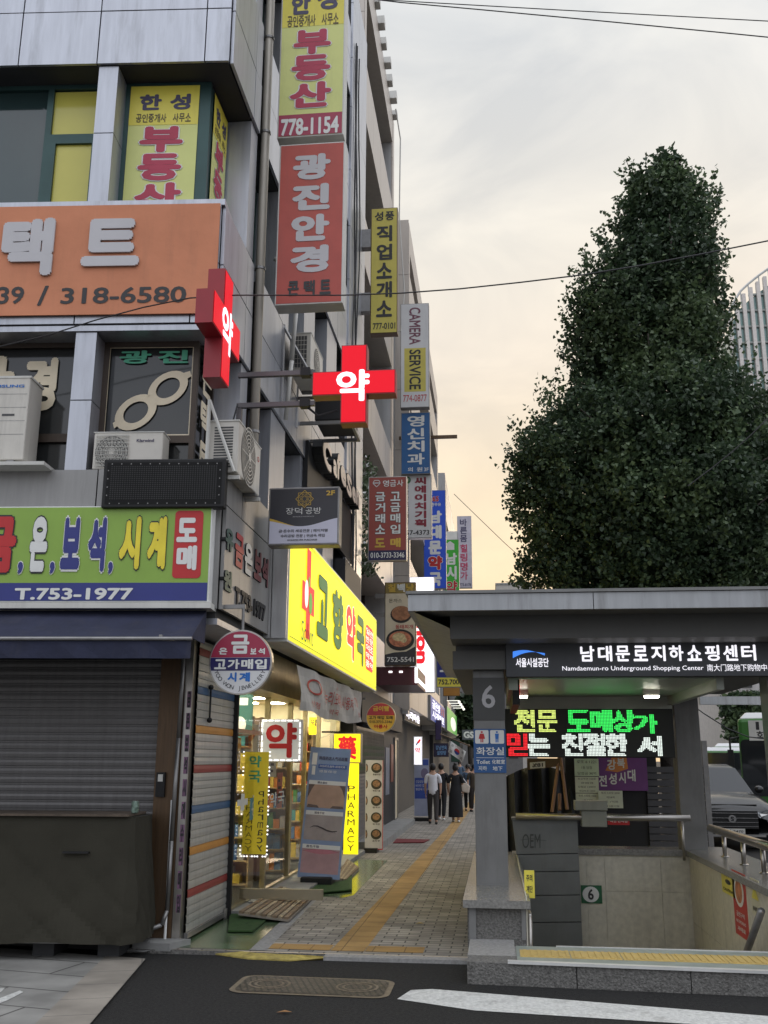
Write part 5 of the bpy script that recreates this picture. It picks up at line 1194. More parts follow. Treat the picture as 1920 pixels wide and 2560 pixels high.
# cafe letters
t = thing('cafe_sign', 'black-backed three-dimensional Cafe lettering mounted on the wall above the street', 'sign', (-2.7, 18, 6))
XC = -2.55; m_cafe = mk('letter_cream', S(226, 206, 186), .4); mc = MB(); mk_ = MB(); mb_ = MB()
for ch, pl, pr, pt_, pb in (('C', 806, 830, 1100, 1172), ('a', 833, 843, 1150, 1192), ('f', 842, 851, 1130, 1202), ('e', 851, 866, 1166, 1214), ('S', 866, 880, 1186, 1242), ('e', 880, 890, 1216, 1256), ('n', 890, 899, 1230, 1268)):
    pm_ = (pl+pr)/2; y0, y1 = PX(pl, (pt_+pb)/2, XC).y, PX(pr, (pt_+pb)/2, XC).y; z0, z1 = PX(pm_, pb, XC).z, PX(pm_, pt_, XC).z
    fr = Fr((XC, y0, z0), (0, y1-y0, 0), (0, 0, z1-z0)); fr.text(mc, ch, .04, .03, .96, .97, .002, .05); fr.text(mk_, ch, 0, 0, 1, 1, -.004, .06, extr=.16)
mc.build('lettering', m_cafe, t); mk_.build('letter_casing', m_black, t)
ya, yb = PX(800, 1180, XC).y, PX(902, 1280, XC).y; za = PX(815, 1200, XC).z
mb_.box(-2.79, -2.72, ya-.1, yb, za-.55, za+.45); mb_.box(-2.79, -2.60, yb-1.6, yb+.5, za-1.35, za-.75); mb_.build('backing', m_dark, t)
# shop-name metal letters on the corner band
t = thing('metal_lettering', 'raised green, red and grey shop name letters on the dark side wall at the corner', 'sign', (-2.62, 10.4, 3.4))
def Wf(px, py): p = PX(px, py, -2.60); return p.y, p.z
def wl(ch, pl, pr, pt_, pb, mat, nm='letter'):
    y0, y1 = Wf(pl, (pt_+pb)/2)[0], Wf(pr, (pt_+pb)/2)[0]; zb, zt_ = Wf((pl+pr)/2, pb)[1], Wf((pl+pr)/2, pt_)[1]
    fr = Fr((-2.60, y0, zb), (0, y1-y0, 0), (0, 0, zt_-zb)); m = MB(); fr.text(m, ch, 0, 0, 1, 1, 0, .05); m.cur = 1; fr.text(m, ch, 0, 0, 1, 1, -.003, .05, extr=.045)
    m.build(nm, [mat, m_dark], t)
gdk, rdk = mk('letter_green', S(70, 92, 82), .5, .2), mk('letter_red', S(170, 66, 62), .5)
wl('유', 564, 585, 1322, 1378, gdk); wl('원', 560, 580, 1424, 1478, gdk)
wl('금', 588, 610, 1335, 1420, rdk); wl('은', 612, 632, 1358, 1438, m_offwhite); wl('보', 636, 655, 1376, 1452, mk('letter_plum', S(112, 58, 60), .5)); wl('석', 656, 671, 1392, 1466, mk('letter_maroon', S(100, 48, 52), .5))
y0, y1 = Wf(588, 1500)[0], Wf(664, 1530)[0]; fr = Fr((-2.60, y0, 3.32), (0, y1-y0, 0), (0, 0, .19)); m = MB(); fr.text(m, 'T.753-1977', 0, 0, 1, 1, 0, .05, extr=.045); m.build('letter', m_dark, t)

# street-level shops beyond the pharmacy
t, n = shutter('roller_shutter', 'dark lattice shutter with green light showing through its top', (-2.86, 20.7, .22), (0, 5.2, 0), 2.3, [m_shut, mk('lattice_green', (.02, .08, .02), .5, emit=.05, ecol=(.1, .6, .1))], lambda i: 1 if 4 < i < 12 and i % 2 else 0, .075)
m = MB()
for i in range(26): m.box(-2.845, -2.83, 20.75+i*.2, 20.77+i*.2, 1.5, 2.4)
m.build('lattice', m_shut, t)
m = MB(); m.box(-3.2, -2.86, 20.3, 20.7, 0, 3.25); m.box(-3.2, -2.86, 25.9, 29.4, 0, 3.25); m.box(-2.86, -2.7, 20.4, 29.4, 2.55, 3.25); tag(m.build('shopfront', m_dark), 'dark shopfront surround around the lattice shutter', 'shopfront')
m = MB(); m.box(-2.86, -2.32, 20.9, 29.2, ZS, .17); tag(m.build('doorstep', m_conc), 'grey concrete step in front of the lattice shutter', 'step')
t = thing('shop_canopy', 'maroon box canopy with small lamps under the restaurant sign', 'canopy', (-2.3, 24, 3)); a = PY(955, 1712, 23.6); b = PY(1043, 1668, 23.6)
m = MB(); m.box(-2.84, b.x, 23.7, 26.5, a.z, b.z+.02); m.build('box', mk('maroon_panel', S(84, 34, 46), .4), t)
m = MB(); m.box(b.x-.06, b.x+.0, 23.64, 23.70, a.z+.05, b.z); m.box(b.x, b.x+.02, 23.7, 26.5, a.z+.08, a.z+.16)
for x in (-2.5, -2.25): m.box(x, x+.08, 23.67, 23.70, b.z-.12, b.z-.08)
m.build('lamps', e_led, t)
def wall_sign(label, pl, pt_, pr, pb, x, face, texts, nm='wall_sign', lmat=None, bold=.03, group='wall signs along the street'):
    p0, p1 = PX(pl, pb, x), PX(pr, pb, x); zt_ = PX(pl, pt_, x).z
    t, fr = sign_box(nm, label, 'sign', (x, p0.y, p0.z), (0, p1.y-p0.y, 0), (0, 0, zt_-p0.z), .15, face, m_steel_d, group)
    if texts: letters(t, fr, lmat or t_pale, texts, bold, .005)
    return t, fr
wall_sign('small black wall sign with brightly lit white letters beside the round gold sign', 1012, 1764, 1050, 1800, -2.68, m_dark, [('아리따움', .05, .15, .95, .85)], lmat=e_white2)
t, fr = wall_sign('blue lit wall sign packed with white and red characters', 1077, 1737, 1112, 1800, -2.40, mk('lit_royal', S(40, 70, 150), .5, emit=.22, ecol=S(50, 90, 200)), [('금은방', .08, .52, .6, .92), ('시계전문', .08, .12, .92, .46)], lmat=e_white)
letters(t, fr, t_red, [('당일', .64, .52, .95, .92)], .03, .006)
t, fr = wall_sign('green and white lit pharmacy panel farther down the street', 1118, 1765, 1142, 1826, -2.35, mk('lit_mint', S(80, 160, 60), .5, emit=.3, ecol=S(110, 200, 90)), [], 'wall_sign')
m = MB(); fr.ell(m, .6, .45, .3, .32, .004); m.build('white_shape', mk('lit_cream', (.7, .7, .6), .5, emit=.6, ecol=(.9, .9, .8)), t)
m = MB()
for k in range(4):
    m.box(-2.35, -1.75, fr.O.y+k*2.4, fr.O.y+k*2.4+.04, fr.O.z+fr.V.z+.25, fr.O.z+fr.V.z+.28); m.ball((-1.75, fr.O.y+k*2.4, fr.O.z+fr.V.z+.2), .07)
m.build('lamp_arms', mk('lamp_soft', (.8, .8, .7), .5, emit=1.2, ecol=(1, .97, .85)), t)
O, U, V = quad_sign(1034, 1841, 1056, 1913, 29.6)
t, fr = sign_box('projecting_sign', 'small vertical white-lit sign with a capsule picture and one red character', 'sign', O, U, V, .1, e_white, m_white, G_)
letters(t, fr, k2, [('약', .12, .42, .80, .62)], .02, .004)
m = MB(); fr.poly(m, [(.2, .72), (.34, .70), (.62, .82), (.48, .85)], .004); m.build('capsule_tail', f_blue, t); m = MB(); fr.poly(m, [(.48, .78), (.62, .765), (.86, .87), (.84, .91), (.68, .925), (.42, .82)], .005); m.build('capsule_head', k2, t)
O, U, V = quad_sign(1036, 1896, 1073, 2040, 30.5)
t = thing('banner_stand', 'blue and white printed banner stand beside the walkers', 'banner stand', (O.x, 30.5, 0)); fr = Fr(O, U, V)
m = MB(); fr.slab(m, 0, 0, 1, 1, -.02, 0); m.build('sheet', mk('banner_pale', S(160, 166, 190), .5), t)
m = MB(); fr.rect(m, .03, .30, .97, .66, .003); fr.rect(m, .3, .88, .97, .98, .003); m.build('blue_block', mk('print_royal', S(56, 80, 160), .5), t)
letters(t, fr, t_pale, [('건강상담 약국', .1, .57, .9, .62), ('비타민 할인', .1, .50, .8, .55), ('영양제 전문', .1, .44, .9, .48)], .01, .005)
m = MB(); fr.ell(m, .7, .74, .25, .09, .003); m.build('photo', mk('print_mauve', S(120, 112, 140), .5), t)
m = MB(); m.box(O.x, O.x+U.x, 30.3, 30.7, ZS, .13); m.build('base', m_black, t)
O, U, V = quad_sign(1092, 1640, 1160, 1718, 38)
t, fr = sign_box('projecting_sign', 'navy and yellow sign with a telephone number half hidden by the subway roof', 'sign', O, U, V, .3, f_navy, m_steel_d, G_)
m = MB(); fr.rect(m, 0, 0, 1, .30, .001); m.build('yellow_band', f_yel, t); letters(t, fr, t_black, [('752.7000', .04, .07, .96, .24)], .03, .004); letters(t, fr, t_pale, [('고금', .1, .42, .9, .9)], .03, .004)
O, U, V = quad_sign(1084, 1858, 1122, 1892, 44)
t, fr = sign_box('projecting_sign', 'dark purple sign over a shop door behind the flag', 'sign', O, U, V, .2, mk('film_purple', S(46, 42, 66), .5), m_dark, G_)
letters(t, fr, mk('ink_sky', S(120, 160, 200), .5), [('강남면옥', .12, .52, .9, .85), ('설렁탕', .2, .12, .85, .45)], .02, .004)
O, U, V = quad_sign(1155, 1824, 1189, 1850, 60)
t, fr = sign_box('projecting_sign', 'small grey sign with a white round emblem far down the street', 'sign', O, U, V, .2, mk('film_slate', S(88, 92, 98), .5), m_dark, G_)
letters(t, fr, t_pale, [('GS', .1, .15, .9, .85)], .05, .004)
for (pl, pt_, pr, pb, Y, mat_, lab) in ((1108, 1716, 1150, 1740, 50, mk('panel_amber', S(150, 104, 40), .5, emit=.08), 'plain amber sign panel over the far shops'), (1088, 1800, 1104, 1850, 41, mk('panel_violet', S(62, 50, 84), .5), 'narrow violet sign panel above the blue banner stand'), (1128, 1850, 1150, 1905, 47, mk('panel_bottle', S(40, 70, 56), .5), 'small bottle-green sign panel behind the flag')):
    O, U, V = quad_sign(pl, pt_, pr, pb, Y); sign_box("projecting_sign", lab, "sign", O, U, V, .2, mat_, m_dark, G_)
for (y0, y1, z0, z1, mat_, lab) in ((26.3, 27.2, .9, 2.1, mk('poster_mist', S(120, 124, 136), .5), 'pale poster on the dark shop wall past the lattice shutter'), (27.6, 28.3, 1.2, 2.2, mk('poster_rust', S(120, 66, 50), .5), 'rust-coloured poster on the dark shop wall past the lattice shutter')):
    m = MB(); m.box(-2.858, -2.845, y0, y1, z0, z1); tag(m.build('wall_poster', mat_), lab, 'poster', 'posters on the dark shop wall')
t = thing('shop_door', 'dim glass shop door with a metal frame in the dark shopfront', 'door', (-2.84, 28.8, .04)); m = MB()
for q in ((28.45, 28.52, .1, 2.4), (29.3, 29.37, .1, 2.4), (28.52, 29.3, 2.33, 2.4), (28.52, 29.3, .1, .2)): m.box(-2.86, -2.81, *q)
m.build('frame', m_steel_d, t); m = MB(); m.poly([(-2.84, 28.52, .2), (-2.84, 29.3, .2), (-2.84, 29.3, 2.33), (-2.84, 28.52, 2.33)]); m.build('pane', mk('door_glow', (.05, .05, .05), .1, emit=.25, ecol=(.8, .7, .5)), t)
# flag
t = thing('flag', 'white South Korean flag on a slanting pole above the walkers', 'flag', (-1.4, 29, 3)); YF = 28.5
a, b = PY(1100, 1835, YF), PY(1172, 1864, YF); m = MB(); m.tube([a, b], .018, 6); m.ball(b, .04); m.build('pole', m_brown, t)
q = [PY(1120, 1880, YF), PY(1157, 1906, YF), PY(1170, 1892, YF), PY(1128, 1853, YF)]
fr = Fr(q[0], q[1]-q[0], q[3]-q[0])
m = MB()
for i in range(10):
    for j in range(6):
        w_ = lambda u, v: fr.p(u, v, .05*math.sin(u*7+v*2)); m.poly([w_(i/10, j/6), w_((i+1)/10, j/6), w_((i+1)/10, (j+1)/6), w_(i/10, (j+1)/6)])
m.build('cloth', m_white, t, smooth=True)
m = MB(); fr.ell(m, .5, .5, .17, .25, .075, 20, 0, 180); m.build('red_half', t_red, t); m = MB(); fr.ell(m, .5, .5, .17, .25, .074, 20, 180, 360); m.build('blue_half', mk('flag_blue', S(40, 60, 130), .6), t)
m = MB()
for cu, cv in ((.16, .76), (.84, .24), (.16, .24), (.84, .76)):
    for k in range(3): fr.rect(m, cu-.07, cv-.09+k*.07, cu+.07, cv-.06+k*.07, .074)
m.build('trigrams', t_black, t)
# hanging plant on the balcony
t = thing('hanging_plant', 'trailing green plant with small white flowers on the ledge past the Cafe letters', 'plant', (-2.7, 21, 6))
m = MB(); m2 = MB()
for i in range(900):
    y = random.gauss(21.3, .5); z = random.uniform(5.8, 8.3); x = -2.72+random.uniform(-.15, .15); s_ = random.uniform(.04, .09); v1 = Vector((random.uniform(-1, 1), random.uniform(-1, 1), random.uniform(-1, 1))).normalized(); v2 = v1.orthogonal()
    p = Vector((x, y, z)); (m2 if random.random() < .06 else m).poly([p, p+v1*s_+v2*s_*.5, p+v1*s_*1.6, p+v1*s_-v2*s_*.5])
m.build('leaves', mk('vine_leaf', (.06, .09, .035), .6, 0, .3, 8), t); m2.build('flowers', m_white, t)

# ------------------------------------------------------------------ subway entrance
m_sub = mk('entrance_stone', (.60, .57, .47), .5, 0, .12, 14, bump=.12, bscale=80, dirt=.25)
m_cope = mk('polished_granite', (.22, .215, .20), .22, 0, .3, 40, dirt=.15)
m_colm = mk('column_grey', (.195, .195, .19), .45, .2, .10, 4, dirt=.5)
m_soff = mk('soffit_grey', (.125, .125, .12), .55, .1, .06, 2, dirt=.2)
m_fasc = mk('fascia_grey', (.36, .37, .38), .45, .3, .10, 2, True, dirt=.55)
SUB = thing('subway_entrance', 'grey roofed subway entrance number 6 with granite parapets and a wide flat canopy', 'subway entrance', (1.5, 12, 0))
ZP = .17
m = MB()
def blockrow(x0, x1, y0a, y0b, z1, n_):
    for i in range(n_):
        a, b = x0+(x1-x0)*i/n_+.004, x0+(x1-x0)*(i+1)/n_-.004; ya, yb = y0a+(y0b-y0a)*i/n_, y0a+(y0b-y0a)*(i+1)/n_
        m.prism([(a, ya, 0), (b, yb, 0), (b, 9.2, 0), (a, 9.2, 0)], (0, 0, z1))
blockrow(-.28, 4.2, 8.90, 8.62, ZP, 5)
m.build('base_kerb', m_stone_d, SUB)
m = MB(); m.prism([(-.28, 9.2, 0), (.13, 9.2, 0), (.13, 10.02, 0), (-.28, 10.02, 0)], (0, 0, ZP)); m.prism([(.13, 9.2, 0), (4.2, 9.2, 0), (4.2, 9.62, 0), (.13, 9.68, 0)], (0, 0, ZP-.004)); m.build('platform', m_stone, SUB)
m = MB(); m.prism([(.14, 8.98, ZP), (4.2, 8.74, ZP), (4.2, 9.60, ZP), (.14, 9.66, ZP)], (0, 0, .006)); m.build('tread_paving', mk('tread_green_grey', (.24, .27, .24), .5, 0, .15, 5), SUB)
m = MB(); k = 9
for i in range(k):
    x0, x1 = .17+.43*i, .17+.43*(i+1)-.008; s0, s1 = -.03*x0, -.03*x1
    m.prism([(x0, 9.14+s0, ZP+.006), (x1, 9.14+s1, ZP+.006), (x1, 9.46+s1*.6, ZP+.006), (x0, 9.46+s0*.6, ZP+.006)], (0, 0, .004))
    for j in range(7): u = x0+.03+j*.06; m.prism([(u, 9.16+s0, ZP+.010), (u+.028, 9.16+s0, ZP+.010), (u+.028, 9.44+s0*.6, ZP+.010), (u, 9.44+s0*.6, ZP+.010)], (0, 0, .006))
m.build('tactile_tiles', mk('tactile_yellow', (.50, .36, .12), .6, 0, .12, 6, dirt=.2), SUB)
m = MB(); m.prism([(.06, 8.86, ZP), (4.2, 8.60, ZP), (4.2, 8.66, ZP), (.06, 8.92, ZP)], (0, 0, .022)); m.prism([(.5, 9.655, ZP+.006), (4.2, 9.60, ZP+.006), (4.2, 9.615, ZP+.006), (.5, 9.67, ZP+.006)], (0, 0, .008)); m.build('nosing', mk('nosing_alloy', (.62, .62, .60), .35, .3), SUB)
# stairs going down
m = MB()
for i in range(14): m.box(.27, 2.6, 9.68+.30*i, 9.68+.30*(i+1), -.17*(i+1)-.12, ZP-.17*(i+1))
m.build('stair', m_stone, SUB)
# parapets
YW = 14.6; ZL, ZR = .52, .62
m = MB(); m.box(-.30, .25, 10.0, 15.0, -.02, ZL-.07); m.build('parapet', m_stone_d, SUB)
m = MB(); m.box(-.285, -.22, 9.985, 9.999, .17, ZL-.07); m.box(.205, .245, 9.985, 9.999, .17, ZL-.07); m.build('edge_trim', m_colm, SUB)
m = MB(); m.box(-.34, .29, 9.93, 10.95, ZL-.07, ZL); m.box(-.34, .29, 10.956, 13.0, ZL-.07, ZL); m.box(-.34, .29, 13.006, 15.05, ZL-.07, ZL); m.build('coping', m_cope, SUB)
m = MB()
m.box(2.6, 3.1, 9.5, 15.1, -.3, ZR-.07)
us = [0, 1.2, 2.5, 3.8, 5.1]; vs = [0, 1.0, 1.75, 2.5, 3.35]
clad(m, (2.6, YW, -2.8), (0, -1, 0), ZV, us, vs, .012, .008, 0)
clad(m, (.25, YW+.0, -2.2), XV, ZV, [0, .95, 1.2, 1.95, 2.35], [0, .9, 1.5, 2.27, 2.75], .012, .008, 0)
m.box(2.6, 3.1, 9.4, 15.1, -3, -.31); m.box(.2, 2.6, YW, 15.0, -2.2, ZR-.08)
clad(m, (.25, 10.0, -2.8), YV, ZV, us[:-1]+[4.6], vs, .012, .008, 0)
m.build('wall_tiles', m_sub, SUB)
m = MB(); m.box(.29, 2.56, YW-.06, 15.05, ZR-.08, ZR); m.box(2.54, 3.2, 9.40, 15.12, ZR-.07, ZR+.001); m.build('coping', m_cope, SUB)
m = MB(); m.box(.27, 2.58, YW-1.2, YW-.02, -.80, -.72); m.build('lintel', mk('lintel_cream', (.45, .40, .30), .5), SUB)
# columns
for (x0, x1, y0) in ((-.235, .105, 11.1), (2.52, 2.86, 14.62), (2.92, 3.26, 11.15), (-.235, .105, 14.62)):
    zb = ZL if x0 < 2 else ZR
    m = MB(); m.box(x0, x1, y0, y0+.34, zb-.01, 2.76); m.build('column', m_colm, SUB, bevel=.008)
# canopy
CX0, CX1, CY0, CY1 = PY(1019, 1480, 9.85).x, 4.4, 9.85, 18.0; CZ = PY(1400, 1523, 9.85).z
FH = PY(1400, 1482, 9.85).z-CZ
m = MB(); xs = [CX0, .99, 3.45, CX1]
for i in range(3): m.box(xs[i]+.004, xs[i+1]-.004, CY0, CY0+.05, CZ, CZ+FH)
ys = rng(CY0+.06, CY1, 2.4)
for i in range(len(ys)-1): m.box(CX0, CX0+.05, ys[i]+.004, ys[i+1]-.004, CZ, CZ+FH); m.box(CX1-.05, CX1, ys[i]+.004, ys[i+1]-.004, CZ, CZ+FH)
m.build('fascia', m_fasc, SUB)
m = MB(); m.box(CX0-.02, CX1+.02, CY0-.02, CY1, CZ+FH+.006, CZ+FH+.036); m.build('roof_edge', m_colm, SUB)
m = MB(); m.box(CX0+.06, CX1-.06, CY0+.06, CY1-.02, CZ+.02, CZ+FH)
m.prism([(CX0+.055, 0, CZ+.015), (CX0+.055, 0, CZ), (-.42, 0, CZ-.16), (-.42, 0, CZ+.015)], (0, 0, 0)) if False else None
m.box(-.45, CX1-.4, CY0+.55, CY0+1.2, CZ-.22, CZ+.02); m.box(-.42, CX1-.45, CY0+1.2, 15.3, 2.96, CZ+.02)
m.box(-.45, .16, 10.95, 15.3, 2.76, 2.96); m.box(2.5, 3.34, 11.0, 15.3, 2.76, 2.96)
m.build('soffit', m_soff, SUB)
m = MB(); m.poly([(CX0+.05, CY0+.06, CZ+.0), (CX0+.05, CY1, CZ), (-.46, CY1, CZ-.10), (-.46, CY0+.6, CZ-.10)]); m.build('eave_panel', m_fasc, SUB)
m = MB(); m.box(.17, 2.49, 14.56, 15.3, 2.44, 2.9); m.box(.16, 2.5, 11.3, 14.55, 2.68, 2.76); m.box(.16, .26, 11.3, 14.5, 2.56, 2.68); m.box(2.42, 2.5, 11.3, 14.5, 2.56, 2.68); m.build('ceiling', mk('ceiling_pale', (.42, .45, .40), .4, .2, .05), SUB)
# rails
zr_ = PY(1400, 2042, 14.16).z
m = MB(); m.tube([(.25, 14.16, zr_), (2.56, 14.16, zr_)], .045, 12)
for x in (2.45,): m.tube([(x, 14.16, ZR-.1), (x, 14.16, zr_)], .022, 8)
p0, p1 = Vector((2.86, 14.4, .92)), Vector((2.86, 9.4, .92)); m.tube([p0, p1], .05, 12)
for y in (13.6, 12.6, 11.7, 10.9, 10.2, 9.6): m.tube([(2.86, y, ZR), (2.86, y, .88)], .028, 8); m.cyl((2.86, y, ZR), (2.86, y, ZR+.015), .05, n=12)
m.build('railing', m_steel, SUB, smooth=True)
m = MB(); a, b = PX(1900, 2275, 2.45), PX(1866, 2378, 2.45); d_ = b-a; m.tube([a+Vector((0, -.05, .0)), a+d_*1.6], .035, 10)
m.build('handrail', m_steel_d, SUB, smooth=True); m = MB(); a = Vector((.285, 10.15, .36)); m.tube([a+Vector((0, 0, -.6)), a, a+Vector((.0, .25, .0)), a+Vector((0, 4, -2.3))], .022, 10); m.build('handrail', m_steel, SUB, smooth=True)
# grey folding gate casing on the left
m = MB(); q = lambda px, py: PY(px, py, 14.26); A, Bq, Cq, Dq = q(1281, 2050), q(1443, 2046), q(1459, 2420), q(1326, 2420)
rows_ = [0, .24, .36, .52, .70, .86, 1]
for i in range(6):
    for u0 in (0,):
        k0, k1 = rows_[i]+.003, rows_[i+1]-.003; m.prism([A.lerp(Dq, k1), Bq.lerp(Cq, k1), Bq.lerp(Cq, k0), A.lerp(Dq, k0)], (0, .3, 0))
m.prism([A+Vector((-.01, -.02, 0)), Bq+Vector((.01, -.02, 0)), Bq+Vector((.01, -.02, .03)), A+Vector((-.01, -.02, .03))], (0, .3, 0))
tag(m.build('gate_casing', mk('casing_grey', (.17, .18, .175), .45, .3, .1, 3, dirt=.3)), 'tall grey metal gate casing with scrawled graffiti beside the stairwell rail', 'gate casing')
m = MB(); fr = Fr(q(1300, 2125), q(1360, 2125)-q(1300, 2125), q(1300, 2080)-q(1300, 2125)); fr.text(m, 'OEM', .1, .1, .85, .9, .012, -.02); fr.poly(m, [(.0, .55), (.5, .62), (1.1, .5), (1.1, .52), (.5, .645), (.0, .57)], .013); tag(m.build('graffiti', mk('marker_ink', (.075, .08, .075), .7)), 'scribbled dark graffiti tag on the grey gate casing', 'graffiti')
m = MB(); a, b, c = PY(1438, 2026, 14.05), PY(1518, 2003, 14.05), PY(1450, 2068, 14.05); m.obox((a.x, 14.05, a.z), (b.x-a.x, 0, 0), (0, .3, 0), (0, 0, b.z-a.z+.0)); m.obox((c.x+.03, 14.10, c.z), (b.x-c.x-.04, 0, 0), (0, .26, 0), (0, 0, a.z-c.z-.003)); tag(m.build('control_box', mk('box_sage', (.25, .26, .22), .5, .1, .08, 3, dirt=.3), bevel=.01), 'grey-green metal control box fixed on the rail at the back of the stairwell', 'control box')
# signs of the entrance
def col_plate(label, v0, v1, y, face, cat='sign', x0=-.235, x1=.105, name='plate'):
    t = thing(name, label, cat, ((x0+x1)/2, y, v0)); fr = Fr((x0-.004, y, v0), (x1-x0+.008, 0, 0), (0, 0, v1-v0)); m = MB(); fr.slab(m, 0, 0, 1, 1, -.012, .0); m.build('panel', face, t); return t, fr
z0, z1 = PY(1220, 1800, 11.08).z, PY(1220, 1694, 11.08).z
t, fr = col_plate('dark grey exit number plate with a large pale 6 on the near column', z0, z1, 11.085, mk('plate_dark', (.07, .07, .068), .5), name='exit_number_plate')
letters(t, fr, t_grey, [('6', .28, .28, .70, .82)], .015, .003)
z0, z1 = PY(1225, 1932, 11.08).z, PY(1225, 1822, 11.08).z
t, fr = col_plate('blue and white toilet sign with two figures fixed to the near column', z0, z1, 11.085, mk('plate_blue', S(40, 84, 136), .4, dirt=.15), name='toilet_sign')
letters(t, fr, t_pale, [('화장실', .08, .40, .94, .58), ('Toilet', .08, .20, .50, .29), ('化粧室', .56, .20, .96, .30), ('지하', .14, .05, .40, .15), ('地下', .58, .05, .88, .15)], .015, .003)
m = MB(); fr.rrect(m, .05, .66, .47, .97, .003, .1); fr.rrect(m, .52, .66, .95, .97, .003, .1); fr.rect(m, .08, .335, .94, .345, .003); m.build('pictogram_tile', t_pale, t)
def figure(cu, skirt, mat, nm):
    m = MB(); fr.ell(m, cu, .925, .035, .022, .005, 12)
    fr.poly(m, [(cu-.06, .89), (cu+.06, .89), (cu+(.10 if skirt else .05), .77), (cu-(.10 if skirt else .05), .77)], .005); fr.rect(m, cu-.045, .69, cu-.01, .77, .005); fr.rect(m, cu+.01, .69, cu+.045, .77, .005); m.build(nm, mat, t)
figure(.26, True, t_red, 'woman_pictogram'); figure(.73, False, t_blue, 'man_pictogram')
# canopy name board
YS = 10.92; a = PY(1265, 1693, YS); zt_ = PY(1400, 1599, YS).z
t, fr = sign_box('station_sign', 'charcoal name board of the underground shopping centre with glowing white letters', 'sign', (a.x, YS, a.z), (3.12, 0, 0), (0, 0, zt_-a.z), .12, mk('board_charcoal', (.075, .08, .09), .45), m_dark, rim=.006)
def Su(px0, py0, px1, py1): p0, p1 = PY(px0, py1, YS), PY(px1, py0, YS); return ((p0.x-fr.O.x)/fr.U.x, (p0.z-fr.O.z)/fr.V.z, (p1.x-fr.O.x)/fr.U.x, (p1.z-fr.O.z)/fr.V.z)
b0 = Su(1447, 1612, 1892, 1654)
letters(t, fr, e_white, row('남대문로지하쇼핑센터', b0[0], b0[2], b0[1], b0[3], .2), .025, .004)
letters(t, fr, e_white, [('Namdaemun-ro Underground Shopping Center', *Su(1406, 1664, 1758, 1680)), ('南大门路地下购物中心', *Su(1768, 1660, 1934, 1678))], .012, .004)
letters(t, fr, e_white, [('서울시설공단', *Su(1290, 1645, 1371, 1668))], .015, .004)
m = MB()
def wv(i, n=18):
    u = i/n; x = 1282+80*u; return x, 1633-11*math.sin(u*2.6+.55)+4*u+2, 1633-5*math.sin(u*3.3+.3)+14*(1-u)**2-2*u
for i in range(18):
    A, Bq = wv(i), wv(i+1); pts = [(A[0], A[2]), (Bq[0], Bq[2]), (Bq[0], Bq[1]), (A[0], A[1])]
    fr.poly(m, [Su(x, y, x+1, y)[0:2] for x, y in pts], .004)
m.build('wave_emblem', mk('lit_azure', (.1, .3, .8), .5, emit=.9, ecol=(.06, .26, .95)), t)
m = MB(); 
for px in (1356, 1630): p = PY(px, 1580, YS); m.box(p.x-.02, p.x+.02, YS+.02, YS+.08, zt_, 3.12)
m.build('hangers', m_soff, t)
# LED text board
YL = 14.2; a, b = PY(1263, 1893, YL), PY(1681, 1772, YL)
t, fr = sign_box('led_board', 'black scrolling text board with green, yellow, white and red dot letters under the canopy', 'display board', (a.x, YL, a.z), (b.x-a.x, 0, 0), (0, 0, b.z-a.z), .15, mk('board_black', (.012, .014, .012), .5), m_black, rim=.01)
def ledmat(name, col, st):
    m_ = bpy.data.materials.new(name); m_.use_nodes = True; tt = m_.node_tree; bb = tt.nodes['Principled BSDF']; bb.inputs['Base Color'].default_value = (.01, .01, .01, 1)
    ge = tt.nodes.new('ShaderNodeNewGeometry'); sp_ = tt.nodes.new('ShaderNodeSeparateXYZ'); tt.links.new(ge.outputs['Position'], sp_.inputs[0]); outs = []
    for ax in ('X', 'Z'):
        mu = tt.nodes.new('ShaderNodeMath'); mu.operation = 'MULTIPLY'; mu.inputs[1].default_value = 62; tt.links.new(sp_.outputs[ax], mu.inputs[0])
        fq = tt.nodes.new('ShaderNodeMath'); fq.operation = 'FRACT'; tt.links.new(mu.outputs[0], fq.inputs[0])
        gt = tt.nodes.new('ShaderNodeMath'); gt.operation = 'GREATER_THAN'; gt.inputs[1].default_value = .22; tt.links.new(fq.outputs[0], gt.inputs[0]); outs.append(gt)
    ml = tt.nodes.new('ShaderNodeMath'); ml.operation = 'MULTIPLY'; tt.links.new(outs[0].outputs[0], ml.inputs[0]); tt.links.new(outs[1].outputs[0], ml.inputs[1])
    m2_ = tt.nodes.new('ShaderNodeMath'); m2_.operation = 'MULTIPLY'; m2_.inputs[1].default_value = st; tt.links.new(ml.outputs[0], m2_.inputs[0])
    bb.inputs['Emission Color'].default_value = (*col, 1); tt.links.new(m2_.outputs[0], bb.inputs['Emission Strength']); return m_
def Lu(px0, py0, px1, py1): p0, p1 = PY(px0, py1, YL), PY(px1, py0, YL); return ((p0.x-fr.O.x)/fr.U.x, (p0.z-fr.O.z)/fr.V.z, (p1.x-fr.O.x)/fr.U.x, (p1.z-fr.O.z)/fr.V.z)
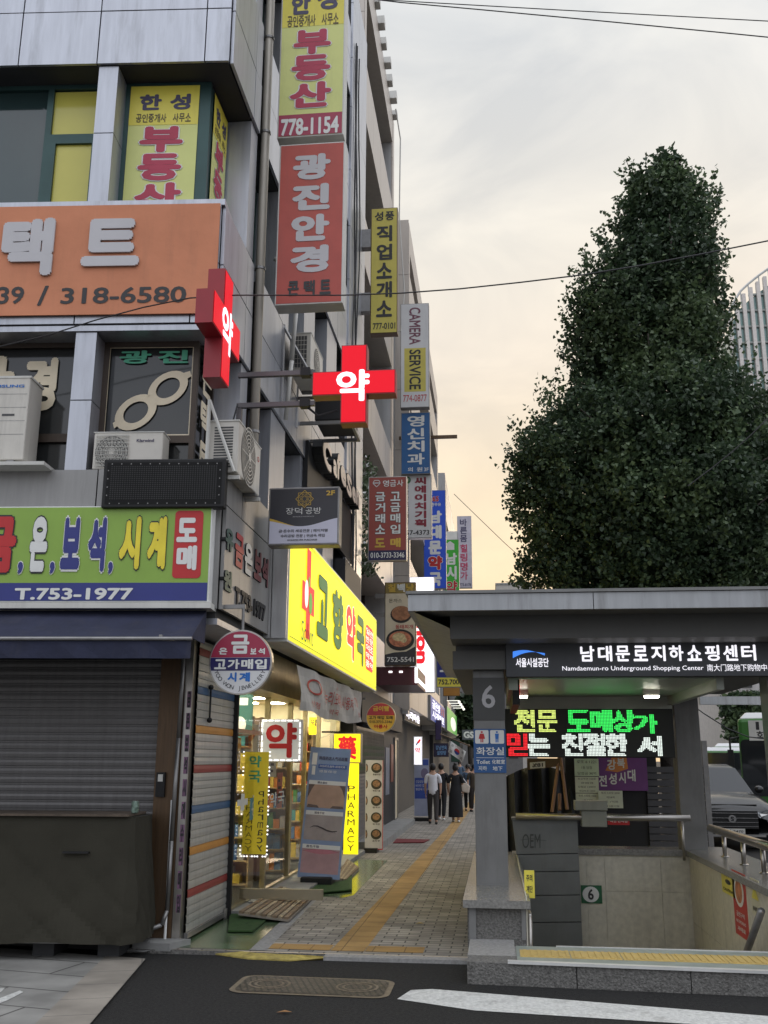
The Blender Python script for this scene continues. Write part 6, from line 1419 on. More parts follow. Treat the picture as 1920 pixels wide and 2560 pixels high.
def led_letters(fr, mat, items, name, n=15):
    for ch, u0, v0, u1, v1 in items:
        m = MB(); vs, fs = glyphs(ch); x0, x1, y0, y1 = bounds(ch, .0); tri = []
        for f in fs:
            for i in range(1, len(f)-1): tri.append((vs[f[0]], vs[f[i]], vs[f[i+1]]))
        def ins(x, y):
            for A, Bq, Cq in tri:
                d1 = (x-Bq[0])*(A[1]-Bq[1])-(A[0]-Bq[0])*(y-Bq[1]); d2 = (x-Cq[0])*(Bq[1]-Cq[1])-(Bq[0]-Cq[0])*(y-Cq[1]); d3 = (x-A[0])*(Cq[1]-A[1])-(Cq[0]-A[0])*(y-A[1])
                if not ((d1 < 0 or d2 < 0 or d3 < 0) and (d1 > 0 or d2 > 0 or d3 > 0)): return True
            return False
        k = .11
        for i in range(n):
            for j in range(n):
                cx, cy = x0+(x1-x0)*(i+.5)/n, y0+(y1-y0)*(j+.5)/n
                if any(ins(cx+dx, cy+dy) for dx, dy in ((0, 0), (k*.5, 0), (-k*.5, 0), (0, k*.4), (0, -k*.4))):
                    a0, b0 = u0+(u1-u0)*(i+.12)/n, v0+(v1-v0)*(j+.12)/n; fr.rect(m, a0, b0, a0+(u1-u0)*.76/n, b0+(v1-v0)*.76/n, .006)
        m.build(name, mat, t)
def em(n, c, s): return mk(n, (.02, .02, .02), .5, emit=s, ecol=c)
led_letters(fr, em('led_yellow', (.80, .95, .22), 1.3), [('전', *Lu(1286, 1775, 1336, 1830)), ('문', *Lu(1344, 1775, 1392, 1830))], 'led_character')
led_letters(fr, em('led_green', (.05, 1, .14), 1.25), [('도', *Lu(1418, 1775, 1474, 1830)), ('매', *Lu(1476, 1775, 1530, 1830)), ('상', *Lu(1532, 1775, 1584, 1830)), ('가', *Lu(1586, 1786, 1642, 1834))], 'led_character')
led_letters(fr, em('led_red', (1, .02, .03), 1.3), [('믿', *Lu(1268, 1834, 1318, 1890))], 'led_character')
led_letters(fr, em('led_white', (.90, 1, .93), 1.25), [('는', *Lu(1320, 1834, 1374, 1890)), ('친', *Lu(1406, 1834, 1456, 1890)), ('절', *Lu(1460, 1834, 1512, 1890)), ('한', *Lu(1516, 1834, 1566, 1890)), ('서', *Lu(1594, 1840, 1654, 1890))], 'led_character')
t = thing('led_board', 'narrow red dot display seen edge on beside the near column under the canopy', 'display board', (.18, 12, 2.4)); fr2 = Fr((.185, 13.4, PX(1270, 1752, .185).z if False else 2.44), (0, -1.4, 0), (0, 0, .30)); fr2 = Fr((.28, 11.35, 2.40), (0, 2.2, 0), (0, 0, .28))
m = MB(); fr2.slab(m, 0, 0, 1, 1, -.08, 0); m.build('cabinet', m_black, t); letters(t, fr2, ledmat('led_red_side', (1, .05, .06), 1.6), [('비상구', .05, .1, .95, .9)], .03, .004)
for (px, py, y, nm) in ((1630, 1732, 13.0, 'small white lamp above the far end of the scrolling text board'), (1301, 1728, 13.0, 'small white lamp above the yellow letters of the scrolling text board')):
    p = PY(px, py, y); t = thing('ceiling_lamp', nm, 'lamp', p, 'entrance ceiling lamps')
    m = MB(); m.box(p.x-.10, p.x+.10, y, y+.12, 2.60, 2.68); m.build('housing', m_offwhite, t); m = MB(); m.box(p.x-.085, p.x+.085, y-.004, y+.1, 2.575, 2.60); m.build('tube', e_lamp, t)
m = MB(); m.box(.3, 1.9, 11.06, 11.10, 2.715, 2.728); tag(m.build('reflection_strip', mk('reflected_glow', (.5, .9, .6), .5, emit=1.2, ecol=(.55, 1, .62))), 'pale green strip light under the name board', 'lamp')  # glowing strip stands in for a green-white reflection below the board
# number plate on the back wall
fr = Fr((PY(1454, 2258, YW-.03).x, YW-.03, PY(1454, 2258, YW-.03).z), (PY(1506, 2258, YW-.03).x-PY(1454, 2258, YW-.03).x, 0, 0), (0, 0, PY(1454, 2213, YW-.03).z-PY(1454, 2258, YW-.03).z))
t = thing('exit_number_plate', 'green exit plate with a black 6 in a white disc on the stairwell back wall', 'sign', fr.p(.5, 0)); m = MB(); fr.slab(m, 0, 0, 1, 1, -.01, 0); m.build('panel', mk('plate_green', S(30, 96, 60), .4), t); m = MB(); fr.ell(m, .46, .5, .40, .44, .003); m.build('disc', t_pale, t); letters(t, fr, t_black, [('6', .32, .2, .60, .8)], .03, .005)
def wall_plate(label, pl, pt_, pr, pb, face, items, lm, nm='wall_notice', extra=None):
    x = 2.584; p0, p1 = PX(pl, pb, x), PX(pr, pb, x); zt_ = PX(pl, pt_, x).z; y0, y1 = p0.y, p1.y
    zb = min(p0.z, PX((pl+pr)/2, pb, x).z); fr = Fr((x, y0, zb), (0, y1-y0, 0), (0, 0, zt_-zb)); t = thing(nm, label, 'notice', fr.p(.5, 0), 'notices on the stairwell wall')
    m = MB(); fr.slab(m, 0, 0, 1, 1, -.008, 0); m.build('panel', face, t)
    if items: letters(t, fr, lm, items, .02, .003)
    if extra: extra(t, fr)
def warn(t, fr): m = MB(); fr.ell(m, .5, .52, .2, .1, .003); m.build('warning_mark', t_black, t)
wall_plate('yellow safety notice with a black figure near the top of the stairwell wall', 1806, 2170, 1838, 2228, f_yel, [('계단주의', .15, .72, .85, .85), ('CAUTION', .12, .12, .88, .24)], t_black, extra=warn)
def ovl(t, fr): m = MB(); fr.ell(m, .5, .70, .36, .24, .003); m.build('emblem', t_pale, t); m = MB(); fr.ell(m, .5, .70, .26, .18, .005); m.build('emblem_inner', mk('emblem_mix', S(190, 120, 80), .5, var=.4, scale=12), t)
wall_plate('tall red and orange notice with an oval emblem on the stairwell wall', 1840, 2178, 1872, 2332, mk('notice_red', S(190, 62, 52), .5, var=.1), [('금연구역', .2, .30, .8, .38), ('NO SMOKING', .15, .20, .85, .25), ('과태료', .2, .08, .8, .15)], t_pale, extra=ovl)
wall_plate('white and yellow warning notice near the foot of the stairwell handrail', 1881, 2196, 1902, 2284, mk('notice_white', S(200, 196, 170), .5), [('추락주의', .15, .1, .85, .25)], t_black, extra=lambda t, fr: (lambda m: (fr.poly(m, [(.1, .45), (.9, .45), (.5, .85)], .003), m.build('warning_triangle', f_yel, t)))(MB()))
t = thing('wall_notice', 'small yellow caution notice on the inner face of the parapet by the near column', 'notice', (.262, 11, .1), 'notices on the stairwell wall'); fr = Fr((.253, 10.5, PY(1308, 2245, 10.5).z), (.10, .0, 0), (0, 0, .26)); m = MB(); fr.slab(m, 0, 0, 1, 1, -.01, 0); m.build('panel', f_yel, t); letters(t, fr, t_black, [('주의', .2, .6, .8, .85), ('계단', .2, .2, .8, .45)], .02, .003)

# ------------------------------------------------------------------ street kiosk behind the entrance
YK = 18.6
def kq(px0, py0, px1, py1, y): a, b = PY(px0, py1, y), PY(px1, py0, y); return a.x, a.z, b.x, b.z
K = thing('street_kiosk', 'dark boarded-up street kiosk behind the subway entrance', 'kiosk', (1.6, 19, 0)); m = MB()
x0, z0, x1, z1 = kq(1420, 1880, 1640, 2075, YK); m.box(x0, x1, YK+.05, YK+1.6, ZS, z1+.25); m.build('body', m_dark, K)
m = MB(); xs0, _, xs1, _ = kq(1505, 0, 1625, 10, YK)
for i in range(14): m.box(xs0, xs1, YK, YK+.05, .1+i*.115, .1+i*.115+.10)
m.build('shutter', mk('kiosk_shutter', (.075, .075, .08), .4, .4), K)
m = MB(); xp, _, xq, _ = kq(1622, 0, 1632, 10, YK); m.box(xp, xq, YK-.03, YK+.05, ZS, z1+.2); m.build('post', m_steel_d, K)
t = thing('covered_goods', 'pile of goods under a black tarpaulin beside the kiosk', 'tarpaulin', (.9, 18.8, 0)); m = MB(); x0, z0, x1, z1 = kq(1262, 1905, 1432, 2060, YK); n = 20
for i in range(n):
    for j in range(10):
        def fpt(u, v): return Vector((x0+(x1-x0)*u, YK-.2+.25*math.sin(u*11+v*3)*.3+v*.35+.1*math.sin(u*31), ZS+(z1-.0)*(v*(.82+.12*math.sin(u*3.0)))))
        m.poly([fpt(i/n, j/10), fpt((i+1)/n, j/10), fpt((i+1)/n, (j+1)/10), fpt(i/n, (j+1)/10)])
m.build('sheet', mk('black_tarp', (.022, .023, .025), .5, 0, .3, 4, bump=.5, bscale=6), t, smooth=True)
t = thing('easel', 'light wooden easel frame leaning before the black tarpaulin', 'easel', (1.4, 18.1, 0)); m = MB()
for p, q_ in (((1398, 1892), (1380, 2030)), ((1400, 1880), (1418, 2024)), ((1399, 1985), (1399, 2025))): m.tube([PY(*p, 18.2), PY(*q_, 18.0)], .03, 6)
m.build('legs', mk('bare_wood', S(150, 116, 92), .7), t)
m = MB(); x0, z0, x1, z1 = kq(1318, 1896, 1402, 1922, 18.15); m.poly([(x0, 18.15, z0-.02), (x1, 18.15, z0+.05), (x1, 18.15, z1), (x0, 18.15, z1)]); m.build('board', mk('board_umber', S(96, 78, 58), .7), t)
fr = Fr((x0+.05, 18.14, z0), ((x1-x0)*.45, 0, .02), (0, 0, (z1-z0)*.6)); m = MB(); fr.rect(m, 0, 0, 1, 1, 0); m.build('note', t_pale, t); letters(t, fr, t_black, [('18%', .15, .2, .85, .8)], .03, .003, mirror=True)
def notice(label, px0, py0, px1, py1, y, rows2, face=None):
    x0, z0, x1, z1 = kq(px0, py0, px1, py1, y); fr = Fr((x0, y, z0), (x1-x0, 0, 0), (0, 0, z1-z0)); t = thing('paper_notice', label, 'notice', fr.p(.5, 0), 'paper notices on the kiosk'); m = MB(); fr.slab(m, 0, 0, 1, 1, -.01, 0); m.build('sheet', face or mk('paper_mint', S(206, 212, 190), .4), t)
    letters(t, fr, t_black, [(s, .5-.42*k, 1-(i+.78)/len(rows2), .5+.42*k, 1-(i+.28)/len(rows2)) for i, (s, k) in enumerate(rows2)], .01, .003)
notice('glossy pale notice at the top of the column of papers on the kiosk', 1437, 1897, 1496, 1940, 18.45, [('로또 6 1221', .95), ('1등 당첨', .5), ('당첨금 30억', .9)], mk('paper_gloss', S(196, 214, 180), .15))
notice('middle printed notice in the column of papers on the kiosk', 1439, 1942, 1496, 1982, 18.45, [('토요복권 150회', .9), ('4등 당첨 2매', .6), ('당첨금 1,000만', .9), ('연금복권 120회', .8)])
notice('lowest printed notice in the column of papers on the kiosk', 1440, 1984, 1497, 2006, 18.45, [('즉석 스피또 1000', .9), ('1등 당첨', .5)])
notice('printed notice below the purple poster on the kiosk', 1497, 1977, 1556, 2020, 18.4, [('즉석 스피또 2000', .9), ('제58회', .4), ('1등 1억원', .7), ('당첨 2월13일', .8)])
x0, z0, x1, z1 = kq(1496, 1894, 1616, 1976, 18.5); fr = Fr((x0, 18.5, z0), (x1-x0, 0, 0), (0, 0, z1-z0)); t = thing('wall_poster', 'purple and orange poster with slanting white characters on the kiosk', 'poster', fr.p(.5, 0))
m = MB(); fr.slab(m, 0, 0, 1, 1, -.01, 0); m.build('sheet', mk('poster_purple', S(112, 60, 124), .4, var=.1), t); m = MB(); fr.poly(m, [(.16, .60), (.30, 1), (.60, 1), (.62, .66), (.40, .55)], .002); m.build('orange_patch', mk('poster_orange', S(206, 130, 66), .4), t)
letters(t, fr, t_pale, [('강', .20, .62, .38, .94), ('북', .40, .68, .56, .98), ('전', .02, .12, .18, .46), ('성', .22, .18, .38, .52), ('시', .42, .22, .56, .56), ('대', .60, .28, .76, .64)], .03, .004)
x0, z0, x1, z1 = kq(1520, 2042, 1573, 2062, 17.9); fr = Fr((x0, 17.9, z0), (x1-x0, 0, 0), (0, 0, z1-z0)); t = thing('shop_board', 'small red board low down in front of the kiosk shutter', 'sign', fr.p(.5, 0)); m = MB(); fr.slab(m, 0, 0, 1, 1, -.03, 0); m.build('panel', t_red, t); letters(t, fr, t_pale, [('복권 판매점', .1, .3, .9, .7)], .02, .003)
m = MB(); fr.slab(m, .1, -1.0, .16, 0, -.03, -.01); fr.slab(m, .84, -1.0, .9, 0, -.03, -.01); m.build('legs', m_dark, t)

# ------------------------------------------------------------------ ginkgo tree
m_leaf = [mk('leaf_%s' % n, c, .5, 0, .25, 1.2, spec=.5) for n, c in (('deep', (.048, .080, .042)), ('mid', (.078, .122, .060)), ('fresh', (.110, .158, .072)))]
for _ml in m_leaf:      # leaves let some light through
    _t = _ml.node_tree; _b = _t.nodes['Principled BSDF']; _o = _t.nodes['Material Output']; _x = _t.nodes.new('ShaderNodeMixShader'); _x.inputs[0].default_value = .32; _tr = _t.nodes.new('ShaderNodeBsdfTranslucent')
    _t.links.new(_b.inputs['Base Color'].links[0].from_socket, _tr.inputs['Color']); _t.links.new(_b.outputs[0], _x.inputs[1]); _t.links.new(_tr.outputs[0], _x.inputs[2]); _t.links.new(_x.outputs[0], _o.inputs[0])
def tree(label, YT, rows, tx, tr, tb, nclus, per, dep=.8, leaf=.078, group=None, name='ginkgo_tree', zmin=None):
    x0 = PY(tx, 1900, YT).x; t = thing(name, label, 'tree', (x0, YT, tb), group)
    R_ = [(PY(960, py, YT).z, PY(l, py, YT).x, PY(r, py, YT).x) for py, l, r in rows]; R_.sort()
    def prof(z):
        for a, b in zip(R_, R_[1:]):
            if a[0] <= z <= b[0]: k = (z-a[0])/max(1e-6, b[0]-a[0]); return a[1]+(b[1]-a[1])*k, a[2]+(b[2]-a[2])*k
        return (R_[0][1], R_[0][2]) if z < R_[0][0] else (R_[-1][1], R_[-1][2])
    z0, z1 = R_[0][0], R_[-1][0]; wts = []; zs = [z0+(z1-z0)*i/200 for i in range(200)]
    for z in zs: l, r = prof(z); wts.append(max(.02, r-l)**1.3)
    mb = MB(); rnd = random.Random(5); U_ = rnd.uniform; Gs = rnd.gauss
    def leaf_at(q, L, mi):
        v1 = Vector((U_(-1, 1), U_(-1, 1), U_(-.9, .4))).normalized(); v2 = v1.cross(Vector((U_(-1, 1), U_(-1, 1), U_(-1, 1)))).normalized(); mb.cur = mi
        mb.face([mb.pt(q), mb.pt(q+v1*L*.85+v2*L*.62), mb.pt(q+v1*L*1.05+v2*L*.12), mb.pt(q+v1*L*1.05-v2*L*.18), mb.pt(q+v1*L*.80-v2*L*.62)])
    for c in range(nclus):
        z = rnd.choices(zs, wts)[0]+U_(0, .06); l, r = prof(z); cx, a = (l+r)/2, (r-l)/2; b = a*dep
        inner = c % 3 == 0; th = U_(0, 2*math.pi); rr = U_(.05, .55)**.5 if inner else U_(.62, 1.0)**.5
        dv = Vector((math.cos(th), math.sin(th), 0)); nv = Vector((cx, YT, z))+dv*a
        lump = .89+.24*noise.noise(nv*.85)+.17*noise.noise(nv*2.1)
        if not inner and noise.noise(nv*1.5+Vector((7, 3, 1))) < -.22 and rr < .97: rr *= .80
        p = Vector((cx+a*rr*lump*dv.x, YT+b*rr*lump*dv.y, z))
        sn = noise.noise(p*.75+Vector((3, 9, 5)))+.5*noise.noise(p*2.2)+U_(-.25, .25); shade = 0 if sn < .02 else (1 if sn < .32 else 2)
        d = Vector((math.cos(th)*.6, math.sin(th)*.6, U_(.1, .9))).normalized(); ln = U_(.22, .55)*min(1, (r-l)/2.2)
        if inner:
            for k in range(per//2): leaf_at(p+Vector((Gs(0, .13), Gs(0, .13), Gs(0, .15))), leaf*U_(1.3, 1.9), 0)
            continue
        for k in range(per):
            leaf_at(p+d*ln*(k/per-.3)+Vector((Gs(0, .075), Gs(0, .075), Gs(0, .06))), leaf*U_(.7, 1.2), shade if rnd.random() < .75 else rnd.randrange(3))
    if leaf < .2:
        for c in range(330):
            z = rnd.choices(zs, [k**.35 for k in wts])[0]; l, r = prof(z); cx, a = (l+r)/2, (r-l)/2; th = rnd.choice((0, math.pi))+Gs(0, .55); w_ = min(1, (r-l)/2)
            o_ = Vector((cx+a*.96*math.cos(th), YT+a*dep*.96*math.sin(th), z-.1)); e_ = o_+Vector((math.cos(th)*U_(.1, .5), math.sin(th)*U_(.0, .3), U_(.35, 1.0)))*w_
            for k in range(26): s = rnd.random(); leaf_at(o_.lerp(e_, s)+Vector((Gs(0, .02+.07*(1-s)), Gs(0, .04), Gs(0, .04))), leaf*U_(.7, 1.1), rnd.randrange(3))
    mb.build('crown', m_leaf, t)
    m = MB(); top = z1-.5; m.tube([(x0, YT, tb), (x0+.03, YT, tb+1.5), (x0-.05, YT, tb+3.5), ((prof(z0+3)[0]+prof(z0+3)[1])/2, YT, z0+3), ((prof(top)[0]+prof(top)[1])/2, YT, top)], tr, 10, .03)
    rnd = random.Random(9)
    for i in range(26):
        z = z0+.2+(z1-z0)*.8*i/26; l, r = prof(min(z1, z+.8)); a = rnd.uniform(0, 6.28); c = (l+r)/2; m.tube([(x0*.5+c*.5 if z < z0+3 else c, YT, z-.2), (c+(r-l)*.2*math.cos(a), YT+(r-l)*.2*math.sin(a), z+.3), (c+(r-l)*.42*math.cos(a), YT+(r-l)*.38*math.sin(a), z+.9)], .055, 6, .012)
    m.build('trunk', mk('bark', (.075, .065, .055), .9, 0, .35, 7, bump=1, bscale=25), t, smooth=True); return t
rows_t = [(420, 1650, 1664), (440, 1638, 1682), (462, 1610, 1704), (488, 1590, 1732), (520, 1574, 1756), (556, 1566, 1774), (600, 1566, 1776), (640, 1550, 1778), (690, 1500, 1796), (740, 1478, 1802), (790, 1442, 1806), (840, 1424, 1812), (900, 1428, 1815), (960, 1452, 1822), (1000, 1436, 1850), (1030, 1402, 1900), (1060, 1370, 1950), (1110, 1312, 1985), (1160, 1288, 2005), (1220, 1284, 2030), (1280, 1292, 2040), (1340, 1306, 2030), (1400, 1314, 2010), (1450, 1330, 1970), (1500, 1352, 1940), (1560, 1400, 1900)]
T = tree('tall dark ginkgo tree with a narrow top and broad lower crown behind the subway canopy', 20.0, rows_t, 1666, .19, 0, 9300, 17)
# side shoots sticking out of the crown
m = MB(); rnd = random.Random(3)
for (px, py, dx, dy) in ((1456, 618, 40, 75), (1565, 400, 30, 75), (1600, 455, 20, 60), (1705, 390, -10, 70), (1762, 435, -22, 80), (1800, 480, -14, 75), (1830, 628, -60, 60), (1445, 690, 55, 40), (1438, 745, 70, 60), (1400, 800, 60, 35), (1395, 1000, 30, 110), (1350, 1040, 40, 110), (1318, 1065, 40, 90), (1262, 1120, 50, 70), (1278, 1200, 40, 40), (1275, 1290, 60, 15), (1268, 1455, 80, 10), (1290, 1440, 60, 30), (1652, 384, 4, 60), (1632, 415, 16, 60), (1680, 408, -8, 60), (1420, 870, 60, 60), (1290, 1090, 40, 80), (1536, 560, 60, 50)):
    a, b = PY(px, py, 19.8), PY(px+dx*1.3, py+dy*1.3, 19.9); m.cur = 3; m.tube([a, b], .008, 4)
    for k in range(52):
        s = rnd.random()**1.15; q = a.lerp(b, s)+Vector((rnd.gauss(0, .035+.10*s), rnd.gauss(0, .05), rnd.gauss(0, .035+.07*s))); v1 = Vector((rnd.uniform(-1, 1), rnd.uniform(-1, 1), rnd.uniform(-.6, .6))).normalized(); v2 = v1.cross(Vector((rnd.uniform(-1, 1), rnd.uniform(-1, 1), rnd.uniform(-1, 1)))).normalized(); L = .08*rnd.uniform(.7, 1.15); m.cur = rnd.randrange(3)
        m.poly([q, q+v1*L*.85+v2*L*.62, q+v1*L*1.05, q+v1*L*.8-v2*L*.62])
m.build('side_shoots', m_leaf+[mk('twig', (.06, .05, .04), .9)], T)
tree('dim street tree beyond the buses on the far side of the road', 62.0, [(1740, 1815, 1925), (1770, 1800, 1940), (1810, 1800, 1940), (1850, 1815, 1930)], 1860, .2, -.15, 500, 10, .8, .26, 'far street trees', 'street_tree')
tree('dark street tree at the far end of the sidewalk beside the grey round emblem sign', 66.0, [(1740, 1150, 1190), (1770, 1142, 1205), (1810, 1140, 1210), (1850, 1150, 1205)], 1175, .2, 0, 300, 10, .8, .26, 'far street trees', 'street_tree')

# ------------------------------------------------------------------ buildings across the road
YO = 170.0; t = thing('office_tower', 'tall curved office tower with pale vertical ribs and teal windows behind the ginkgo', 'building', (60, YO, 0))
out_ = [(1821, 790), (1824, 778), (1836, 752), (1851, 728), (1870, 710), (1896, 689), (1920, 672), (1980, 640), (2060, 612)]
pts = [PY(px, py, YO) for px, py in out_]; poly = [(pts[0].x, YO, 0)]+[tuple(p) for p in pts]+[(pts[-1].x, YO, 0)]
m = MB(); m.prism([(p[0], YO+.6, max(0, p[2]-3)) for p in poly], (0, 25, 0)); m.build('glass_wall', mk('tower_glass', S(118, 146, 142), .15, .2, .25, .12, spec=.8), t)
m = MB(); x = pts[0].x
def topz(x):
    for a, b in zip(pts, pts[1:]):
        if a.x <= x <= b.x: return a.z+(b.z-a.z)*(x-a.x)/(b.x-a.x)
    return pts[-1].z
while x < pts[-1].x-1: m.box(x, x+.62, YO-.2, YO+.6, 0, topz(x+.3)-1.0); x += 1.32
m.build('rib', mk('tower_rib', S(196, 190, 184), .6), t)
m = MB(); z = 3
while z < pts[-1].z-3:
    xs_ = next((p.x for p in pts if p.z-2 > z), pts[-1].x); m.box(xs_, pts[-1].x, YO+.2, YO+.62, z, z+.35); z += 3.1
m.build('floor_band', mk('tower_band', S(150, 156, 152), .5), t)
m = MB()
for a, b in zip(pts, pts[1:]): m.tube([a, b], .22, 6)
m.tube([pts[-1], (pts[-1].x, YO, 0)], .22, 6)
for p in pts[1:]: m.tube([p, p-Vector((0, 0, 3))], .12, 5)
m.build('crown_frame', mk('tower_frame', S(186, 186, 182), .5), t)
def slab_building(label, pl, pt_, pr, Y, mat, dep=15, wins=0):
    a, b = PY(pl, pt_, Y), PY(pr, pt_, Y); t = thing('building', label, 'building', ((a.x+b.x)/2, Y, -.4)); m = MB(); m.box(a.x, b.x, Y, Y+dep, -.4, a.z); m.build('wall', mat, t)
    m = MB(); m.box(a.x-.15, b.x+.15, Y-.15, Y+dep, a.z, a.z+.35); m.build('roof_edge', m_conc, t)
    if wins:
        for i in range(wins):
            for z in rng(2, a.z-3, 3.4)[:-1]: f = MB(); x = a.x+(b.x-a.x)*(i+.25)/wins; f.box(x, x+(b.x-a.x)*.5/wins, Y-.05, Y+.05, z, z+1.7); f.build('window', m_glass_k, t)
slab_building('blank pale grey building across the road between the columns', 1728, 1560, 1816, 95, mk('render_grey', S(172, 172, 174), .8))
slab_building('darker grey building beside the blank pale one across the road', 1817, 1600, 1850, 100, mk('render_dark', S(120, 122, 128), .8), wins=2)
slab_building('pale panelled low building glimpsed under the ginkgo crown', 1822, 1432, 2100, 64, mk('render_pale', S(186, 182, 178), .7), wins=6)
slab_building('low dusky building closing the end of the street', 1120, 1640, 1300, 130, mk('render_dusk', S(96, 94, 92), .8), wins=4)
slab_building('faint grey roof on the skyline beside the ginkgo crown', 1240, 1462, 1330, 210, mk('render_haze', S(176, 170, 162), .8))
# posts and beam across the road
m = MB(); a = PY(1733, 1780, 40); m.tube([(a.x, 40, -.15), (a.x, 40, 6)], .16, 10, .1); tag(m.build('utility_pole', m_dark, smooth=True), 'dark pole standing across the road beside the rear column', 'pole')
m = MB(); a, b = PY(1750, 1752, 34), PY(1990, 1750, 34); m.box(a.x, b.x, 34, 34.25, a.z-.12, a.z+.14); m.box(b.x-.3, b.x, 34, 34.25, -.15, a.z); tag(m.build('overhead_beam', m_fasc), 'long grey overhead sign beam spanning the road', 'beam')
a = PY(1778, 1843, 80); m = MB(); m.tube([a+Vector((-.6, 0, .45)), a, a+Vector((.6, 0, .45))], .16, 6); m.tube([a, a-Vector((0, 0, .9))], .13, 6); t = thing('street_lamp', 'small lit amber street lamp shaped like a Y across the road', 'street lamp', (a.x, 80, -.15)); m.build('lamp_head', mk('lit_amber_lamp', (.9, .6, .3), .5, emit=1.5, ecol=(1, .66, .30)), t); m = MB(); m.tube([(a.x, 80, -.15), a-Vector((0, 0, .9))], .09, 6); m.build('pole', m_dark, t)

# ------------------------------------------------------------------ vehicles
m_tyre = mk('tyre', (.02, .02, .02), .8); m_chrome = mk('chrome', (.6, .6, .6), .12, 1., .03); m_wscr = mk('windscreen', (.02, .022, .024), .05, 0, .1, 1, spec=.5)
def car(label, name, cx, y0, zr, paint, W=1.95, Hs=1.0, full=True, group='vehicles on the road'):
    t = thing(name, label, 'car', (cx, y0+2.2, zr), group)
    def P(x, y, z): return (cx+x, y0+y, zr+z*Hs)
    st = [(0.0, .80, .34, .70), (.06, .90, .30, .84), (.22, .95, .28, .98), (.75, .97, .27, 1.10), (1.30, .975, .27, 1.16), (1.75, .975, .27, 1.18), (4.0, .97, .27, 1.16), (4.65, .94, .30, 1.10), (4.8, .86, .36, .98)]
    m = MB(); rings = []
    for y, hw, zb, zt_ in st:
        hw *= W/1.95; rings.append([m.pt(P(x, y, z)) for x, z in ((-hw*.92, zb), (-hw, zb+.12), (-hw, zt_-.22), (-hw*.95, zt_-.06), (-hw*.72, zt_), (0, zt_+.025), (hw*.72, zt_), (hw*.95, zt_-.06), (hw, zt_-.22), (hw, zb+.12), (hw*.92, zb))])
    for a, b in zip(rings, rings[1:]):
        for i in range(len(a)): j = (i+1) % len(a); m.face([a[i], a[j], b[j], b[i]])
    m.face(rings[0]); m.face(rings[-1][::-1]); m.build('body', paint, t, smooth=True)
    m = MB(); rr = []
    for y, hw, z in ((1.45, .86, 1.14), (2.25, .68, 1.70), (2.6, .66, 1.77), (3.9, .66, 1.76), (4.45, .70, 1.62), (4.72, .80, 1.12)):
        hw *= W/1.95; rr.append([m.pt(P(x, y, zz)) for x, zz in ((-.88*W/1.95, 1.10), (-hw, z-.05), (-hw*.8, z), (hw*.8, z), (hw, z-.05), (.88*W/1.95, 1.10))])
    for a, b in zip(rr, rr[1:]):
        for i in range(5): m.face([a[i], a[i+1], b[i+1], b[i]])
    m.build('cabin', paint, t, smooth=True)
    k = W/1.95; m = MB(); m.poly([P(-.82*k, 1.43, 1.17), P(.82*k, 1.43, 1.17), P(.64*k, 2.20, 1.685), P(-.64*k, 2.20, 1.685)]); m.build('windscreen', m_wscr, t)
    m = MB()
    for s in (-1, 1): q = [P(s*.875*k, 1.75, 1.2), P(s*.895*k, 4.3, 1.2), P(s*.70*k, 4.1, 1.62), P(s*.70*k, 2.35, 1.62)]; m.poly(q if s > 0 else q[::-1])
    m.build('side_window', m_wscr, t)
    for s in (-1, 1):
        for y in (.95, 3.85):
            m = MB(); m.cyl(P(s*.97*k, y, .37), P(s*.72*k, y, .37), .37*Hs, n=20); o = m.build('wheel', m_tyre, t); m = MB(); m.cyl(P(s*.98*k, y, .37), P(s*.9*k, y, .37), .24*Hs, n=14); m.build('rim', m_chrome, o)
        m = MB(); m.ball(P(s*1.06*k, 1.75, 1.22), .11, 10, 6, (1.0, .6, .8)); m.build('mirror', paint, t, smooth=True)
        m = MB(); q = [P(s*.56*k, -.012, .80), P(s*.90*k, .10, .86), P(s*.93*k, .16, .72), P(s*.60*k, -.012, .68)]; m.poly(q if s > 0 else q[::-1]); q = [P(s*.60*k, -.02, .77), P(s*.80*k, .045, .81), P(s*.80*k, .045, .75), P(s*.63*k, -.02, .71)]; m.cur = 1; m.poly(q if s > 0 else q[::-1]); m.build('headlight', [mk('lamp_glass', (.34, .36, .38), .08, .5), m_chrome], t)
    if full:
        m = MB(); m.obox(P(-.56*k, -.025, .46), (1.12*k, 0, 0), (0, .06, 0), (0, 0, .36*Hs)); m.build('grille', m_black, t)
        m = MB()
        for z in (.50, .585, .67, .77): m.obox(P(-.55*k, -.045, z), (1.10*k, 0, 0), (0, .03, 0), (0, 0, .013))
        m.build('grille_bar', m_chrome, t)
        m = MB(); c = Vector(P(0, -.06, .66)); m.cyl(c, c+Vector((0, .03, 0)), .085, n=20); m.build('emblem', m_chrome, t); m = MB(); fr = Fr(c+Vector((-.06, -.002, -.06)), (.12, 0, 0), (0, 0, .12)); fr.text(m, 'S', .2, .1, .8, .9, .002, .05); m.build('emblem_mark', m_dark, t)
        m = MB(); m.obox(P(-.26, -.04, .36), (.52, 0, 0), (0, .02, 0), (0, 0, .11)); m.build('number_plate', m_offwhite, t); fr = Fr(Vector(P(-.26, -.041, .36)), (.52, 0, 0), (0, 0, .11)); letters(t, fr, t_black, [('12가 3470', .08, .2, .92, .8)], .02, .002)
        m = MB(); m.obox(P(-.70*k, -.03, .30), (1.4*k, 0, 0), (0, .05, 0), (0, 0, .05)); m.build('skid_plate', m_steel_d, t)
        m = MB(); m.poly([P(-.60*k, .14, .945), P(.60*k, .14, .945), P(.64*k, 1.2, 1.172), P(-.64*k, 1.2, 1.172)]); m.build('bonnet_crease', paint, t)
    return t
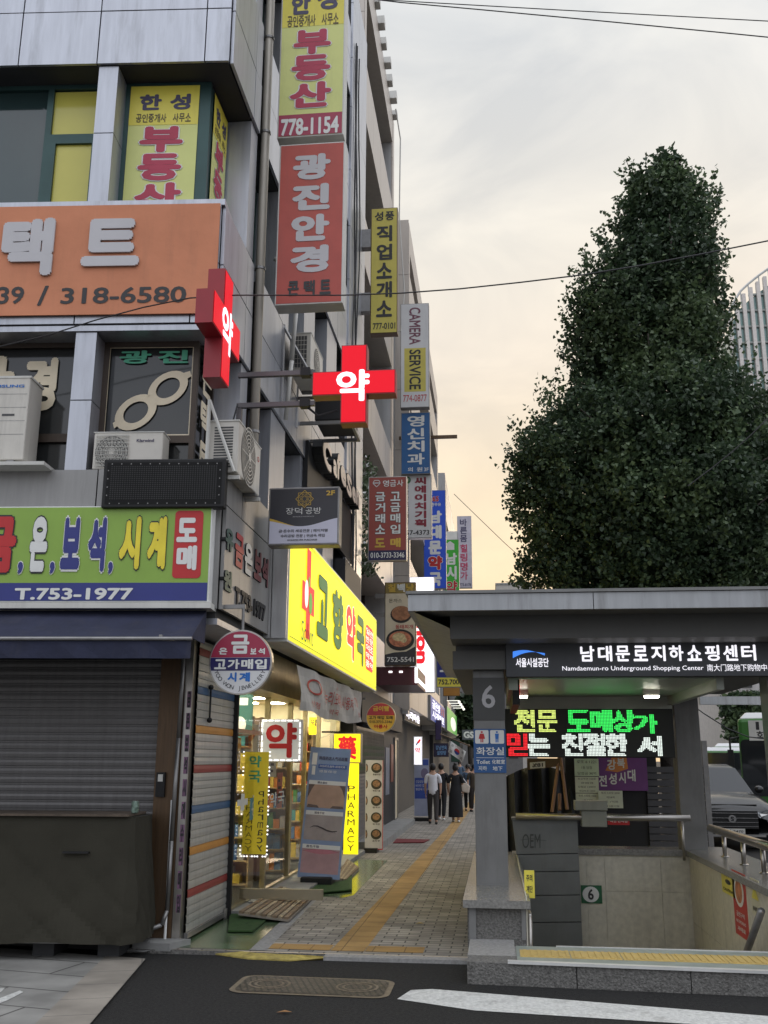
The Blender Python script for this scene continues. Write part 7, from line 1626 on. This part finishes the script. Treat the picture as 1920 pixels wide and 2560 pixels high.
m_carblk = mk('car_black', (.012, .012, .013), .2, .0, .1, 2, coat=.35, spec=.45); m_carwht = mk('car_white', (.6, .6, .6), .2, 0, .04, 2, coat=.6)
car('black sport utility vehicle with a wide chrome-barred grille waiting beside the subway entrance', 'parked_car', PY(1829, 2040, 23.8).x, 23.8, -.15, m_carblk, 1.97, 1.06)
car('white car roof showing behind the black sport utility vehicle', 'parked_car', PY(1812, 1925, 36).x, 36, -.15, m_carwht, 1.85, .86, False)
def bus(label, x0, x1, y0, zr, zt_, L, front, glass_v, paint, roof, band=None, dest=None, yaw=rad(17)):
    t = thing('city_bus', label, 'bus', ((x0+x1)/2, y0+L/2, zr), 'vehicles on the road'); Hh = zt_-zr
    m = MB(); m.box(x0, x1, y0, y0+L, zr+.35, zt_-.16); m.build('body', paint, t, bevel=.12)
    m = MB(); m.prism([(x0+.06, y0+.06, zt_-.18), (x1-.06, y0+.06, zt_-.18), (x1-.22, y0+.25, zt_), (x0+.22, y0+.25, zt_)], (0, L-.3, 0)); m.build('roof', roof, t, bevel=.04)
    fr = Fr((x0, y0-.006, zr), (x1-x0, 0, 0), (0, 0, Hh)); m = MB(); fr.rrect(m, .02, glass_v[0], .98, glass_v[1], .004, .08); m.build('windscreen', m_wscr, t)
    m = MB(); nw = 6; 
    for i in range(nw):
        for x, s in ((x0-.005, -1), (x1+.005, 1)): y = y0+.6+(L-1)*i/nw; q = [(x, y, zr+Hh*.42), (x, y+(L-1)/nw*.9, zr+Hh*.42), (x, y+(L-1)/nw*.9, zr+Hh*.78), (x, y, zr+Hh*.78)]; m.poly(q if s > 0 else q[::-1])
    m.build('side_window', m_wscr, t)
    for x in (x0+.02, x1-.32):
        for y in (y0+1.6, y0+L-2.2): m = MB(); m.cyl((x, y, zr+.45), (x+.3, y, zr+.45), .45, n=18); m.build('wheel', m_tyre, t)
    if band: m = MB(); fr.rect(m, .02, band[0], .98, band[1], .005); m.build('band', band[2], t); letters(t, fr, t_black, [('사랑의 이웃돕기', .12, band[0]+.02, .88, band[1]-.02)], .02, .008)
    if dest: m = MB(); fr.rect(m, .12, dest[0], .62, dest[1], .006); m.build('route_panel', m_offwhite, t); letters(t, fr, t_black, [('152', .2, (dest[0]+dest[1])/2+.005, .54, dest[1]-.01), ('화계사', .2, dest[0]+.01, .54, (dest[0]+dest[1])/2-.005)], .02, .009)
    m = MB(); 
    for u in (.06, .80): fr.rrect(m, u, .17, u+.14, .22, .006, .3)
    m.build('headlight', m_offwhite, t)
    m = MB(); m.tube([(x0-.0, y0+.1, zt_-.7), (x0-.22, y0-.25, zt_-.75), (x0-.22, y0-.25, zt_-1.3)], .03, 6); m.box(x0-.30, x0-.14, y0-.28, y0-.22, zt_-1.55, zt_-1.05); m.build('mirror', m_black, t)
    c0 = Vector((x0, y0, 0)); r0_ = Vector(t.location); a_ = -yaw; d = r0_-c0; t.rotation_euler.z = a_; t.location = c0+Vector((d.x*math.cos(a_)-d.y*math.sin(a_), d.x*math.sin(a_)+d.y*math.cos(a_), d.z)); return t
m_busg = mk('bus_green', S(58, 112, 48), .4, 0, .06, 2, coat=.3)
xa = PY(1850, 1900, 30).x; bus('big dark-fronted green city bus facing the camera with a white route panel', xa, xa+2.5, 30, -.15, PY(1880, 1781, 30).z, 10.5, None, (.30, .77), m_busg, m_carwht, None, (.76, .93))
xa = PY(1735, 1900, 50).x; bus('green and yellow city bus farther back across the lanes', xa, xa+2.45, 50, -.15, PY(1790, 1868, 50).z, 10, None, (.50, .90), m_busg, m_carwht, (.34, .48, f_yel))
xa = PY(1795, 1900, 54).x; bus('green and white city bus behind the green and yellow one', xa, xa+2.45, 55, -.15, PY(1800, 1858, 55).z, 10, None, (.45, .85), m_busg, m_carwht)

# ------------------------------------------------------------------ people
def skinned(name, verts, edges, radii, mat, parent, sub=1):
    me = bpy.data.meshes.new(name); me.from_pydata([tuple(v) for v in verts], edges, []); me.materials.append(mat)
    o = bpy.data.objects.new(name, me); COL.objects.link(o); attach(o, parent)
    md = o.modifiers.new('skin', 'SKIN'); md.use_smooth_shade = True
    if not me.skin_vertices: me.skin_vertices.new()
    for i, r_ in enumerate(radii): me.skin_vertices[0].data[i].radius = r_ if isinstance(r_, tuple) else (r_, r_)
    me.skin_vertices[0].data[0].use_root = True
    if sub: s = o.modifiers.new('sub', 'SUBSURF'); s.levels = sub; s.render_levels = sub
    return o
m_skin = mk('skin', S(196, 156, 132), .6, var=.05); m_hair = mk('hair_black', (.012, .011, .011), .5)
def person(label, x, y, hgt, heading, top_m, leg_m, shoe_m, stride=.22, sleeves='short', bag=None, skirt=False, hair='short', arm=(.05, -.05), z0=None, wide=1.0):
    """heading: angle the person walks towards, 0 = away from the camera"""
    z0 = ZS if z0 is None else z0; t = thing('person', label, 'person', (x, y, z0), 'people walking on the sidewalk'); k = hgt/1.72; c, s = math.cos(heading), math.sin(heading)
    def P(a, b, z): return Vector((x+(a*c+b*s)*k, y+(b*c-a*s)*k, z0+z*k))
    sw = .185*wide
    V = [P(0, 0, .92), P(0, 0, 1.10), P(0, .01, 1.30), P(0, 0, 1.44), P(0, 0, 1.52), P(0, .01, 1.60), P(0, .015, 1.70)]
    Rr = [(.15*k*wide, .11*k), (.135*k*wide, .10*k), (.16*k*wide, .11*k), (.09*k, .07*k), (.055*k, .055*k), (.078*k, .09*k), (.07*k, .085*k)]; E_ = [(0, 1), (1, 2), (2, 3), (3, 4), (4, 5), (5, 6)]
    hands = []
    for sd_, a_ in ((-1, arm[0]), (1, arm[1])):
        i = len(V); V += [P(sd_*sw, 0, 1.40), P(sd_*(sw+.045), a_*.4-.01, 1.14), P(sd_*(sw+.04), a_*1.6+.03, .92), P(sd_*(sw+.03), a_*1.9+.05, .85)]; Rr += [.055*k, .043*k, .030*k, .026*k]; E_ += [(3, i), (i, i+1), (i+1, i+2), (i+2, i+3)]; hands.append((V[i+3], sd_))
    for sd_, st in ((-1, stride), (1, -stride)):
        i = len(V); V += [P(sd_*.09, 0, .86), P(sd_*.095, st*.55+.03, .48), P(sd_*.09, st-.03, .09), P(sd_*.095, st+.10, .045)]; Rr += [.085*k, .056*k, .040*k, .035*k]; E_ += [(0, i), (i, i+1), (i+1, i+2), (i+2, i+3)]
    skinned('body', V, E_, Rr, m_skin, t)
    # clothes
    Vt = [P(0, 0, .80), P(0, 0, 1.12), P(0, .01, 1.30), P(0, 0, 1.43), P(0, 0, 1.475)]; Rt = [(.182*k*wide, .138*k), (.155*k*wide, .12*k), (.178*k*wide, .125*k), (.105*k, .085*k), (.07*k, .07*k)]; Et = [(0, 1), (1, 2), (2, 3), (3, 4)]
    for sd_, a_ in ((-1, arm[0]), (1, arm[1])):
        i = len(Vt); Vt += [P(sd_*sw, 0, 1.40), P(sd_*(sw+.045), a_*.4-.01, 1.15)]; Rt += [.072*k, .062*k]; Et += [(3, i), (i, i+1)]
        if sleeves == 'long': Vt.append(P(sd_*(sw+.04), a_*1.6+.03, .93)); Rt.append(.045*k); Et.append((i+1, i+2))
    skinned('shirt', Vt, Et, Rt, top_m, t)
    if skirt:
        m = MB(); n = 20; zs_ = ((1.10, .14), (.98, .168), (.80, .20), (.5, .215), (.16, .225)); rg = []
        for z, r_ in zs_: rg.append([m.pt(P(r_*math.cos(6.283*i/n)*(1+.05*math.sin(i*2.1)), r_*.8*math.sin(6.283*i/n), z)) for i in range(n)])
        for a, b in zip(rg, rg[1:]):
            for i in range(n): j = (i+1) % n; m.face([a[i], a[j], b[j], b[i]])
        m.build('skirt', leg_m, t, smooth=True)
    else:
        Vl = [P(0, 0, .96), P(0, 0, 1.10)]; Rl = [(.168*k*wide, .122*k), (.150*k*wide, .11*k)]; El = [(0, 1)]
        for sd_, st in ((-1, stride), (1, -stride)): i = len(Vl); Vl += [P(sd_*.09, 0, .84), P(sd_*.095, st*.55+.03, .48), P(sd_*.09, st-.03, .10)]; Rl += [.105*k, .078*k, .064*k]; El += [(0, i), (i, i+1), (i+1, i+2)]
        skinned('trousers', Vl, El, Rl, leg_m, t)
    for sd_, st in ((-1, stride), (1, -stride)):
        m = MB(); p = P(sd_*.093, st+.03, .04); m.ball(p, .06*k, 10, 6, (.75, 1.9 if abs(c) > .5 else 1.2, .7)); m.build('shoe', shoe_m, t, smooth=True)
    for hpos, sd_ in hands:
        m = MB(); m.ball(hpos+Vector((0, 0, -.04*k)), .038*k, 8, 5, (.5, 1, 1.1)); f0 = hpos+Vector((0, 0, -.07*k))
        for f in range(4): o_ = Vector((0, (f-1.5)*.017*k, 0)); m.tube([f0+o_, f0+o_+Vector((-.004*sd_, .004, -.035*k*(1-.12*abs(f-1.3)))), f0+o_+Vector((-.014*sd_, .012, -.068*k*(1-.12*abs(f-1.3))))], .0085*k, 5, .006*k)
        m.tube([hpos+Vector((0, .03*k, -.03*k)), hpos+Vector((-.01*sd_, .055*k, -.06*k)), hpos+Vector((-.015*sd_, .058*k, -.085*k))], .009*k, 5, .007*k); m.build('hand', m_skin, t, smooth=True)
    m = MB(); hc = P(0, -.012, 1.655); m.ball(hc, .104*k, 14, 9, (.92, 1.08, 1.12))
    if hair == 'long': m.ball(P(0, -.06, 1.50), .11*k, 12, 8, (1.0, .6, 1.4))
    if hair == 'bun': m.ball(P(0, -.07, 1.76), .055*k, 10, 6)
    m.build('hair', m_hair, t, smooth=True)
    m = MB(); fc = P(0, .095, 1.63); fx = Vector((c, -s, 0)); fy = Vector((s, c, 0))
    for a in (-.032, .032): m.ball(fc+fx*a*k+Vector((0, 0, .02*k))-fy*.004, .009*k, 6, 4)
    m.ball(fc+Vector((0, 0, -.045*k))-fy*.004, .013*k, 6, 4, (1.6, .6, .4)); m.build('face_features', mk('feature_dark', S(90, 50, 46), .6), t)
    m = MB(); m.ball(fc+Vector((0, 0, -.012*k))+fy*.006, .014*k, 6, 5, (.8, 1, 1.3))
    for a in (-.09, .09): m.ball(P(a, .0, 1.63), .024*k, 6, 5, (.45, .8, 1.2))
    m.build('nose_and_ears', m_skin, t, smooth=True)
    if bag: bag(t, P, k)
    return t
c_white, c_char, c_black2, c_jean, c_olive2 = mk('cotton_white', S(228, 228, 234), .9, bump=.2), mk('trouser_charcoal', S(62, 58, 58), .9), mk('cloth_black', (.016, .017, .02), .9), mk('denim', S(84, 104, 128), .9), mk('cloth_umber', S(78, 70, 60), .9)
p = PZ(1083, 2060, ZS); person('man in a white shirt and dark grey trousers walking away along the shops', p.x, p.y, 1.62, rad(-4), c_white, c_char, m_black, .20, 'short', None, False, 'short', (.06, -.04))
p = PZ(1104, 2050, ZS); person('person dressed all in black walking just behind the white-shirted man', p.x, p.y, 1.62, rad(4), c_black2, c_black2, m_white, .18, 'long')
def tote(t, P, k):
    m = MB(); a = P(.20, -.06, .92); m.prism([a, a+Vector((.22*k, -.02, -.04)), a+Vector((.26*k, .02, .16)), a+Vector((.12*k, .05, .26)), a+Vector((-.02, .03, .2))], (0, .14, 0)); b = m.build('bag', mk('canvas_bag', S(190, 178, 166), .9, bump=.3), t, bevel=.03)
    m = MB(); m.tube([a+Vector((.06, .06, .2)), P(.17, 0, 1.42), a+Vector((.15, .06, .24))], .014, 6); m.build('strap', c_white, b)
p = PZ(1140, 2056, ZS); person('woman in a long black dress with a pale shoulder bag walking away', p.x, p.y, 1.60, rad(2), c_black2, c_black2, m_white, .10, 'short', tote, True, 'bun', (.05, .05))
p = PZ(1171, 2028, ZS); person('person in a blue shirt and dark trousers coming towards the camera beside the column', p.x, p.y, 1.58, rad(180), c_jean, c_black2, m_black, .22, 'short')
p = PZ(1187, 2030, ZS); person('person in a brown top half hidden by the subway column', p.x, p.y, 1.58, rad(176), c_olive2, c_char, m_black, .15, 'short', None, False, 'long', (.04, .04), None, 1.1)
p = PZ(1150, 1985, ZS); person('person in a pale top far down the sidewalk', p.x, p.y, 1.68, rad(180), c_jean, c_char, m_black, .15)

# ------------------------------------------------------------------ overhead wires
def wire(label, pts, Y, r=.012, sag=0):
    m = MB(); P_ = [PY(px, py, Y) for px, py in pts]; m.tube(P_, r, 6); tag(m.build('overhead_wire', m_wire), label, 'wire', 'overhead wires')
wire('overhead wire sagging across the signs and the ginkgo', [(-120, 885), (0, 866), (120, 838), (240, 800), (360, 768), (475, 745), (590, 738), (720, 738), (860, 738), (1000, 733), (1150, 722), (1300, 706), (1450, 688), (1600, 664), (1760, 634), (1920, 602), (2060, 570)], 8.75, .007)
wire('upper one of the two thin wires crossing the top of the sky', [(900, -4), (1100, 8), (1400, 25), (1700, 41), (2000, 57)], 16, .010)
wire('lower one of the two thin wires crossing the top of the sky', [(900, -6), (1000, 6), (1200, 24), (1500, 52), (1800, 81), (2000, 101)], 15, .011)
wire('faint wire running from the far roofs down to the ginkgo', [(1135, 1235), (1200, 1298), (1260, 1356), (1320, 1410)], 50, .016)
wire('dark cable slanting through the lower crown of the ginkgo', [(1990, 985), (1930, 1035), (1880, 1085), (1830, 1130), (1780, 1170), (1720, 1215)], 16.5, .010)
wire('cable drooping under the canopy towards the green bus', [(1700, 1740), (1760, 1784), (1820, 1822), (1870, 1842), (1940, 1850)], 28, .016)
